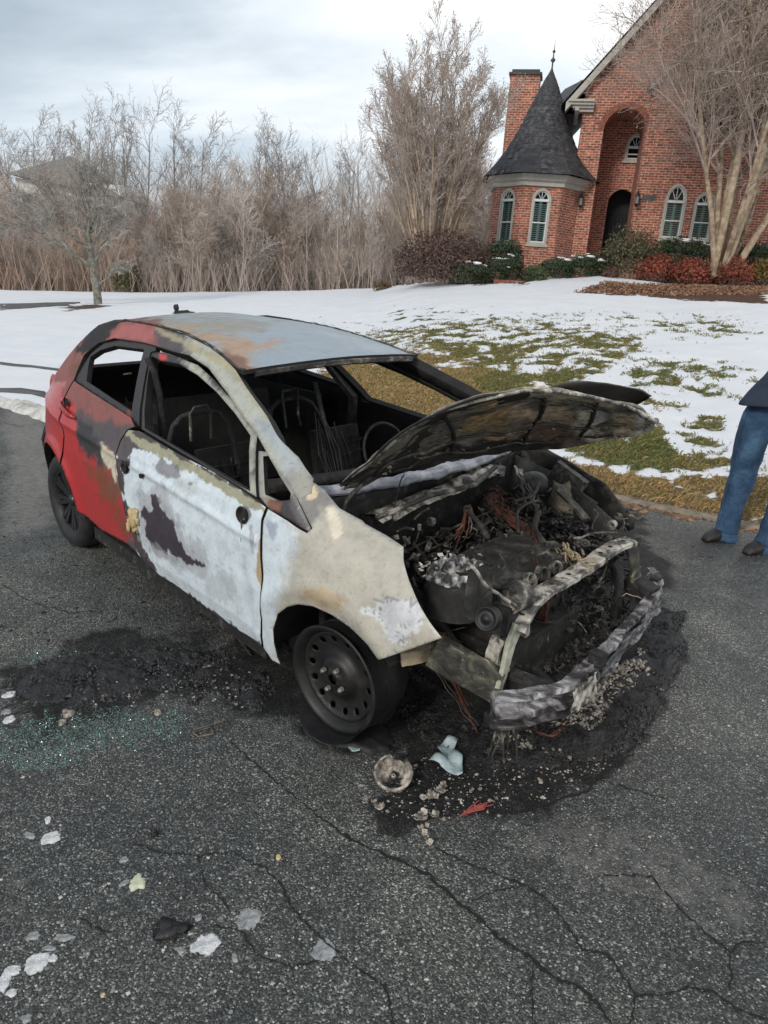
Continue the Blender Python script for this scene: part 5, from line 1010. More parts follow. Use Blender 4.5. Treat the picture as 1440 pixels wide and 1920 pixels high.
# tailgate: glass opening and lower skin (seen only through the cabin)
tg = MB(); 
def tgp(u, v): # u across -1..1, v 0 top..1 bottom
    x = np.interp(v, [0,.45,.55,1], [-1.33,-1.70,-1.80,-1.84]); z = np.interp(v, [0,.45,.55,1], [1.36,1.0,.88,.40]); w = np.interp(v, [0,.45,.55,1], [.44,.60,.64,.68]); return (x-.05*(1-u*u), u*w, z)
V, Fc = cdt([(-1,0),(1,0),(1,1),(-1,1)], [[(-.85,.07),(.85,.07),(.88,.36),(-.88,.36)]], .07); sheet('tailgate', V, Fc, tgp, (-.8,0,.5), .03, [M_redp, M_in], car, lambda P: np.tile([.30,.05,.045],(len(P),1)), flip=True)
m = MB(); 
V, Fc = cdt([(-.70,.28),(.70,.28),(.74,.60),(.70,.68),(-.70,.68),(-.74,.60)], [], .06); sheet('rear_bumper', V, Fc, lambda y, z: (-1.92+.16*(abs(y)/.72)**3, y, z), (-1,0,0), .03, [M_redp, M_in], car, lambda P: np.tile([.38,.02,.02],(len(P),1)), flip=True)
c = (-1.70,-.675,.93); c = (-1.66,-.64,.93); m = MB(); m.col = (.35,.05,.04); m.add(*blobmesh(c, (.09,.02,.10), 14, 9, 3, .05)); m.build('tail_lamp', M_redp, car, True)
# parcel shelf / rear seat back / inner wall liners
m = MB(); m.box((-1.0,0,.62), (.12,1.1,.62), rot=ry(-.25)); m.build('rear_seat_frame', M_in, car)
m = MB(); m.tube([cy(q,-.45) for q in ((232,702),(246,700))], .006, 5); m.build('grab_handle', M_wdk, car); m = MB(); m.tube([cy(q,-.3) for q in ((236,745),(240,760),(243,770))], .006, 5); m.build('seat_belt_rod', M_wdk, car)
for s_ in (-1, 1): m = MB(); m.box((-1.02, s_*.66, .62), (.92,.02,.66)); m.build('inner_trim', M_in, car)
# B-pillar posts inside the car
for s_ in (-1, 1):
    m = MB(); A = cs((262,668)); B = cs((250,800)); m.tube([(A[0], s_*(-A[1]-.07)*1., A[2]+.03),(B[0]-.02, s_*(-B[1]-.09), B[2]),(B[0]-.05, s_*(-B[1]-.08), .3)], [.035,.055,.06], 6, flat=.6); m.build('b_pillar', M_char, car)
m = MB(); pts = [cy(q,-.62) for q in ((276,672),(290,700),(300,740),(306,790),(308,820))]; m.tube(pts, .018, 5, flat=.5); m.build('door_rubber', M_char, car)
M_sdk = simple('dark_sooty_metal', [(.30,(.006,.006,.006)),(.55,(.025,.024,.022)),(.70,(.10,.095,.085))], 14, .7, bs=.4, bd=.006)
# seats: bent hoops of bare tube
def seatframe(q1, q2, x0, y0):
    s = MB()
    for pl, r in q1: s.tube([cx(q, x0) for q in pl], r, 6)
    o = s.build('seat_frame', M_char, car, True); h = MB()
    for pl, r in q2: h.tube([cx(q, x0+.015) for q in pl], r, 5)
    h.build('headrest_post', M_soot, o)
    b = MB(); b.box((x0+.12, y0, .42), (.50,.44,.07)); b.box((x0-.03, y0, .66), (.05,.34,.40), rot=ry(-.2)); b.build('seat_pan', M_in, o)
    w = MB()
    for k in range(7):
        y = y0-.15+.3*k/6; w.tube([(x0+.0,y,.50),(x0-.01+.02*sin(k),y+.01,.66),(x0-.02,y,.80)], .004, 4)
    for k in range(5): w.tube([(x0,y0-.17,.5+.07*k),(x0+.01,y0,.49+.07*k),(x0,y0+.17,.5+.07*k)], .004, 4)
    w.build('seat_spring', M_char, o)
seatframe([([(318,860),(318,825),(324,800),(339,783),(356,776),(385,770),(410,773),(428,796),(438,830),(446,870),(450,900)], .013)], [([(358,827),(356,777),(364,764),(388,760),(395,775),(396,822)], .007)], -.02, -.37)
seatframe([([(504,800),(508,768),(520,754),(540,748),(562,745),(582,754),(597,777),(614,815),(628,855),(640,890)], .013)], [([(537,802),(529,743),(531,733),(558,729),(559,777),(564,797)], .007)], -.02, .37)
m = MB(); 
for a in (0,1,2): m.tube([cx((587+a*3,716), .1), cx((606+a*2,789), .12), cx((622+a*6,850-a*4), .2), cx((634+a*5,905), .3)], .006, 4)
for k in range(10): a = random.uniform(590,650); m.tube([cx((a,790+random.uniform(-20,20)), .1), cx((a+random.uniform(5,20),850), .2), cx((a+random.uniform(10,40),910), .3)], .0035, 3)
m.build('hanging_strip', M_sdk, car)
m = MB(); m.tube([(.62,-.66,.86),(.66,-.3,.84),(.68,0,.83),(.66,.3,.84),(.62,.66,.86)], .035, 8); m.tube([(.66,.38,.84),(.50,.38,.80),(.38,.38,.79)], .02, 6); m.build('dash_beam', M_char, car, True)
m = MB(); m.lathe([(.155,.0),(.165,.008),(.175,0),(.165,-.008)], 24, Matrix.Translation((.36,.38,.80))@Matrix.Rotation(R(65),4,'Y'), closed=True); m.build('steering_wheel', M_char, car, True)
for k in range(40):                 # heap of burnt remains on the cabin floor
    pass
hp_ = MB()
for k in range(60): hp_.add(*blobmesh((random.uniform(-.6,.8), random.uniform(-.6,.6), random.uniform(.28,.42)), tuple(random.uniform(.03,.12) for _ in range(3)), 7, 5, k, .5))
hp_.build('cabin_debris', M_char, car)['kind'] = 'stuff'
# ---- hood: buckled shell, lifted and twisted
def bez(P, t): P = np.array(P, float); return np.array([np.interp(t, np.linspace(0,1,len(P)), P[:,i]) for i in range(P.shape[1])])
def smoothpoly(P, n=40):
    P = np.array(P, float); s = np.concatenate([[0], np.cumsum(np.linalg.norm(np.diff(P, axis=0), axis=1))]); s /= s[-1]; t = np.linspace(0,1,n); Q = np.stack([np.interp(t, s, P[:,i]) for i in range(3)], 1)
    for _ in range(2): Q[1:-1] = (Q[:-2]+2*Q[1:-1]+Q[2:])/4
    return Q
def dpt(q, y): return cy(q, y)
up_e = smoothpoly([dpt((638,911),-.60), dpt((702,859),-.60), dpt((769,801),-.58), dpt((831,768),-.55), dpt((911,747),-.50), dpt((978,732),-.40), dpt((1044,733),-.22), dpt((1111,744),.0), dpt((1165,757),.2), dpt((1200,772),.38), dpt((1229,797),.50)], 70)
lo_e = smoothpoly([dpt((640,914),-.595), dpt((680,912),-.50), dpt((711,896),-.42), dpt((778,879),-.25), dpt((849,865),-.05), dpt((933,853),.2), dpt((978,842),.34), dpt((1044,839),.48), dpt((1089,835),.56), dpt((1156,827),.60), dpt((1209,813),.56), dpt((1229,798),.50)], 70)
def hoodpatch(A, B, nv, bul, amp, seed, rib=1.):
    vs = []
    for i in range(len(A)):
        for j in range(nv):
            t = j/(nv-1); p = A[i]*(1-t)+B[i]*t; k = sin(pi*t); e = sin(pi*min(1, i/(len(A)-1)*1.0))
            p = p+np.array(bul)*k*(.3+.7*e); n = NZ.noise(Vector(p)*4+Vector((seed,0,0)))*amp+NZ.noise(Vector(p)*11+Vector((seed,5,0)))*amp*.5; vs.append(p+np.array([.2,-.55,.8])*(n+rib*.011*math.tanh(3*sin(i*.42)*sin(t*8.5+.3))*sh_smooth(0,.12,t)*sh_smooth(1,.88,t)))
    return np.array(vs)
HL = [([(702,860),(830,790),(860,800),(760,850),(680,900)], (.17,.16,.14,.7,.7), 14, 20), ([(900,760),(960,745),(985,770),(940,800),(890,810),(860,815)], (.42,.29,.13,.7,.9), 5, 14), ([(970,745),(1050,745),(1080,780),(1060,800),(1000,790),(960,770)], (.58,.45,.32,.7,.95), 6, 16),
 ([(1080,760),(1130,760),(1130,830),(1080,820)], (.72,.65,.54,.7,.95), 6, 14), ([(1150,768),(1192,776),(1190,822),(1146,826)], (.66,.54,.38,.7,.95), 3, 6), ([(1195,778),(1240,795),(1215,815),(1192,820)], (.80,.78,.72,.7,.95), 3, 6), ([(1115,745),(1140,755),(1135,790),(1110,780)], (.40,.42,.46,.7,.8), 4, 8),  # burnt ash tones; beige and tip lightened, standing in for light on the underside
 ([(1000,788),(1060,800),(1100,830),(1040,838),(980,830),(960,800)], (.14,.075,.05,.7,.8), 8, 12), ([(720,868),(850,830),(980,815),(1050,832),(1040,845),(850,870),(640,920)], (.018,.017,.016,.75,.95), 8, 14), ([(990,735),(1050,748),(1000,770),(985,760)], (.12,.12,.14,.7,.8), 5, 12), ([(980,728),(1060,735),(1150,757),(1150,768),(1060,748),(985,742)], (.55,.48,.36,.7,.9), 3, 5),
 ([(908,822),(960,812),(975,820),(930,830)], (.45,.30,.16,.6,.9), 2, 3), ([(860,828),(885,820),(890,832),(870,838)], (.3,.3,.3,.6,.8), 2, 6), ([(880,835),(960,822),(990,832),(940,846)], SOOT, 3, 6)]
nv = 40; Ph = hoodpatch(up_e, lo_e, nv, (-.03,.10,.0), .030, 2); nu = len(up_e)
# pressed ribs and dents of the inner panel
hood = MB(); Fh = [(i*nv+j, (i+1)*nv+j, (i+1)*nv+j+1, i*nv+j+1) for i in range(nu-1) for j in range(nv-1)]
hood.add(Ph, Fh); ho = hood.build('hood', attrmat('burnt_hood_metal', .7, 26, .62, .9, .012, 0, 34), car, True); setcol(ho.data, layers(Ph, (.19,.17,.14,.7), HL))
md = ho.modifiers.new('s', 'SOLIDIFY'); md.thickness = .012; md.offset = 1
# outer skin, peeled away from the inner frame at the front and left
A2 = smoothpoly([dpt((636,908),-.61), dpt((702,853),-.62), dpt((769,795),-.60), dpt((831,762),-.57), dpt((911,741),-.52), dpt((978,728),-.38), dpt((1045,719),-.14), dpt((1098,714),.08), dpt((1156,720),.28), dpt((1196,731),.44), dpt((1218,747),.54)], 60)
B2 = smoothpoly([dpt((640,911),-.58), dpt((720,880),-.40), dpt((849,850),-.02), dpt((960,825),.34), dpt((1050,810),.52), dpt((1120,790),.62), dpt((1170,768),.66), dpt((1200,757),.64), dpt((1218,748),.545)], 60)
Po = hoodpatch(A2, B2, 16, (.0,.06,.02), .018, 9, 0.); m = MB(); m.add(Po, [(i*16+j, (i+1)*16+j, (i+1)*16+j+1, i*16+j+1) for i in range(59) for j in range(15)]); sk = m.build('outer_skin', simple('hood_skin_soot', [(.3,(.010,.010,.010)),(.6,(.028,.026,.025)),(.75,(.08,.075,.07))], 7, .55, bs=.4, bd=.01), ho, True)
md = sk.modifiers.new('s', 'SOLIDIFY'); md.thickness = .006
for jj, i0, i1, w in ((7,4,62,.011),(24,6,60,.013),(33,10,58,.009)):
    m = MB(); pts = [Ph[i*nv+jj]+np.array([.25,-.55,-.1])*.012 for i in range(i0,i1)]; m.tube(pts, [w*(1+.35*NZ.noise(Vector(p)*18)) for p in pts], 6, flat=.55); m.build('hood_rib', M_olive, ho, True)
for ii in (22,38,50):
    m = MB(); pts = [Ph[ii*nv+j]+np.array([.25,-.55,-.1])*.012 for j in range(5,35)]; m.tube(pts, [.010*(1+.35*NZ.noise(Vector(p)*18)) for p in pts], 6, flat=.55); m.build('hood_rib', M_sdk, ho, True)
m = MB(); m.tube([p+np.array([.1,-.2,-.02])*.02 for p in up_e[3:68]], [.007*(1+.4*NZ.noise(Vector(p)*16)) for p in up_e[3:68]], 6); m.build('hood_edge', M_ash, ho, True)
# flaking crust on the underside of the hood
m = MB(); rr = random.Random(2)
for k in range(240):
    i = rr.randrange(8, nu-3); j = rr.randrange(2, nv-6); p = Ph[i*nv+j]; a = Ph[(i+1)*nv+j]-p; b = Ph[i*nv+j+1]-p; n = np.cross(a, b); n /= np.linalg.norm(n)+1e-9; n = n if n@(COC-p) > 0 else -n
    a /= np.linalg.norm(a)+1e-9; b /= np.linalg.norm(b)+1e-9; s1, s2 = rr.uniform(.004,.018), rr.uniform(.004,.014); o = p+n*.004
    m.add([o-a*s1-b*s2*.4, o+a*s1*.6-b*s2+n*rr.uniform(.001,.008), o+a*s1+b*s2*.5+n*rr.uniform(.001,.010), o-a*s1*.3+b*s2], [(0,1,2,3)])
mm_ = m.build('peeling_crust', simple('crust', [(.3,(.05,.045,.04)),(.5,(.24,.20,.15)),(.7,(.55,.50,.42))], 8, .85, bs=.3), ho)
mm_['kind'] = 'stuff'
m = MB(); m.tube([dpt((680,908),-.56), dpt((662,925),-.58), dpt((650,940),-.60), dpt((645,955),-.61)], [.012,.02,.016,.014], 6, flat=.5); m.build('hinge', M_olive, ho)
m = MB(); m.tube([cy((1152,815),.5), cy((1157,828),.49)], .005, 5); m.build('latch_pin', M_ash, ho)
# ---- engine bay structure
m = MB(); ys = np.linspace(-.66,.66,30); vs = []
for y in ys:
    bx = 1.02+.10*(1-(y/.66)**2); r_ = .006*NZ.noise(Vector((y*9,0,0)))
    for dx, z in ((-.10,.93),(-.06,.952),(-.03,.958),(0,.952),(.012,.935),(.006,.925),(-.01,.922)): vs.append((bx+dx, y, z+r_*2))
m.add(vs, [(i*7+j, i*7+j+1, i*7+j+8, i*7+j+7) for i in range(29) for j in range(6)]); m.build('cowl', simple('cowl_ash', [(.3,(.05,.05,.055)),(.5,(.19,.20,.23)),(.7,(.42,.43,.45))], 10, .6, bs=.4, dist=.6), car, True)
m = MB()                            # ragged ash-white remains of the wiper tray
pl = [cx(q, 1.17) for q in ((715,985),(740,975),(770,960),(810,945),(850,930),(890,908),(925,893),(950,888))]; P_ = smoothpoly(pl, 50); vs = []
for i, p in enumerate(P_):
    for j in range(7):
        t = j/6; n = NZ.noise(Vector(p)*16+Vector((j*.9,0,0))); vs.append(p+np.array([-.12*t+.0, 0, .035*sin(pi*t)])+np.array([.015,.01,.022])*n*(1.4 if j in (0,) else .8))
m.add(vs, [(i*7+j, i*7+j+1, i*7+j+8, i*7+j+7) for i in range(49) for j in range(6)]); m.build('wiper_tray', M_ash, car)
m = MB(); V, Fc = cdt([(-.66,.28),(.66,.28),(.66,.92),(-.66,.92)], [], .05); fw = sheet('firewall', V, Fc, lambda y, z: (1.06+.03*NZ.noise(Vector((y*4,z*4,0)))+.02*sin(y*17), y, z), (1,0,0), .02, [M_char, M_in], car)
for q, r in (((810,1048),.028),((893,1003),.024)):
    c = cx(q, 1.10); m = MB(); m.lathe([(r,0),(r*1.2,.012),(r*.8,.03),(0,.03)], 10, Matrix.Translation(c)@Matrix.Rotation(pi/2,4,'Y')); m.build('grommet', M_soot, fw)
m = MB(); m.tube([cx((748,1040),1.14), cx((860,985),1.14), cx((930,955),1.14)], .007, 6); m.tube([cx((752,1056),1.18), cx((850,1010),1.18)], .006, 6); m.tube([(1.2,-.5,.86),(1.22,-.2,.90),(1.2,.1,.88),(1.16,.3,.92)], .012, 6); m.build('coolant_pipe', M_soot, car, True)
# inner aprons
for s_, nm in ((-1,'inner_apron'),(1,'inner_apron')):
    V, Fc = cdt([(1.02,.50),(1.05,.84 if s_ < 0 else .90),(1.35,.70 if s_ < 0 else .86),(1.62,.60 if s_ < 0 else .74),(1.70,.54 if s_ < 0 else .62),(1.68,.48),(1.5,.50)], [], .05); sheet(nm, V, Fc, lambda x, z, s_=s_: (x, s_*(.56+.10*max(0,(z-.6)*2)+.01*NZ.noise(Vector((x*7,z*7,s_)))), z), (0,s_,0), .012, [M_sdk, M_sdk], car, flip=(s_ > 0))
# left fender seen from inside: dark torn plate, with its box-shaped upper rail
V, Fc = cdt([(1.02,.98),(1.18,.965),(1.30,.93),(1.42,.89),(1.52,.86),(1.60,.78),(1.645,.735),(1.68,.72),(1.685,.675),(1.66,.655),(1.63,.685),(1.61,.645),(1.585,.66),(1.56,.70),(1.50,.66),(1.42,.64),(1.25,.67),(1.08,.60),(1.0,.4),(.96,.25),(.92,.6)], [], .03)
sheet('front_fender', V, Fc, lambda x, z: (x, .66+.05*min(1,max(0,(.95-z)*5))+.012*NZ.noise(Vector((x*6,z*6,7))), z), (0,1,0), .008, [M_sdk, M_sdk], car, flip=True)['label'] = 'black torn left fender, seen from its inner side'
m = MB(); a, b = cz((1040,862),.93), cz((1095,903),.86); dv = b-a
m.box((a+b)/2-np.array([0,0,.05]), (np.linalg.norm(dv), .035, .11), rot=rz(math.atan2(dv[1],dv[0]))@ry(-math.asin(dv[2]/np.linalg.norm(dv)))); m.build('apron_rail', M_olive, car)
m = MB(); m.tube([cz((1060,905),.84), cz((1090,925),.80), cz((1120,945),.77), cz((1118,952),.75), cz((1080,935),.78)], [.012,.016,.012,.01,.01], 6, flat=.6); m.tube([cz((1046,918),.84),cz((1080,950),.78),cz((1100,975),.74)], .03, 6, flat=.4); m.build('headlamp_bracket', M_olive, car)
m = MB(); c = cz((1050,945),.74); V_, F_ = blobmesh(c, (.065,.05,.10), 14, 10, 4, .3); m.add(V_, F_); m.build('scorched_reservoir', simple('scorched_tan', [(.3,(.03,.026,.02)),(.5,(.14,.12,.09)),(.7,(.36,.31,.23))], 12, .7, bs=.5, dist=.5), car, True)
c = cz((1002,898),.86); m = MB(); m.lathe([(.0,.02),(.03,.03),(.05,.02),(.065,0),(.07,-.03),(.04,-.05)], 16, Matrix.Translation(c)); m.build('strut_tower', M_soot, car, True)
# radiator support: bent upper tie bar with its ends
def ribbon(mb, pts, w, h, up=(0,0,1)):
    P = np.array(pts, float); n = len(P); vs = []
    for i in range(n):
        t = P[min(i+1,n-1)]-P[max(i-1,0)]; t /= np.linalg.norm(t); s = np.cross(t, up); s /= np.linalg.norm(s)+1e-9; u = np.cross(s, t); ww = w[i] if hasattr(w,'__len__') else w
        for a, b in ((-1,-.5),(1,-.5),(1,.25),(.82,.5),(-.82,.5),(-1,.25)): vs.append(P[i]+s*a*ww/2+u*b*h)
    mb.add(vs, [(i*6+j, i*6+(j+1)%6, (i+1)*6+(j+1)%6, (i+1)*6+j) for i in range(n-1) for j in range(6)]+[tuple(range(6))[::-1], tuple((n-1)*6+j for j in range(6))])
TB_ = [((1182,1016),.75),((1150,1026),.75),((1092,1066),.74),((1058,1086),.735),((1012,1113),.72),((990,1134),.70),((970,1176),.65),((957,1210),.59),((948,1248),.53),((935,1295),.47)]
tb = smoothpoly([cz(q, z) for q, z in TB_], 60); tb += np.array([[0,0,.008*NZ.noise(Vector(p)*14)] for p in tb])
m = MB(); ribbon(m, tb[:48], .068, .022); to = m.build('tie_bar', M_ash, car)
m = MB(); ribbon(m, tb[24:48]-np.array([.035,0,.035]), .03, .05); ribbon(m, tb[:24]-np.array([.03,0,.03]), .02, .045); m.build('tie_bar_flange', M_olive, to)
m = MB(); ribbon(m, tb[46:], np.linspace(.06,.035,14), .014, up=(1,0,0)); m.build('tie_bar_foot', simple('pale_olive_steel', [(.3,(.12,.12,.09)),(.55,(.38,.38,.30)),(.7,(.52,.52,.44))], 12, .6, bs=.3), to)
hm = MB()
for i in (3,8,13,19,27,33,39,44): hm.lathe([(.0,.013),(.008,.013),(.011,.011)], 8, Matrix.Translation(tb[i]+np.array([0,0,.0])))
hm.build('bolt_hole', M_in, to)
m = MB(); ribbon(m, smoothpoly([cz((1180,1014),.75), cz((1190,1048),.66), cz((1193,1085),.56), cz((1196,1118),.47)], 14), .07, .012, up=(1,0,0)); m.build('support_post', M_olive, car)
m = MB(); ribbon(m, smoothpoly([cz((1150,1050),.68), cz((1160,1075),.62), cz((1158,1130),.48), cz((1150,1180),.36)], 14), .05, .03, up=(1,0,0)); m.build('support_post', M_char, car)
m = MB(); ribbon(m, smoothpoly([cz((985,1150),.64), cz((985,1200),.52), cz((978,1250),.40)], 12), .03, .02, up=(1,0,0)); ribbon(m, smoothpoly([cz((945,1195),.60), cz((932,1225),.54), cz((935,1262),.47)], 12), [.075]*12, .05, up=(1,0,0)); m.build('support_post', M_ash, car)
# near frame rail
m = MB(); P0, P1 = cz((815,1192),.60), cz((938,1262),.515); dv = P1-P0; Lr = np.linalg.norm(dv)
m.box((P0+P1)/2-np.array([0,0,.055]), (Lr,.055,.11), rot=rz(math.atan2(dv[1],dv[0]))@ry(-math.asin(dv[2]/Lr))); fr = m.build('frame_rail', M_olive, car)
for q in ((905,1262),(868,1238),(860,1250),(885,1270)):
    c = cy(q, P0[1]-.035); m = MB(); m.lathe([(0,.003),(.005,.003),(.006,0)], 8, Matrix.Translation(c)@Matrix.Rotation(pi/2,4,'X')); m.build('rail_bolt', M_soot, fr)
m = MB(); ribbon(m, [cz((750,1232),.49), cz((785,1225),.50), cz((818,1212),.515)], [.05,.055,.03], .05, up=(0,0,1)); bk = m.build('tan_bracket', M_tan, car); c = cz((808,1213),.545); m = MB(); m.lathe([(0,.012),(.009,.012),(.012,0)], 8, Matrix.Translation(c)@Matrix.Rotation(pi/2.6,4,'X')); m.build('bolt', M_nut, bk)
# bumper beam
bp = smoothpoly([cz(q, .52) for q in ((927,1302),(965,1300),(1010,1294),(1058,1284),(1098,1248),(1145,1204),(1188,1158),(1218,1122),(1233,1098),(1232,1080),(1222,1064))], 70)
prof = [(0.,0.),(.038,.004),(.044,-.012),(.022,-.026),(.022,-.040),(.046,-.052),(.046,-.076),(.022,-.088),(.022,-.104),(.040,-.114),(.030,-.128),(-.004,-.122),(.006,-.07),(0,-.02)]
vs = []; k = len(prof)
for i, p in enumerate(bp):
    t = bp[min(i+1,69)]-bp[max(i-1,0)]; t[2] = 0; t /= np.linalg.norm(t); nn = np.array([t[1], -t[0], 0]); nn = nn if nn[0] > -.2 else -nn; dmp = 1+.5*NZ.noise(Vector(p)*7)
    for a, b in prof: vs.append(p+nn*(a*dmp-.02)+np.array([0,0,b])+.006*np.array([NZ.noise(Vector(p)*15+Vector((b*40,0,0)))]*3))
m = MB(); m.add(vs, [(i*k+j, i*k+(j+1)%k, (i+1)*k+(j+1)%k, (i+1)*k+j) for i in range(69) for j in range(k)]+[tuple(range(k)), tuple(69*k+j for j in range(k))[::-1]])
M_beam = simple('beam_steel', [(.32,(.012,.011,.012)),(.45,(.05,.046,.048)),(.53,(.20,.19,.195)),(.64,(.50,.50,.51))], 11, .5, bs=.5, bd=.008, bscale=30, dist=1.0, metal=.3)
bo = m.build('bumper_beam', M_beam, car)
def drape(q0, q1, z0, dz, seed, out_=.03):
    m = MB(); a, b = cz(q0, z0), cz(q1, z0); n = 16; vs = []; d = (b-a)/np.linalg.norm(b-a); nn = np.array([d[1], -d[0], 0]); nn = nn if nn[0] > 0 else -nn
    for i in range(n):
        for j in range(8): p = a+(b-a)*i/(n-1)+nn*(out_+.012*NZ.noise(Vector((i*.5,j*.5,seed))))+np.array([0,0,-dz*j/7*(1+.35*NZ.noise(Vector((i*.45,0,seed))))]); vs.append(p)
    m.add(vs, [(i*8+j, i*8+j+1, i*8+j+9, i*8+j+8) for i in range(n-1) for j in range(7)]); return m
drape((1062,1285),(1108,1250),.53,.10,2).build('melted_skin', M_ash, bo)
drape((1110,1240),(1222,1118),.52,.05,5,.04).build('melted_skin', simple('shiny_soot', [(.3,(.015,.015,.017)),(.6,(.09,.09,.10)),(.75,(.42,.43,.46))], 16, .35, bs=.6), bo)
m = MB(); c = cz((1120,1235),.54); m.box(c, (.05,.04,.05)); m.build('beam_clip', M_char, bo); m = MB(); c = cz((1228,1095),.50); m.box(c, (.04,.05,.07)); m.build('beam_clip', M_char, bo)
m = MB(); ribbon(m, [cz((1178,1090),.53), cz((1222,1120),.50)], .09, .085); m.build('crash_box', M_char, car)
m = MB(); ribbon(m, [cz((955,1270),.46), cz((1040,1300),.44)], .07, .05); ribbon(m, [cz((1000,1255),.42), cz((1055,1305),.42)], .03, .03); m.build('crash_box', M_char, car)
m = MB(); m.box((1.84,0,.27), (.08,1.0,.05)); m.build('lower_crossmember', M_char, car)
for k, (q, z) in enumerate((((945,1330),.36),((960,1345),.30))): pass
m = MB()
for k in range(11): a = cz((930+4.5*k,1338), .39); m.tube([a, a+(.012*sin(k*3),.012*cos(k*2),-.06), a+(.03*sin(k*2),.03*cos(k),-.11-.08*random.random())], [.007,.005,.002], 5)
m.build('molten_drips', M_soot, bo)
# engine
ec = cz((948,1038), .78); ex, ey = ec[0], ec[1]; RZ = rz(.05); fx = ex+.135
eng = MB(); eng.box((ex,ey,.56), (.27,.46,.38), rot=RZ, taper=.97); eng.box((ex+.02,ey+.01,.44), (.36,.52,.2), rot=RZ); eo = eng.build('engine', M_sdk, car)
m = MB(); m.box((ex-.02,ey,.765), (.19,.42,.04), rot=RZ, taper=.93)
for k in range(4): m.box((ex-.02,ey-.15+.1*k,.788), (.13,.012,.010), rot=RZ)
m.box((ex-.095,ey,.787), (.012,.38,.010), rot=RZ); m.box((ex+.055,ey,.787), (.012,.38,.012), rot=RZ); vc = m.build('valve_cover', M_sdk, car)
for i in range(8):
    m = MB(); m.lathe([(0,.012),(.007,.011),(.009,0)], 6, Matrix.Translation((ex-.10+.165*(i%2), ey-.185+.053*i, .782))); m.build('cover_bolt', M_soot, vc)
m = MB(); m.lathe([(.02,0),(.026,.004),(.026,.022),(0,.024)], 14, Matrix.Translation((ex-.02,ey-.155,.785))); m.build('oil_cap', M_char, vc)
for i in range(4):
    y = ey-.13+.085*i; m = MB(); Mq = Matrix.Translation((fx+.012, y, .735))@Matrix.Rotation(R(62),4,'Y'); m.lathe([(.019,-.02),(.020,.012),(.027,.016),(.030,.010),(.030,-.012)], 16, Mq); m.lathe([(.019,-.01),(0,-.012)], 12, Mq); m.build('intake_port', M_soot, eo, True)
m = MB(); m.box((fx+.012,ey,.735), (.02,.40,.012), rot=RZ); m.box((fx+.004,ey,.66), (.02,.42,.012), rot=RZ)
for k in range(9): m.box((fx+.010,ey-.19+.047*k,.66), (.028,.010,.10), rot=RZ)
m.build('block_rib', M_soot, eo)
m = MB(); m.tube(smoothpoly([cx(q, fx+.10) for q in ((884,1062),(893,1068),(903,1088),(916,1104),(934,1113),(950,1126),(968,1136))], 20), .006, 6); m.build('pipe', M_ash, eo, True)
m = MB(); m.box(cx((898,1110), fx+.03), (.05,.10,.16), rot=RZ, taper=.8); m.box(cx((958,1150), fx+.05), (.08,.16,.10), rot=RZ, taper=.85); m.build('timing_cover', M_sdk, eo)
c = cx((915,1160), fx+.12); Mp = Matrix.Translation(c)@Matrix.Rotation(R(70),4,'X')@Matrix.Rotation(R(12),4,'Y'); m = MB(); m.lathe([(0,.022),(.010,.022),(.014,.014),(.030,.012),(.034,.020),(.038,.020),(.041,.006),(.037,.0),(.041,-.006),(.041,-.02),(.01,-.02)], 26, Mp); m.build('pulley', M_steel, eo, True)
m = MB(); al = cx((968,1118), fx+.06); m.lathe([(.0,.05),(.045,.05),(.052,.03),(.052,-.04),(.03,-.05)], 20, Matrix.Translation(al)@Matrix.Rotation(R(80),4,'X')); 
for k in range(10): a = k*pi/5; m.box(al+np.array([.047*cos(a), -.052, .047*sin(a)]), (.006,.01,.022), rot=ry(-a))
m.build('alternator', M_soot, eo)
# burnt air box: black opening with a flaky pale rim
c = cz((858,1066), .80); m = MB(); n = 48; vs = []
for i in range(n):
    a = 2*pi*i/n
    for r, z in ((.066,-.14),(.068,-.03),(.072,.004),(.080,.008),(.088,-.004),(.090,-.03)): k = 1+.16*NZ.noise(Vector((cos(a)*1.6,sin(a)*1.6,r*6)))+.10*NZ.noise(Vector((cos(a)*7,sin(a)*7,r*20))); vs.append(c+np.array([r*k*cos(a), r*k*sin(a)*1.2, z+.012*NZ.noise(Vector((cos(a)*5,sin(a)*5,9+z*9)))]))
m.add(vs, [(i*6+j, i*6+j+1, ((i+1)%n)*6+j+1, ((i+1)%n)*6+j) for i in range(n) for j in range(5)]); m.build('air_box', simple('ashy_rim', [(.34,(.012,.012,.012)),(.48,(.05,.05,.052)),(.56,(.30,.30,.31)),(.66,(.62,.62,.62))], 22, .8, bs=.8, bd=.01, bscale=60, dist=.8), car)
m = MB(); m.lathe([(.066,-.10),(0,-.10)], 16, Matrix.Translation(c)); m.build('air_box_well', M_in, car); m = MB(); m.lathe([(.086,-.015),(.10,-.08),(.11,-.16)], 18, Matrix.Translation(c)); m.build('air_box_body', M_sdk, car, True)
m = MB(); rr = random.Random(8)
for k in range(70):
    a = rr.uniform(1.2, 5.6); r = rr.uniform(.06,.12); p = c+np.array([r*cos(a)-.01, r*sin(a)*1.2, rr.uniform(-.03,.02)]); d = np.array([rr.gauss(0,1), rr.gauss(0,1), rr.gauss(0,.5)])*.008; e = np.array([rr.gauss(0,1), rr.gauss(0,1), rr.gauss(0,.7)])*.006
    m.add([p-d, p+e, p+d, p-e+(0,0,.003)], [(0,1,2,3)])
m.build('ash_flakes', M_ash, car)['kind'] = 'stuff'
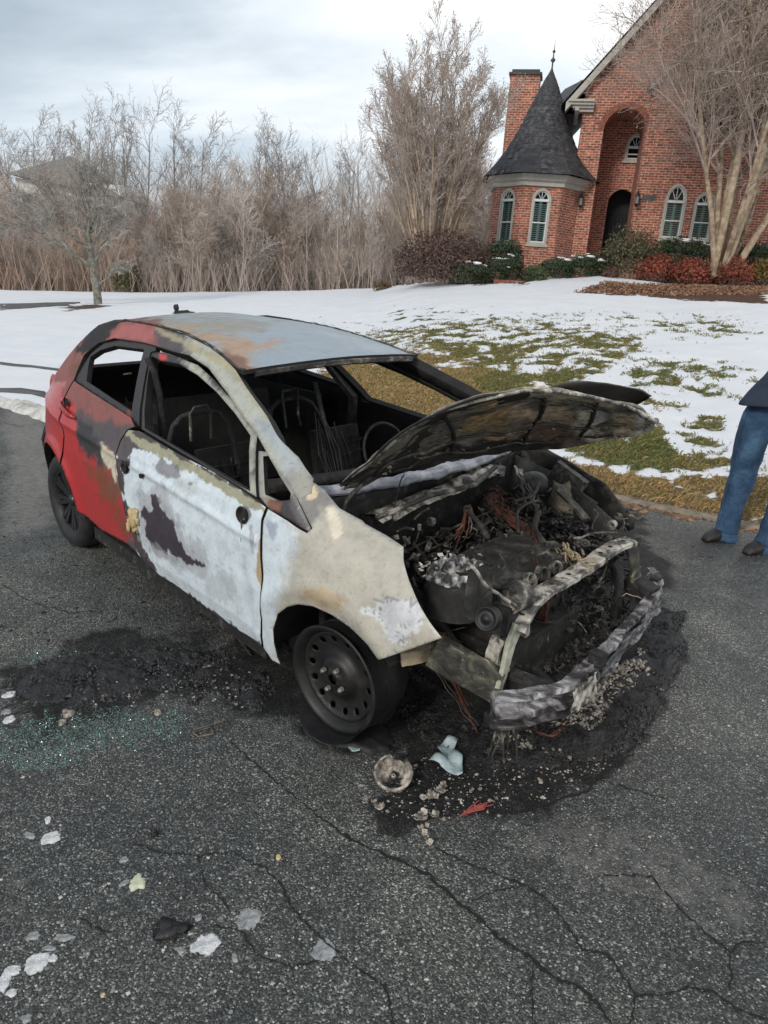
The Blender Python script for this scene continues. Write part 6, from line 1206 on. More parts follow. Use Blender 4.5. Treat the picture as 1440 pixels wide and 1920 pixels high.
# light cast engine mount on the strut top
c = cz((851,1102), .70); m = MB(); m.tube([c-(0,0,.03), c+(0,0,.045)], [.023,.020], 14); m.lathe([(0,.046),(.012,.046),(.014,.050),(.020,.045)], 14, Matrix.Translation(c)); pts = smoothpoly([cz(q,z) for q, z in (((832,1112),.68),((850,1115),.68),((868,1122),.67),((879,1136),.64),((886,1146),.61))], 10); ribbon(m, pts, np.linspace(.034,.040,10), .022); m.lathe([(.009,0),(.009,.03),(0,.031)], 8, Matrix.Translation(cz((884,1128),.66))); m.build('engine_mount', simple('cast_aluminium', [(.3,(.17,.16,.14)),(.55,(.36,.345,.31)),(.72,(.52,.50,.46))], 30, .55, metal=.2, bs=.3), car)
m = MB(); c = cz((822,1112), .64); m.lathe([(.026,.03),(.050,.032),(.056,.022),(.056,-.01),(.050,-.02),(.058,-.03),(.055,-.09)], 22, Matrix.Translation(c)); m.lathe([(0,.026),(.026,.024),(.028,.032)], 14, Matrix.Translation(c)); m.build('strut_top', M_sdk, car, True)
m = MB(); c = cz((822,1145), .54)
for k in range(5): m.lathe([(.045,.007),(.053,.0),(.045,-.007)], 18, Matrix.Translation(c+(0,0,.04-.025*k)), closed=True)
m.build('coil_spring', M_steel, car, True)
for pth, r in (((((796,1098),.66),((812,1092),.67),((834,1100),.68),((840,1125),.62),((838,1160),.52)), .009),((((850,1120),.64),((858,1140),.58),((860,1165),.52),((850,1185),.46)), .009),((((780,1150),.56),((800,1172),.54),((830,1188),.53),((848,1200),.50)), .012),((((880,960),.84),((905,990),.82),((915,1010),.80)), .011),((((1010,960),.80),((1000,990),.79),((1020,1020),.76),((1045,1040),.72)), .013),((((965,940),.86),((1000,930),.88),((1012,905),.88)), .008),((((972,1000),.80),((968,960),.86),((985,945),.87),((1010,938),.86)), .007)):
    m = MB(); m.tube(smoothpoly([cz(q,z) for q, z in pth], 16), r, 7); m.build('hose', M_sdk, car, True)
m = MB(); c = cx((915,955), 1.10); m.lathe([(0,.07),(.02,.07),(.025,.04),(.07,.035),(.085,.02),(.085,.0)], 24, Matrix.Translation(c)@Matrix.Rotation(pi/2,4,'Y')); m.build('brake_booster', M_sdk, car, True)
m = MB(); c = cz((985,1085), .66); m.lathe([(.10,.0),(.11,.02),(.12,.0),(.11,-.02)], 26, Matrix.Translation((1.72,.12,.50))@Matrix.Rotation(pi/2,4,'Y'), closed=True)
for k in range(5): a = k*2*pi/5; m.box((1.72, .12+.05*cos(a), .50+.05*sin(a)), (.008,.035,.11), rot=rx(a-pi/2))
m.build('fan', M_sdk, car)
# heaps of melted plastic: battery corner, bay floor, behind the beam
def rough(o, lv, st, sc):
    t = bpy.data.textures.new('rough', 'CLOUDS'); t.noise_scale = sc; t.noise_depth = 3
    if lv: s = o.modifiers.new('sub', 'SUBSURF'); s.subdivision_type = 'SIMPLE'; s.levels = s.render_levels = lv
    d = o.modifiers.new('rough', 'DISPLACE'); d.texture = t; d.strength = st; d.mid_level = .5; d.texture_coords = 'OBJECT' if False else 'LOCAL'; return o
def heap(name, centre, rad, n, mat, seed, sz=(.015,.05), parent=car, zs=1.):
    g = random.Random(seed); m = MB()
    for k in range(n):
        a, r = g.uniform(0,2*pi), g.random()**.5; p = (centre[0]+rad[0]*r*cos(a), centre[1]+rad[1]*r*sin(a), centre[2]+rad[2]*(1-r*r)*g.uniform(.2,1.1)); s = g.uniform(*sz)
        if k % 6: 
            d = np.array([g.gauss(0,1), g.gauss(0,1), g.gauss(0,.6)]); d /= np.linalg.norm(d); e = np.array([g.gauss(0,1), g.gauss(0,1), g.gauss(0,1)]); e = np.cross(d, e); e /= np.linalg.norm(e); L_ = s*g.uniform(1.2,5); w = s*g.uniform(.12,.8); q = np.array(p); bb = len(m.v); nv_ = 5; vs = []
            for i in range(nv_): vs += [tuple(q-e*w*(.5+.5*g.random())), tuple(q+e*w*(.5+.5*g.random()))]; d = d+np.array([g.gauss(0,.45) for _ in range(3)]); d /= np.linalg.norm(d); q = q+d*L_/nv_
            m.add(vs, [(2*i,2*i+1,2*i+3,2*i+2) for i in range(nv_-1)])
        else: m.add(*blobmesh(p, (s*g.uniform(.5,1.2), s*g.uniform(.5,1.2), s*g.uniform(.3,.9)), 7, 5, seed+k, .8))
    o = m.build(name, mat, parent); o['kind'] = 'stuff'; rough(o, 0, .014, .03); return o
M_gloss = simple('glossy_char', [(.3,(.005,.005,.006)),(.6,(.018,.018,.020)),(.74,(.09,.09,.10))], 18, .42, bs=.7, bd=.012, bscale=40)
heap('melted_battery', cz((1055,1015),.62), (.17,.16,.13), 420, M_gloss, 1, (.006,.022)); heap('melted_plastic', cz((1080,1175),.36), (.20,.36,.12), 700, M_sdk, 2, (.005,.020)); heap('melted_plastic', (1.35,-.3,.35), (.25,.25,.15), 300, M_char, 3, (.006,.024)); heap('melted_plastic', cz((1090,1215),.34), (.12,.32,.08), 320, M_soot, 4, (.003,.012)); heap('melted_plastic', cz((945,1000),.66), (.12,.16,.10), 220, M_sdk, 5, (.005,.02)); heap('melted_plastic', cz((940,1130),.5), (.14,.12,.10), 260, M_soot, 6, (.003,.014)); heap('melted_plastic', cz((1010,930),.66), (.12,.12,.12), 220, M_sdk, 7, (.005,.02)); heap('melted_plastic', cz((850,1075),.58), (.18,.16,.10), 300, M_sdk, 8, (.003,.012)); heap('melted_plastic', cz((1010,1060),.64), (.10,.16,.08), 300, M_sdk, 9, (.003,.014)); heap('melted_plastic', cz((1100,1120),.52), (.10,.28,.10), 400, M_sdk, 11, (.003,.016)); heap('melted_plastic', cz((985,960),.74), (.10,.12,.10), 260, M_sdk, 12, (.003,.014)); heap('melted_plastic', cz((800,1120),.55), (.16,.10,.12), 200, M_sdk, 10, (.004,.016))
rad_ = MB(); c = cz((1055,1150), .48); rad_.box(c-(.0,0,.0), (.03,.55,.34), rot=ry(-.25)@rz(.02)); rad_.build('radiator', M_char, car)
m = MB(); g = random.Random(6)
for k in range(420):               # loose brackets, rods, tubes and clips
    q = (g.uniform(780,1150), 0); x, y, z = g.uniform(1.12,1.82), g.uniform(-.5,.55), g.uniform(.45,.74 if k % 3 else .82); L_ = g.uniform(.02,.11); a, b = g.uniform(0,2*pi), g.uniform(-.6,.6); d = np.array([cos(a)*cos(b), sin(a)*cos(b), sin(b)]); p = np.array([x,y,z])
    if g.random() < .55: m.tube([p, p+d*L_*.5+(0,0,g.uniform(-.02,.02)), p+d*L_], g.uniform(.002,.007), 5)
    elif g.random() < .6: m.box(p, (L_*.5, g.uniform(.01,.05), g.uniform(.004,.02)), rot=rz(a)@ry(b))
    else: m.lathe([(.012,-.01),(.02,-.01),(.02,.01),(.012,.01)], 10, Matrix.Translation(p)@Matrix.Rotation(a,4,'Z')@Matrix.Rotation(b+1,4,'X'), closed=True)
m.build('engine_bay_remains', M_soot, car)['kind'] = 'stuff'
m = MB(); g = random.Random(16)
for k in range(260):
    x, y, z = g.uniform(1.1,1.85), g.uniform(-.52,.56), g.uniform(.42,.80 if g.random() < .5 else .6); p = np.array([x,y,z]); d = np.array([g.gauss(0,1),g.gauss(0,1),g.gauss(0,.5)]); pts = []; d /= np.linalg.norm(d)
    for i in range(7): pts.append(p.copy()); d = d+np.array([g.gauss(0,.5) for _ in range(3)]); d /= np.linalg.norm(d); p = p+d*g.uniform(.008,.022)
    m.tube(pts, g.uniform(.0012,.0035), 4, False)
m.build('charred_wiring', M_soot, car)['kind'] = 'stuff'
def wires(name, path, n, spread, r, mat, seed, parent=car, end=1.):
    g = random.Random(seed); m = MB(); P = smoothpoly(path, 26)
    for k in range(n):
        o = np.array([g.gauss(0,spread) for _ in range(3)]); ph = g.uniform(0,9); lo = g.randint(0,6); hi = g.randint(18,26); pts = []
        for i in range(lo, hi): pts.append(P[i]+o*(.6+.8*i/26)+spread*1.2*np.array([NZ.noise(Vector((i*.23,ph,0))), NZ.noise(Vector((i*.23,ph,5))), NZ.noise(Vector((i*.23,ph,9)))]))
        m.tube(pts, r, 4, False)
    return m.build(name, mat, parent)
wp = [cz(q,z) for q, z in (((912,938),.80),((935,955),.78),((960,975),.77),((985,990),.76),((998,1020),.75),((1000,1050),.74),((1012,1075),.73),((1020,1095),.72))]
wires('wiring', wp, 20, .013, .0011, M_wire, 1); wires('wiring', [wp[0]+(0,0,.02), wp[1]+(-.05,.02,.05), wp[2]+(-.04,.02,.05)], 16, .028, .0011, M_wire, 2)
wires('wiring', [cz((1020,1100),.70), cz((1022,1130),.62), cz((1018,1165),.53), cz((1012,1200),.45)], 14, .008, .002, M_wire, 3); wires('wiring', [cz((1120,1070),.70), cz((1080,1060),.70), cz((1040,1070),.70), cz((1000,1085),.68), cz((985,1105),.66)], 24, .02, .0025, M_wdk, 4)
wires('wiring', [cz((1045,1020),.76), cz((1065,1040),.74), cz((1085,1060),.74), cz((1120,1060),.76)], 12, .02, .004, M_tan, 5); wires('wiring', [cz((790,1180),.58), cz((815,1192),.56), cz((838,1200),.54), cz((870,1220),.5)], 18, .012, .0022, M_wire, 6)
wires('wiring', [cz((826,1225),.46), cz((850,1280),.30), cz((880,1340),.14), cz((898,1375),.04)], 5, .006, .0028, M_wire, 7); wires('wiring', [cz((800,1225),.44), cz((830,1290),.26), cz((885,1370),.05)], 2, .008, .0018, M_wdk, 8)
wires('wiring', [cz((880,950),.80), cz((868,1000),.72), cz((850,1020),.66)], 9, .012, .003, M_wire, 9); wires('wiring', [cz((965,870),.9), cz((978,900),.86), cz((990,935),.82), cz((997,960),.78)], 6, .012, .006, M_soot, 10); wires('wiring', [cz((950,1150),.6), cz((960,1110),.68), cz((975,1090),.70)], 5, .015, .002, M_wdk, 11)
wires('wiring', [cx((760,880),1.1), cx((745,930),1.15), cx((735,985),1.2)], 2, .004, .003, M_char, 12); wires('wiring', [cz((1000,1352),.30), cz((1010,1375),.2), cz((1035,1380),.18), cz((1058,1365),.24), cz((1060,1350),.3)], 4, .006, .002, M_wire, 13)
for o_ in list(COL.objects):
    b_ = o_.name.split('.')[0]
    if o_.parent is None or o_.type != 'MESH': continue
    if b_ in ('engine','valve_cover','crash_box','lower_crossmember','beam_clip','timing_cover'): rough(o_, 4, .007, .03)
    elif b_ in ('frame_rail','apron_rail'): rough(o_, 5, .008, .04)
    elif b_ in ('tie_bar','tie_bar_flange','tie_bar_foot','support_post','bumper_beam','melted_skin','tan_bracket'): rough(o_, 2, .006, .03)
    elif b_ in ('wiper_tray','cowl','radiator'): rough(o_, 2, .014, .04)
# ---- wheels
def disc(r_out, holes, prof, sp=.008):
    V, Fc = cdt([(r_out*cos(2*pi*k/48), r_out*sin(2*pi*k/48)) for k in range(48)], holes, sp); return V, Fc
def front_wheel(side):
    e = bpy.data.objects.new('front_wheel', None); COL.objects.link(e); e.parent = car; e.empty_display_size = .1
    e.location = (1.285, side*.70, .297); e.scale = (1.11, 1, 1.11); e.rotation_euler = (0,0, R(5) if side < 0 else R(185))     # local -y is the outside face
    prof_r = [0,.028,.030,.062,.070,.085,.100,.120,.150,.160,.168]; prof_d = [-.012,-.012,-.002,.004,.010,.030,.036,.034,.024,.012,.020]
    holes = [[(.136*cos(a)+.0125*cos(b), .136*sin(a)+.0125*sin(b)) for b in np.linspace(0,2*pi,10)[:-1]] for a in [2*pi*k/14 for k in range(14)]]+[[(.02*cos(b), .02*sin(b)) for b in np.linspace(0,2*pi,12)[:-1]]]
    V, Fc = disc(.168, holes, None); f = lambda x, z: (x, -.078+float(np.interp(math.hypot(x,z), prof_r, prof_d)), z)
    sheet('rim', V, Fc, f, (0,-1,0), .004, [M_steel, M_in], e)
    m = MB(); Mx = Matrix.Rotation(pi/2,4,'X')
    m.lathe([(.166,.060),(.176,.085),(.186,.094),(.196,.095),(.199,.088),(.184,.078),(.170,.06),(.160,.0),(.165,-.07),(.190,-.09)], 48, Mx); m.build('rim_flange', M_steel, e, True)
    for k in range(4):
        a = pi/4+k*pi/2+.35; c = (.047*cos(a), -.083, .047*sin(a)); m = MB(); m.lathe([(.0,.022),(.006,.021),(.0085,.016),(.010,0)], 6, Matrix.Translation(c)@Mx); m.build('lug_nut', M_nut, e)
    m = MB(); m.lathe([(0,.0),(.018,.004),(.024,-.004),(.026,-.01)], 14, Matrix.Translation((0,-.068,0))@Mx); m.build('hub', M_steel, e, True)
    m = MB(); m.lathe([(.19,-.0),(.15,-.01),(.02,-.012)], 30, Mx); m.build('brake_drum', M_in, e)
    # deflated burnt tyre: carcass sagging to the ground
    n, k = 48, 9; vs = []
    for i in range(n):
        a = 2*pi*i/n
        for j in range(k):
            t = j/(k-1); y = -.085+.20*t; r = .183+.010*sh_smooth(.35,.7,t)*sh_smooth(1.05,.85,t)+.004*NZ.noise(Vector((cos(a)*9,sin(a)*9,j)))+.006*NZ.noise(Vector((cos(a)*3,sin(a)*3,j*.5))); x, z = r*cos(a), r*sin(a); low = sh_smooth(-.10,-.19,z); 
            x *= 1+.25*low; y -= .055*low*(1-t)*1.6; z = max(z-.02*low, -.226+.006*NZ.noise(Vector((x*9,y*9,0)))); vs.append((x, y, z))
    m = MB(); m.add(vs, [(i*k+j, ((i+1)%n)*k+j, ((i+1)%n)*k+j+1, i*k+j+1) for i in range(n) for j in range(k-1)]); m.build('burnt_tyre', M_melt, e, True)
    return e
front_wheel(-1); front_wheel(1)
def rear_wheel(side):
    e = bpy.data.objects.new('rear_wheel', None); COL.objects.link(e); e.parent = car; e.empty_display_size = .1; e.location = (-1.285, side*.70, .30); e.rotation_euler = (0,0, 0 if side < 0 else pi); Mx = Matrix.Rotation(pi/2,4,'X')
    m = MB(); m.lathe([(.195,.080),(.205,.094),(.235,.102),(.270,.098),(.290,.082),(.300,.060),(.302,.0),(.300,-.06),(.28,-.09),(.2,-.09)], 56, Mx); t = m.build('tyre', M_tire, e, True)
    g_ = MB()
    for s in (-.045,-.015,.015,.045): g_.lathe([(.3035,s-.004),(.3025,s+.004)], 40, Mx)
    g_.build('tread_groove', M_in, t)
    m = MB(); m.lathe([(.200,.078),(.194,.084),(.188,.078),(.184,.05),(.180,-.04)], 48, Mx); m.lathe([(.182,-.03),(.02,-.035)], 30, Mx); m.build('rim', M_alloy, e, True)
    s = MB()
    for k in range(8):
        a = 2*pi*k/8+.2
        for off in (-.10,.10):
            b = a+off*1.2; p0 = np.array([.035*cos(a+off*2), -.055, .035*sin(a+off*2)]); p1 = np.array([.186*cos(b), -.078, .186*sin(b)]); t_ = np.array([-sin(a), 0, cos(a)]); w0, w1 = .010, .014
            s.add([p0-t_*w0, p0+t_*w0, p1+t_*w1, p1-t_*w1, p0-t_*w0*1.3+(0,.03,0), p0+t_*w0*1.3+(0,.03,0), p1+t_*w1*1.3+(0,.03,0), p1-t_*w1*1.3+(0,.03,0)], [(0,1,2,3),(0,4,5,1),(1,5,6,2),(2,6,7,3),(3,7,4,0)])
    s.build('spokes', M_alloy, e); m = MB(); m.lathe([(0,.070),(.024,.068),(.034,.062),(.042,.05),(.045,.03)], 20, Mx); m.build('hub_cap', M_alloy, e, True)
    return e
rear_wheel(-1); rear_wheel(1)
# wheel-house liners
for s_ in (-1, 1):
    for x, r in ((-1.285,.385),(1.285,.345)):
        m = MB(); vs = []
        for i in range(17):
            a = (R(32)+(pi-R(32))*i/16) if x > 0 else pi*i/16
            for y, r2 in ((.835,r*.975),(.46,r)): vs.append((x+r2*cos(a), s_*min(y, float(Wd(x+r2*cos(a), max(.32,.30+r2*sin(a))))-.035), .30+r2*sin(a)*1.0))
        m.add(vs, [(2*i,2*i+1,2*i+3,2*i+2) for i in range(16)]); m.add([(x, s_*.46, .30)]+[(x+r*cos(pi*i/16), s_*.46, .30+r*sin(pi*i/16)) for i in range(17)], [(0,i+1,i+2) for i in range(16)]); m.build('wheel_arch_liner', M_in, car)
# ============================================================ PERSON
def skin(name, pts, edges, rad, mat, parent, sub=2, root=0):
    me = bpy.data.meshes.new(name); me.from_pydata(pts, edges, []); o = link(name, me, parent); sk = o.modifiers.new('skin', 'SKIN'); sk.use_smooth_shade = True
    for v, r in zip(me.skin_vertices[0].data, rad): v.radius = r if isinstance(r, tuple) else (r, r)
    me.skin_vertices[0].data[root].use_root = True; s = o.modifiers.new('sub', 'SUBSURF'); s.levels = sub; s.render_levels = sub; me.materials.append(mat); return o
fR = ong((1345,1012)); fL = ong((1424,1036))
per = empty('person', (float((fR[0]+fL[0])/2+.12), float((fR[1]+fL[1])/2), float(gz(fR[0],fR[1]))), 'person in blue jeans, dark navy jacket and dark shoes standing at the road edge', 'person')
o0 = np.array(per.location); a = fR-o0; b = fL-o0; 
hipc = np.array([.42, .0, .93]); K1 = np.array([.14,-.03,.50]); 
def P_(q, y): d = ray(q); Yw = o0[1]+y; return CO+d*(Yw/d[1])-o0
aR = P_((1362,992), a[1]+.02); aL = P_((1440,1015), b[1]+.02); kR = P_((1392,890), a[1]+.05); hR = P_((1438,745), a[1]-.02); hL = hR+np.array([.20,-.06,0]); kL = P_((1478,905), b[1]-.02)
M_den = simple('denim', [(.28,(.016,.040,.085)),(.5,(.032,.080,.155)),(.66,(.075,.15,.25)),(.75,(.14,.24,.35))], 6.5, .85, bs=.9, bd=.03, bscale=10); M_jack = simple('navy_jacket', [(.3,(.010,.016,.034)),(.7,(.024,.036,.070))], 5, .75, bs=.4, bd=.02)
M_shoe = simple('dark_shoe', [(.3,(.010,.008,.008)),(.7,(.032,.027,.027))], 16, .6, bs=.2); M_skin = simple('skin', [(.3,(.42,.25,.18)),(.7,(.50,.31,.23))], 5, .5, bs=.05); M_hair = simple('hair', [(.3,(.02,.014,.01)),(.7,(.06,.045,.035))], 40, .6, bs=.4)
pel = (hR+hL)/2+np.array([0,0,.06]); ch = pel+np.array([.13,.0,.36]); nk = ch+np.array([.0,-.01,.20]); hd_ = nk+np.array([-.01,-.03,.13])
sR = ch+np.array([-.19,0,.10]); sL = ch+np.array([.19,0,.10]); eR = sR+np.array([.03,-.06,-.29]); eL = sL+np.array([.06,0,-.29]); wR = eR+np.array([.10,-.17,-.16]); wL = eL+np.array([.02,-.05,-.25])
body = skin('body', [tuple(p) for p in (pel, ch, nk, hd_, sR, eR, wR, sL, eL, wL, hR, kR, aR, hL, kL, aL)], [(0,1),(1,2),(2,3),(1,4),(4,5),(5,6),(1,7),(7,8),(8,9),(0,10),(10,11),(11,12),(0,13),(13,14),(14,15)], [.13,.14,.055,.05,.055,.042,.03,.055,.042,.03,.08,.055,.04,.08,.055,.04], M_skin, per)
jc = lambda A, B, t: A+(B-A)*t
pj = pel+np.array([.02,0,-.10])
jeans = skin('jeans', [tuple(p) for p in (pj, hR, jc(hR,kR,.5)+np.array([-.01,0,0]), kR, jc(kR,aR,.5), aR+(.0,0,.0), aR+(aR-kR)*.10, hL, jc(hL,kL,.5), kL, jc(kL,aL,.5), aL, aL+(aL-kL)*.10)], [(0,1),(1,2),(2,3),(3,4),(4,5),(5,6),(0,7),(7,8),(8,9),(9,10),(10,11),(11,12)], [.115,(.112,.125),(.120,.12),(.102,.10),(.090,.088),(.078,.08),(.085,.09),(.115,.12),(.108,.11),(.090,.092),(.08,.082),(.078,.08),(.085,.09)], M_den, per)
sm_ = MB(); pl_ = smoothpoly([hR+(-.118,-.03,-.05), jc(hR,kR,.5)+(-.118,-.03,0), kR+(-.100,-.03,0), jc(kR,aR,.5)+(-.088,-.03,0), aR+(-.082,-.03,.02)], 20); sm_.tube(pl_, .004, 5); sm_.build('seam', M_den, jeans)
for A_, K_ in ((aR,kR),(aL,kL)):
    d_ = (A_-K_)/np.linalg.norm(A_-K_); Mh = Matrix.Translation(A_+d_*.055)@Vector(d_).to_track_quat('Z','Y').to_matrix().to_4x4(); sm_ = MB(); sm_.lathe([(.078,-.035),(.088,-.03),(.092,.02),(.086,.028),(.074,.024)], 22, Mh); sm_.build('hem', M_den, jeans, True)
tx = bpy.data.textures.new('folds', 'CLOUDS'); tx.noise_scale = .13; dm = jeans.modifiers.new('folds', 'DISPLACE'); dm.texture = tx; dm.strength = .035; dm.texture_coords = 'LOCAL'
jm = MB(); nj = 28; rows = [(-.085,.262,.19,-.01),(-.06,.258,.188,-.01),(.03,.225,.165,.03),(.12,.20,.15,.09),(.25,.205,.15,.11),(.40,.215,.145,.13),(.50,.19,.12,.13),(.55,.12,.09,.13),(.59,.075,.075,.13),(.63,.07,.07,.125)]; vs = []
for ri, (dz, a_, b_, ox) in enumerate(rows):
    for j in range(nj):
        t = 2*pi*j/nj; k = 1+.05*NZ.noise(Vector((cos(t)*2, sin(t)*2, dz*4)))+.03*sin(t*5+dz*9); vs.append((pel[0]+ox+a_*k*cos(t), pel[1]+b_*k*sin(t), pel[2]+dz+(.035*cos(t) if ri < 2 else 0)))
jm.add(vs, [(i*nj+j, i*nj+(j+1)%nj, (i+1)*nj+(j+1)%nj, (i+1)*nj+j) for i in range(len(rows)-1) for j in range(nj)])
for S0, E0, W0 in ((sR,eR,wR),(sL,eL,wL)):
    pl_ = smoothpoly([S0+(0,0,.02), jc(S0,E0,.5), E0, jc(E0,W0,.5), W0], 18); jm.tube([tuple(p) for p in pl_], [.078-.0018*i+.006*NZ.noise(Vector((i*.8,S0[0],0))) for i in range(18)], 14)
jk = jm.build('jacket', M_jack, per, True); s_ = jk.modifiers.new('s','SOLIDIFY'); s_.thickness = .012; s_ = jk.modifiers.new('sub','SUBSURF'); s_.levels = s_.render_levels = 1
zp = MB(); zp.tube([(pel[0]-.03+.02*k/9, pel[1]-.19+.02*abs(4-k)/4, pel[2]-.15+.72*k/9) for k in range(10)], .006, 5); zp.build('zip', M_soot, jk)
dm = jk.modifiers.new('folds', 'DISPLACE'); dm.texture = tx; dm.strength = .025; dm.texture_coords = 'LOCAL'
hm_ = MB(); V_, F_ = blobmesh(hd_+(0,0,.02), (.078,.098,.115), 20, 14, 1, .02); V_ = [(x, y-(.018 if abs(x-hd_[0]) < .014 and y < hd_[1]-.08 and abs(z-hd_[2]) < .03 else 0), z) for x, y, z in V_]; hm_.add(V_, F_)
for s in (-1,1): hm_.add(*blobmesh(hd_+(s*.080,.01,.01), (.012,.02,.032), 8, 6, 2, .1))
hm_.build('head', M_skin, body, True)
m = MB(); m.add(*blobmesh(hd_+(0,.018,.05), (.085,.098,.10), 16, 10, 3, .08)); m.build('hair', M_hair, body, True)
for s in (-1,1): m = MB(); m.add(*blobmesh(hd_+(s*.03,-.083,.02), (.012,.008,.008), 8, 6, 0, 0)); m.build('eye', M_in, body, True)
m = MB(); m.add(*blobmesh(hd_+(0,-.088,-.045), (.024,.008,.006), 8, 6, 0, 0)); m.build('mouth', simple('lips', [(.3,(.35,.14,.12)),(.7,(.42,.18,.15))], 9, .5, bs=0), body, True)
for W0, E0, s in ((wR, eR, -1), (wL, eL, 1)):
    d = (W0-E0)/np.linalg.norm(W0-E0); side = np.cross(d, (0,1,0)); side /= np.linalg.norm(side); dn = np.cross(d, side); pts = [tuple(W0), tuple(W0+d*.05), tuple(W0+d*.085)]; ed = [(0,1),(1,2)]; rd_ = [.024,(.036,.017),(.036,.015)]
    for k in range(4):
        b0 = W0+d*.085+side*(.027-.018*k); L_ = (.068,.078,.072,.056)[k]; i0 = len(pts); pts += [tuple(b0), tuple(b0+d*L_*.45+dn*.008), tuple(b0+d*L_*.8+dn*.026), tuple(b0+d*L_+dn*.042)]; ed += [(2,i0),(i0,i0+1),(i0+1,i0+2),(i0+2,i0+3)]; rd_ += [.009,.0085,.008,.007]
    i0 = len(pts); t0 = W0+d*.03+side*.03; pts += [tuple(t0), tuple(t0+d*.03+side*.018+dn*.01), tuple(t0+d*.055+side*.016+dn*.022)]; ed += [(1,i0),(i0,i0+1),(i0+1,i0+2)]; rd_ += [.012,.010,.008]; skin('hand', pts, ed, rd_, M_skin, body, 1)
for A, nm in ((aR,'shoe'),(aL,'shoe')):
    yaw = rz(-1.05)*1.0; g0 = gz(A[0]+o0[0], A[1]+o0[1])-o0[2]; m = MB(); n, k = 20, 14; vs = []
    for i in range(k):
        t = i/(k-1); y = -.205+.31*t; w = .056*math.sin(pi*min(1,max(0,(t*.93+.07))))**.45; h = np.interp(t, [0,.15,.45,.65,1], [.035,.06,.085,.11,.10])*(1 if 0 < i < k-1 else .6)
        w = max(w, .02)
        for j in range(n): g = 2*pi*j/n; x = w*cos(g); z = (h*.5+h*.5*sin(g)) if sin(g) > -.5 else 0; vs.append(yaw@np.array([x, y, z])+np.array([A[0], A[1]+.02, g0]))
    m.add(vs, [(i*n+j, i*n+(j+1)%n, (i+1)*n+(j+1)%n, (i+1)*n+j) for i in range(k-1) for j in range(n)]+[tuple(range(n))[::-1], tuple((k-1)*n+j for j in range(n))]); sh_ = m.build('shoe', M_shoe, per, True)
    s = MB(); pr = [( .054*cos(2*pi*j/22), .14*sin(2*pi*j/22)-.045) for j in range(22)]; vs = [tuple(yaw@np.array([x,y,z])+np.array([A[0],A[1]+.02,g0])) for z in (0,.022) for x, y in pr]; s.add(vs, [(j,(j+1)%22,22+(j+1)%22,22+j) for j in range(22)]+[tuple(range(22,44))]); s.build('sole', M_char, sh_)
# ============================================================ DEBRIS ON THE ROAD
M_cer = simple('burnt_plastic_cream', [(.32,(.04,.033,.03)),(.47,(.22,.19,.16)),(.66,(.55,.50,.44))], 38, .8, bs=.4); M_bl = simple('pale_blue_plastic', [(.3,(.20,.26,.27)),(.6,(.42,.52,.55)),(.72,(.10,.09,.085))], 10, .5, bs=.3)
M_ice = simple('slushy_ice', [(.3,(.36,.38,.39)),(.55,(.68,.69,.70)),(.7,(.80,.81,.82))], 45, .5, bs=.9, bd=.01); M_gice = simple('grey_ice', [(.3,(.12,.125,.13)),(.7,(.46,.47,.48))], 55, .4, bs=.8, bd=.01)
def chunk(name, q, rx_, ry_, h, mat, label, cat, group=None, seed=0, rot=0., irr=.30, nu=44, top=.7):
    """a flat, uneven lump lying on the road; radii in photo px turned into metres"""
    P = ong(q); e1 = np.linalg.norm(ong((q[0]+1,q[1]))-P); e2 = np.linalg.norm(ong((q[0],q[1]+1))-P); vs = []; a = rx_*e1; b = ry_*e2; rings = [(1.0,0),(.97,.55),(.86,.9),(.6,1.0),(.3,.95),(0.02,.9)]; g = random.Random(seed)
    for r, z in rings:
        for j in range(nu):
            t = 2*pi*j/nu; k = 1+irr*(NZ.noise(Vector((cos(t)*1.1+seed*3.3, sin(t)*1.1, 0)))*.9+NZ.noise(Vector((cos(t)*3+seed, sin(t)*3, 2)))*.5+NZ.noise(Vector((cos(t)*8+seed, sin(t)*8, 4)))*.35); x, y = a*r*k*cos(t), b*r*k*sin(t); x, y = x*cos(rot)-y*sin(rot), x*sin(rot)+y*cos(rot); vs.append((x, y, h*z*(top+.6*abs(NZ.noise(Vector((x*30,y*30,seed)))))))
    m = MB(); m.add(vs, [(i*nu+j, i*nu+(j+1)%nu, (i+1)*nu+(j+1)%nu, (i+1)*nu+j) for i in range(5) for j in range(nu)]+[tuple(5*nu+j for j in range(nu))]); o = m.build(name, mat, None, True); o.location = (P[0], P[1], gz(P[0],P[1])-.001); return tag(o, label, cat, group)
GS_ = 'lumps of thawing snow on the asphalt'
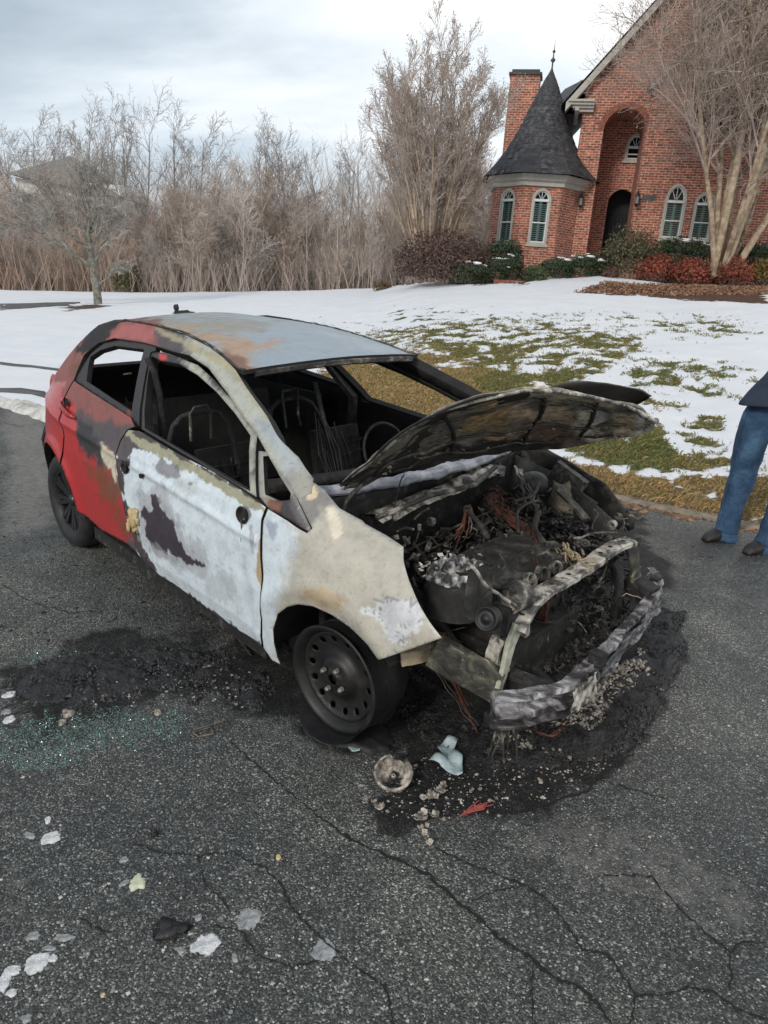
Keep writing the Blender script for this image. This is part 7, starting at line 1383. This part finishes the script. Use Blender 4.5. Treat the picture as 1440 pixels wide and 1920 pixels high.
for i, (q, a, b, mt, lab) in enumerate((((387,1770),25,20,0,'largest bright white snow lump with jagged edges, low centre of the road'),((466,1722),22,21,1,'grey translucent round ice patch right of the pale yellow flake'),((607,1780),24,22,1,'round greyish ice patch, rightmost of the snow lumps'),((68,1806),23,20,0,'big round snow lump near the lower left corner'),
 ((96,1571),17,11,0,'long white snow lump, upper left of the road foreground'),((90,1538),6,7,0,'small round snow dot just above the long upper-left lump'),((56,1567),8,9,1,'little grey ice blob left of the long upper-left lump'),((100,1797),8,7,0,'small snow pebble touching the right of the big lower-left lump'),((62,1755),12,8,1,'half-melted grey ice beyond the big lower-left lump'),
 ((25,1820),16,9,0,'thin snow smear left of the big lower-left lump'),((4,1845),14,22,0,'snow lump cut by the left edge of the photo'),((22,1862),8,9,0,'small snow piece below the thin smear at lower left'),((92,1778),12,5,1,'thin icy streak right of the half-melted ice'),((120,1758),20,7,1,'long faint ice streak pointing up right at lower left'),
 ((440,1796),6,10,1,'small upright ice speck right of the largest white lump'),((339,1782),7,8,1,'small ice speck just left of the largest white lump'),((372,1720),9,6,1,'small oblong ice bit above the largest white lump'),((233,1656),6,9,1,'tiny grey ice flake touching the pale yellow flake'),((232,1612),9,6,1,'faint frost fleck above the pale yellow flake'),((17,1350),10,7,0,'small snow lump at the far left beside the burnt strip'),((12,1335),9,5,1,'icy sliver at the left edge above the snow lump'),((18,1303),11,6,0,'white scrap at the left end of the burnt strip'),((50,1910),10,8,1,'ice crumb at the bottom left corner'))):
    chunk('snow_lump', q, a, b, (.007 if mt == 0 else .004), (M_ice, M_gice)[mt], lab, 'snow', GS_, i+3, rot=i*.7 if a < 10 else 0, irr=.42)
chunk('plastic_flake', (258,1656), 15, 15, .010, simple('pale_yellow_flake', [(.3,(.40,.42,.30)),(.7,(.60,.61,.47))], 20, .6, bs=.3), 'pale yellow-green plastic flake among the ice bits on the asphalt', 'fragment', None, 50, irr=.5)
chunk('orange_pebble', (522,1608), 5, 5, .008, M_foam, 'tiny orange-tan crumb between two cracks in the asphalt', 'pebble', None, 51); chunk('orange_pebble', (193,1867), 4, 4, .007, M_foam, 'tiny orange stone near the bottom left of the asphalt', 'pebble', None, 52)
for i, (q, a, b, lab) in enumerate((((505,1304),0,0,''),((392,1258),13,9,'white crumpled scrap lying on the burnt strip left of the front wheel'),((463,1303),6,7,'small white flake on the black clump beside the front wheel'),((117,1357),6,4,'cream crumb below the left end of the burnt strip'),((296,1338),6,4,'tan flake between the burnt strip and the glass crumbs'),((127,1340),11,5,'beige shred under the left part of the burnt strip'))):
    if a: chunk('burnt_scrap', q, a, b, .02, M_cer, lab, 'scrap', 'pale scraps along the burnt strip', 60+i, irr=.6)
# bowl-shaped burnt lamp reflector
P = ong((738,1462)); m = MB(); n = 40; vs = []; prof = [(.062,.050),(.068,.048),(.066,.038),(.055,.014),(.035,.004),(.0,.003)]
for i, (r, z) in enumerate(prof):
    for j in range(n):
        a = 2*pi*j/n; notch = sh_smooth(.5,.25,abs(a-1.25)); vs.append((r*cos(a)*(1+.04*NZ.noise(Vector((cos(a)*3,sin(a)*3,0)))), r*sin(a), z*(1-.8*notch)+.006*NZ.noise(Vector((cos(a)*5,sin(a)*5,i)))*(i < 3)))
m.add(vs, [(i*n+j, i*n+(j+1)%n, (i+1)*n+(j+1)%n, (i+1)*n+j) for i in range(5) for j in range(n)]); lr_ = m.build('lamp_reflector', M_cer, None, True); md = lr_.modifiers.new('s','SOLIDIFY'); md.thickness = .003; lr_.location = (P[0],P[1],gz(P[0],P[1])+.004); lr_.rotation_euler = (R(24),R(-5),0); tag(lr_, 'broken bowl-shaped lamp reflector with a notched rim in front of the wheel', 'reflector')
m = MB()
for k in range(16): a = random.uniform(0,6.28); r = random.uniform(0,.035); m.add(*blobmesh((r*cos(a), r*sin(a)-.01, .012), (random.uniform(.004,.014),random.uniform(.004,.010),.006), 6, 4, k, .6))
m.build('melted_lens', M_gloss, lr_); m = MB(); m.lathe([(.003,.026),(.007,.027),(.009,.022),(.010,.010)], 12); m.build('bulb_socket', M_alu, lr_, True)
def shard(name, pxs, h, mat, label, cat, group=None, seed=0, curl=.02):
    P = [ong(q) for q in pxs]; c = np.mean(P, 0); V, Fc = cdt([tuple((p-c)[:2]) for p in P], [], .012)
    o = sheet(name, V, Fc, lambda x, y: (x, y, h+curl*(abs(NZ.noise(Vector((x*14+seed,y*14,0))))*1.6+.3*abs(x*14))), (0,0,1), .003, [mat, mat], None); o.location = (c[0], c[1], gz(c[0],c[1])); return tag(o, label, cat, group)
shard('plastic_shard', [(820,1405),(840,1392),(858,1397),(850,1415),(866,1425),(866,1460),(850,1458),(822,1440),(805,1436),(815,1428),(830,1430)], .008, M_bl, 'pale blue-green melted plastic sheet under the corner of the bumper beam', 'plastic sheet', curl=.03)
shard('plastic_shard', [(652,1404),(665,1401),(678,1405),(674,1413),(660,1412)], .006, M_bl, 'small pale shard beside the foot of the melted front tyre', 'plastic piece', curl=.012, seed=3)
def crumple(q, s, mat, label, cat, group, seed, n=5):
    P = ong(q); g = random.Random(seed); m = MB()
    for k in range(n):
        c = np.array([g.uniform(-s,s)*.7, g.uniform(-s,s)*.7, g.uniform(.004,.02)]); w = s*g.uniform(.35,.8); a = g.uniform(0,6.28); nu = 7; vs = []
        for i in range(nu):
            for j in range(nu): u, v = i/(nu-1)-.5, j/(nu-1)-.5; x, y = u*w*(1-.6*abs(v)), v*w*.7; z = .55*w*(u*u*2+.5*NZ.noise(Vector((u*4+k,v*4,seed)))); vs.append(c+np.array([x*cos(a)-y*sin(a), x*sin(a)+y*cos(a), max(z,0)+.002]))
        m.add(vs, [(i*nu+j, (i+1)*nu+j, (i+1)*nu+j+1, i*nu+j+1) for i in range(nu-1) for j in range(nu-1)])
    o = m.build('burnt_scrap', mat, None, True); md = o.modifiers.new('s','SOLIDIFY'); md.thickness = .002; o.location = (P[0],P[1],gz(P[0],P[1])); return tag(o, label, cat, group)
GB = 'curled scraps of burnt plastic'
crumple((702,1515), .050, M_cer, 'cream and grey curled scraps below left of the broken reflector', 'scrap', GB, 1); crumple((812,1490), .055, M_cer, 'knotted ash-white scrap right of the broken reflector', 'scrap', GB, 2, 7); crumple((889,1487), .026, M_cer, 'upright cream scrap alone above the red wire strands', 'scrap', GB, 3, 3)
crumple((798,1546), .050, M_cer, 'folded pale scraps at the edge of the soot, left of the red strands', 'scrap', GB, 4, 6); crumple((792,1576), .034, simple('tan_scrap', [(.3,(.30,.26,.20)),(.7,(.52,.47,.38))], 20, .8, bs=.3), 'beige scrap lowest in front of the soot patch', 'scrap', GB, 5, 3)
for i, (q, lab) in enumerate((((928,1390),'white curl of ash just under the left end of the bumper beam'),((960,1395),'white ash flake right of the curl under the beam end'),((1042,1412),'pair of white flakes in the soot ahead of the beam'),((968,1412),'tiny ash flake in the middle of the soot'),((1065,1428),'small grey flake near the right of the soot'),((1020,1415),'dark-edged flake between the ash bits'),((950,1425),'pinpoint ash chip low in the soot'),((985,1380),'ash sliver beneath the middle of the beam corner'),((1115,1330),'pale ash column stump under the beam bend'),((1240,1300),'pale chip beyond the right end of the soot'))): crumple(q, .020, M_cer, lab, 'ash flake', 'ash flakes in the soot', 20+i, 3)
# red strands of a burnt cable
m = MB(); g = random.Random(5); A = ong((862,1533)); B = ong((915,1512)); c0 = A
for k in range(26):
    e = B-A; s = g.uniform(.5,1.05); f = np.array([g.gauss(0,.012), g.gauss(0,.012), 0]); m.tube([(0,0,.006), tuple(e*s*.5+f*.4+(0,0,.012)), tuple(e*s+f+(0,0,.006+g.random()*.01))], .0018, 4)
o = m.build('cable_strands', simple('red_strand', [(.3,(.22,.04,.035)),(.7,(.50,.12,.10))], 30, .7, bs=0)); o.location = (A[0],A[1],gz(A[0],A[1])); tag(o, 'frayed bundle of red wire strands at the front edge of the soot', 'cable')
# crumbs: soot crust, ash, glass - uncountable
def scatter(name, polys, n, size, hgt, mats, label, cat, seed, pile=0., cols=None):
    g = np.random.default_rng(seed); V = []; Fq = []; C = []; k = 0; allp = np.vstack([np.array(p) for p in polys]); mn, mxx = allp.min(0), allp.max(0)
    q = g.uniform(mn, mxx, (n*4,2)); d = np.max([sdf_poly(q, p) for p in polys], 0); nz = np.array([NZ.noise(Vector((a*.03,b*.04,seed))) for a, b in q]); q = q[(d+nz*30 > 0)][:n]; d = d[(d+nz*30 > 0)][:n]
    for (a, b), dd in zip(q, d):
        P = ong((a,b)); s = g.uniform(*size)*(1+.5*g.random()**4*3); hh = pile*min(1, max(0,dd)/25)*g.random(); c = np.array([P[0], P[1], gz(P[0],P[1])+hh])
        r = g.uniform(.5,1.2,(6,))*s; R3 = rz(g.uniform(0,6.3)); pts = np.array([(r[0],0,0),(0,r[1],0),(-r[2],0,0),(0,-r[3],0),(0,0,r[4]*hgt),(0,0,-r[5]*hgt*.3)])@R3.T+c; pts[:4,2] += g.uniform(-.2,.3,4)*s*hgt
        V.append(pts); Fq += [(k,k+1,k+4),(k+1,k+2,k+4),(k+2,k+3,k+4),(k+3,k,k+4)]; k += 6
        if cols is not None: cc = np.array(cols[0])+(np.array(cols[1])-np.array(cols[0]))*g.random(); C.append(np.tile(cc,(6,1)))
    m = MB(); m.v = [tuple(v) for v in np.vstack(V)]; m.f = Fq; m.m = [0]*len(Fq)
    if cols is not None: m.c = [tuple(c) for c in np.vstack(C)]
    o = m.build(name, mats); return tag(o, label, cat, kind='stuff')
STRIP = [(20,1290),(60,1255),(130,1230),(240,1225),(330,1215),(400,1225),(440,1250),(400,1275),(330,1285),(240,1300),(150,1320),(60,1318)]
FR = [(760,1250),(930,1350),(1060,1340),(1180,1240),(1250,1150),(1285,1215),(1240,1330),(1190,1400),(1060,1440),(930,1440),(800,1400),(740,1330)]
def carpet(name, polys, hgt, mat, label, seed, sp=.012, fr=26.):
    mbv = []; mbf = []
    for poly in polys:
        P = [ong(q)[:2] for q in poly]; V, Fc = cdt([tuple(p) for p in P], [], sp); P = np.array(P); d = sdf_poly(V, P); P3 = np.hstack([V, np.zeros((len(V),1))]); nn = fbm(P3, fr*.35, 4, seed); n2 = fbm(P3, fr*1.2, 4, seed+1)
        z = np.clip(d/.07, 0, 1)**.7*(1.0+1.3*nn)+.55*n2*np.clip(d/.04,0,1)-.12; z = z*hgt; b = len(mbv); mbv += [(v[0], v[1], gz(v[0], v[1])+zz_) for v, zz_ in zip(V, z)]; mbf += [tuple(i+b for i in t) for t in Fc]
    m = MB(); m.add(mbv, mbf); return tag(m.build(name, mat, None, True), label, 'burnt debris', kind='stuff')
M_crust = simple('crust', [(.3,(.005,.005,.006)),(.55,(.014,.014,.015)),(.68,(.045,.045,.05)),(.76,(.12,.12,.125))], 30, .5, bs=1., bd=.015, bscale=70, dist=.5)
carpet('crust_layer', [STRIP, [(430,1280),(500,1260),(515,1300),(480,1335),(440,1320)]], .026, M_crust, 'crusted layer of melted plastic left of the front wheel', 3)
carpet('soot_layer', [FR], .014, M_crust, 'crusted black layer under and before the stripped front end', 5, .014)
carpet('crust_layer', [[(1195,1160),(1262,1150),(1288,1215),(1250,1300),(1190,1400),(1130,1415),(1160,1340),(1230,1260)]], .024, M_crust, 'thick lumpy rim of crust along the right of the soot', 7)
scatter('charred_crust', [STRIP, [(430,1280),(500,1260),(515,1300),(480,1335),(440,1320)], [(340,1280),(380,1255),(400,1290),(360,1320)]], 5200, (.002,.009), .8, M_gloss, 'raised crust of burnt plastic in a strip left of the front wheel', 'burnt debris', 1, pile=.022)
scatter('charred_debris', [FR, [(560,1300),(720,1380),(700,1400),(600,1350)]], 6500, (.002,.008), .8, M_char, 'black charred crumbs spread under and ahead of the stripped front end', 'burnt debris', 2, pile=.012)
scatter('charred_debris', [[(1195,1150),(1265,1140),(1290,1215),(1250,1300),(1190,1410),(1130,1420),(1160,1340),(1230,1260)]], 4200, (.002,.010), .9, M_gloss, 'dark lumpy crust along the right edge of the soot', 'burnt debris', 3, pile=.018)
scatter('ash_crumbs', [[(760,1420),(930,1380),(1180,1380),(1150,1440),(980,1500),(820,1540),(720,1540),(720,1460)]], 420, (.0015,.006), .7, M_cer, 'fine pale ash specks on the soot before the car', 'ash', 14)
scatter('ash_crumbs', [[(60,1235),(240,1225),(440,1240),(500,1290),(430,1330),(240,1310),(60,1330)]], 260, (.0015,.006), .8, M_cer, 'pale specks caught on the burnt strip', 'ash', 15, pile=.022)
scatter('ash_crumbs', [[(1020,1345),(1100,1290),(1200,1215),(1225,1260),(1160,1320),(1110,1380),(1040,1370)], [(925,1370),(990,1370),(1000,1410),(930,1400)]], 1700, (.002,.012), .9, M_cer, 'whitish ash crumbs beneath the bumper beam', 'ash', 4, pile=.02)
M_gl = attrmat('glass_crumb', .12, 30, .1, 0)
scatter('glass_crumbs', [[(0,1370),(60,1350),(160,1330),(300,1335),(350,1345),(350,1385),(200,1400),(120,1435),(0,1445)], [(40,1225),(180,1215),(200,1235),(60,1250)]], 5200, (.0011,.0032), 1., M_gl, 'green-blue crumbs of shattered window glass on the road', 'glass', 5, cols=((.02,.038,.037),(.15,.26,.24)))
scatter('grit', [[(0,1400),(1440,1450),(1440,1920),(0,1920)], [(1170,1010),(1440,1040),(1440,1450),(1240,1400)]], 1500, (.0016,.0040), .6, attrmat('grit_stone', .8, 20, .2, 0), 'loose pale grit on the asphalt', 'grit', 6, cols=((.12,.12,.11),(.50,.48,.44)))
scatter('leaf_litter', [[(840,888),(1100,908),(1250,938),(1440,975),(1440,1000),(1250,966),(1100,932),(940,908)]], 2600, (.006,.020), .5, attrmat('dead_leaf', .8, 20, .3, 0), 'brown leaves and grit lying along the kerb', 'litter', 8, pile=.02, cols=((.05,.028,.018),(.30,.18,.10)))
scatter('road_litter', [[(0,880),(80,900),(100,980),(330,1060),(500,1220),(0,1200)], [(1110,930),(1330,980),(1300,1030),(1180,1000)]], 420, (.003,.010), .5, M_char, 'small dark bits scattered behind and beside the car', 'litter', 7)
# pool of melted rubber round the front wheel
chunk('melted_rubber', (648,1368), 105, 36, .030, M_melt, 'smooth pool of melted rubber under the bare front wheel', 'melted rubber', None, 90, irr=.35, rot=-.55)
# spent tool-like strip, hinge and trim bits on the left
m = MB(); Pp = [ong(q) for q in ((362,1376),(395,1366),(400,1378),(372,1384),(362,1376))]; c = Pp[0]; m.tube([p-c+(0,0,.006) for p in Pp], .0035, 5); m.tube([ong((362,1372))-c+(0,0,.006), ong((426,1354))-c+(0,0,.01)], .003, 5); o = m.build('metal_clip', M_wdk); o.location = tuple(c); tag(o, 'bent wire clip with a long pin, at the right end of the glass crumbs', 'clip')
m = MB(); Pp = [ong(q) for q in ((395,1152),(420,1175),(450,1205),(470,1232))]; c = Pp[0]; m.tube([p-c+(0,0,.03-.006*i) for i, p in enumerate(Pp)], [.006,.012,.010,.006], 6, flat=.4); o = m.build('trim_strip', M_olive); o.location = tuple(c); tag(o, 'fallen metal trim strip lying below the front door sill', 'trim')
m = MB(); m.add(*blobmesh((0,0,.012), (.045,.03,.016), 12, 7, 3, .6)); P = ong((320,1748)); o = m.build('charred_lump', M_gloss, None, True); o.location = tuple(P); tag(o, 'flat black charred lump above the largest white snow lump', 'burnt debris'); m = MB(); m.add(*blobmesh((0,0,.01), (.012,.012,.012), 10, 7, 4, .5)); P = ong((289,1566)); o = m.build('charred_lump', M_gloss, None, True); o.location = tuple(P); tag(o, 'small black lump alone on the clean asphalt', 'burnt debris')
# scrap of melted aerial on the roof
P = c2w(np.array([[-.85,.12,roofz(-.85,.12)+.005]]))[0]; P = CO+ray((345,598))*((P-CO)@CR[:,2])/(ray((345,598))@CR[:,2]); m = MB()
m.add(*blobmesh((0,0,.012), (.055,.028,.014), 12, 8, 6, .5)); m.add(*blobmesh((-.045,0,.03), (.016,.012,.024), 8, 6, 7, .5)); o = m.build('melted_aerial', M_char, None, True); lp = (CM.T@(P-CT)+CPIV); zz_ = roofz(lp[0], lp[1]); o.location = tuple(c2w(np.array([[lp[0], lp[1], zz_]]))[0]); tag(o, 'charred black lump lying on the rear of the car roof', 'burnt debris')
print('objects', len(bpy.data.objects), 'faces', sum(len(o.data.polygons) for o in bpy.data.objects if o.type == 'MESH'))
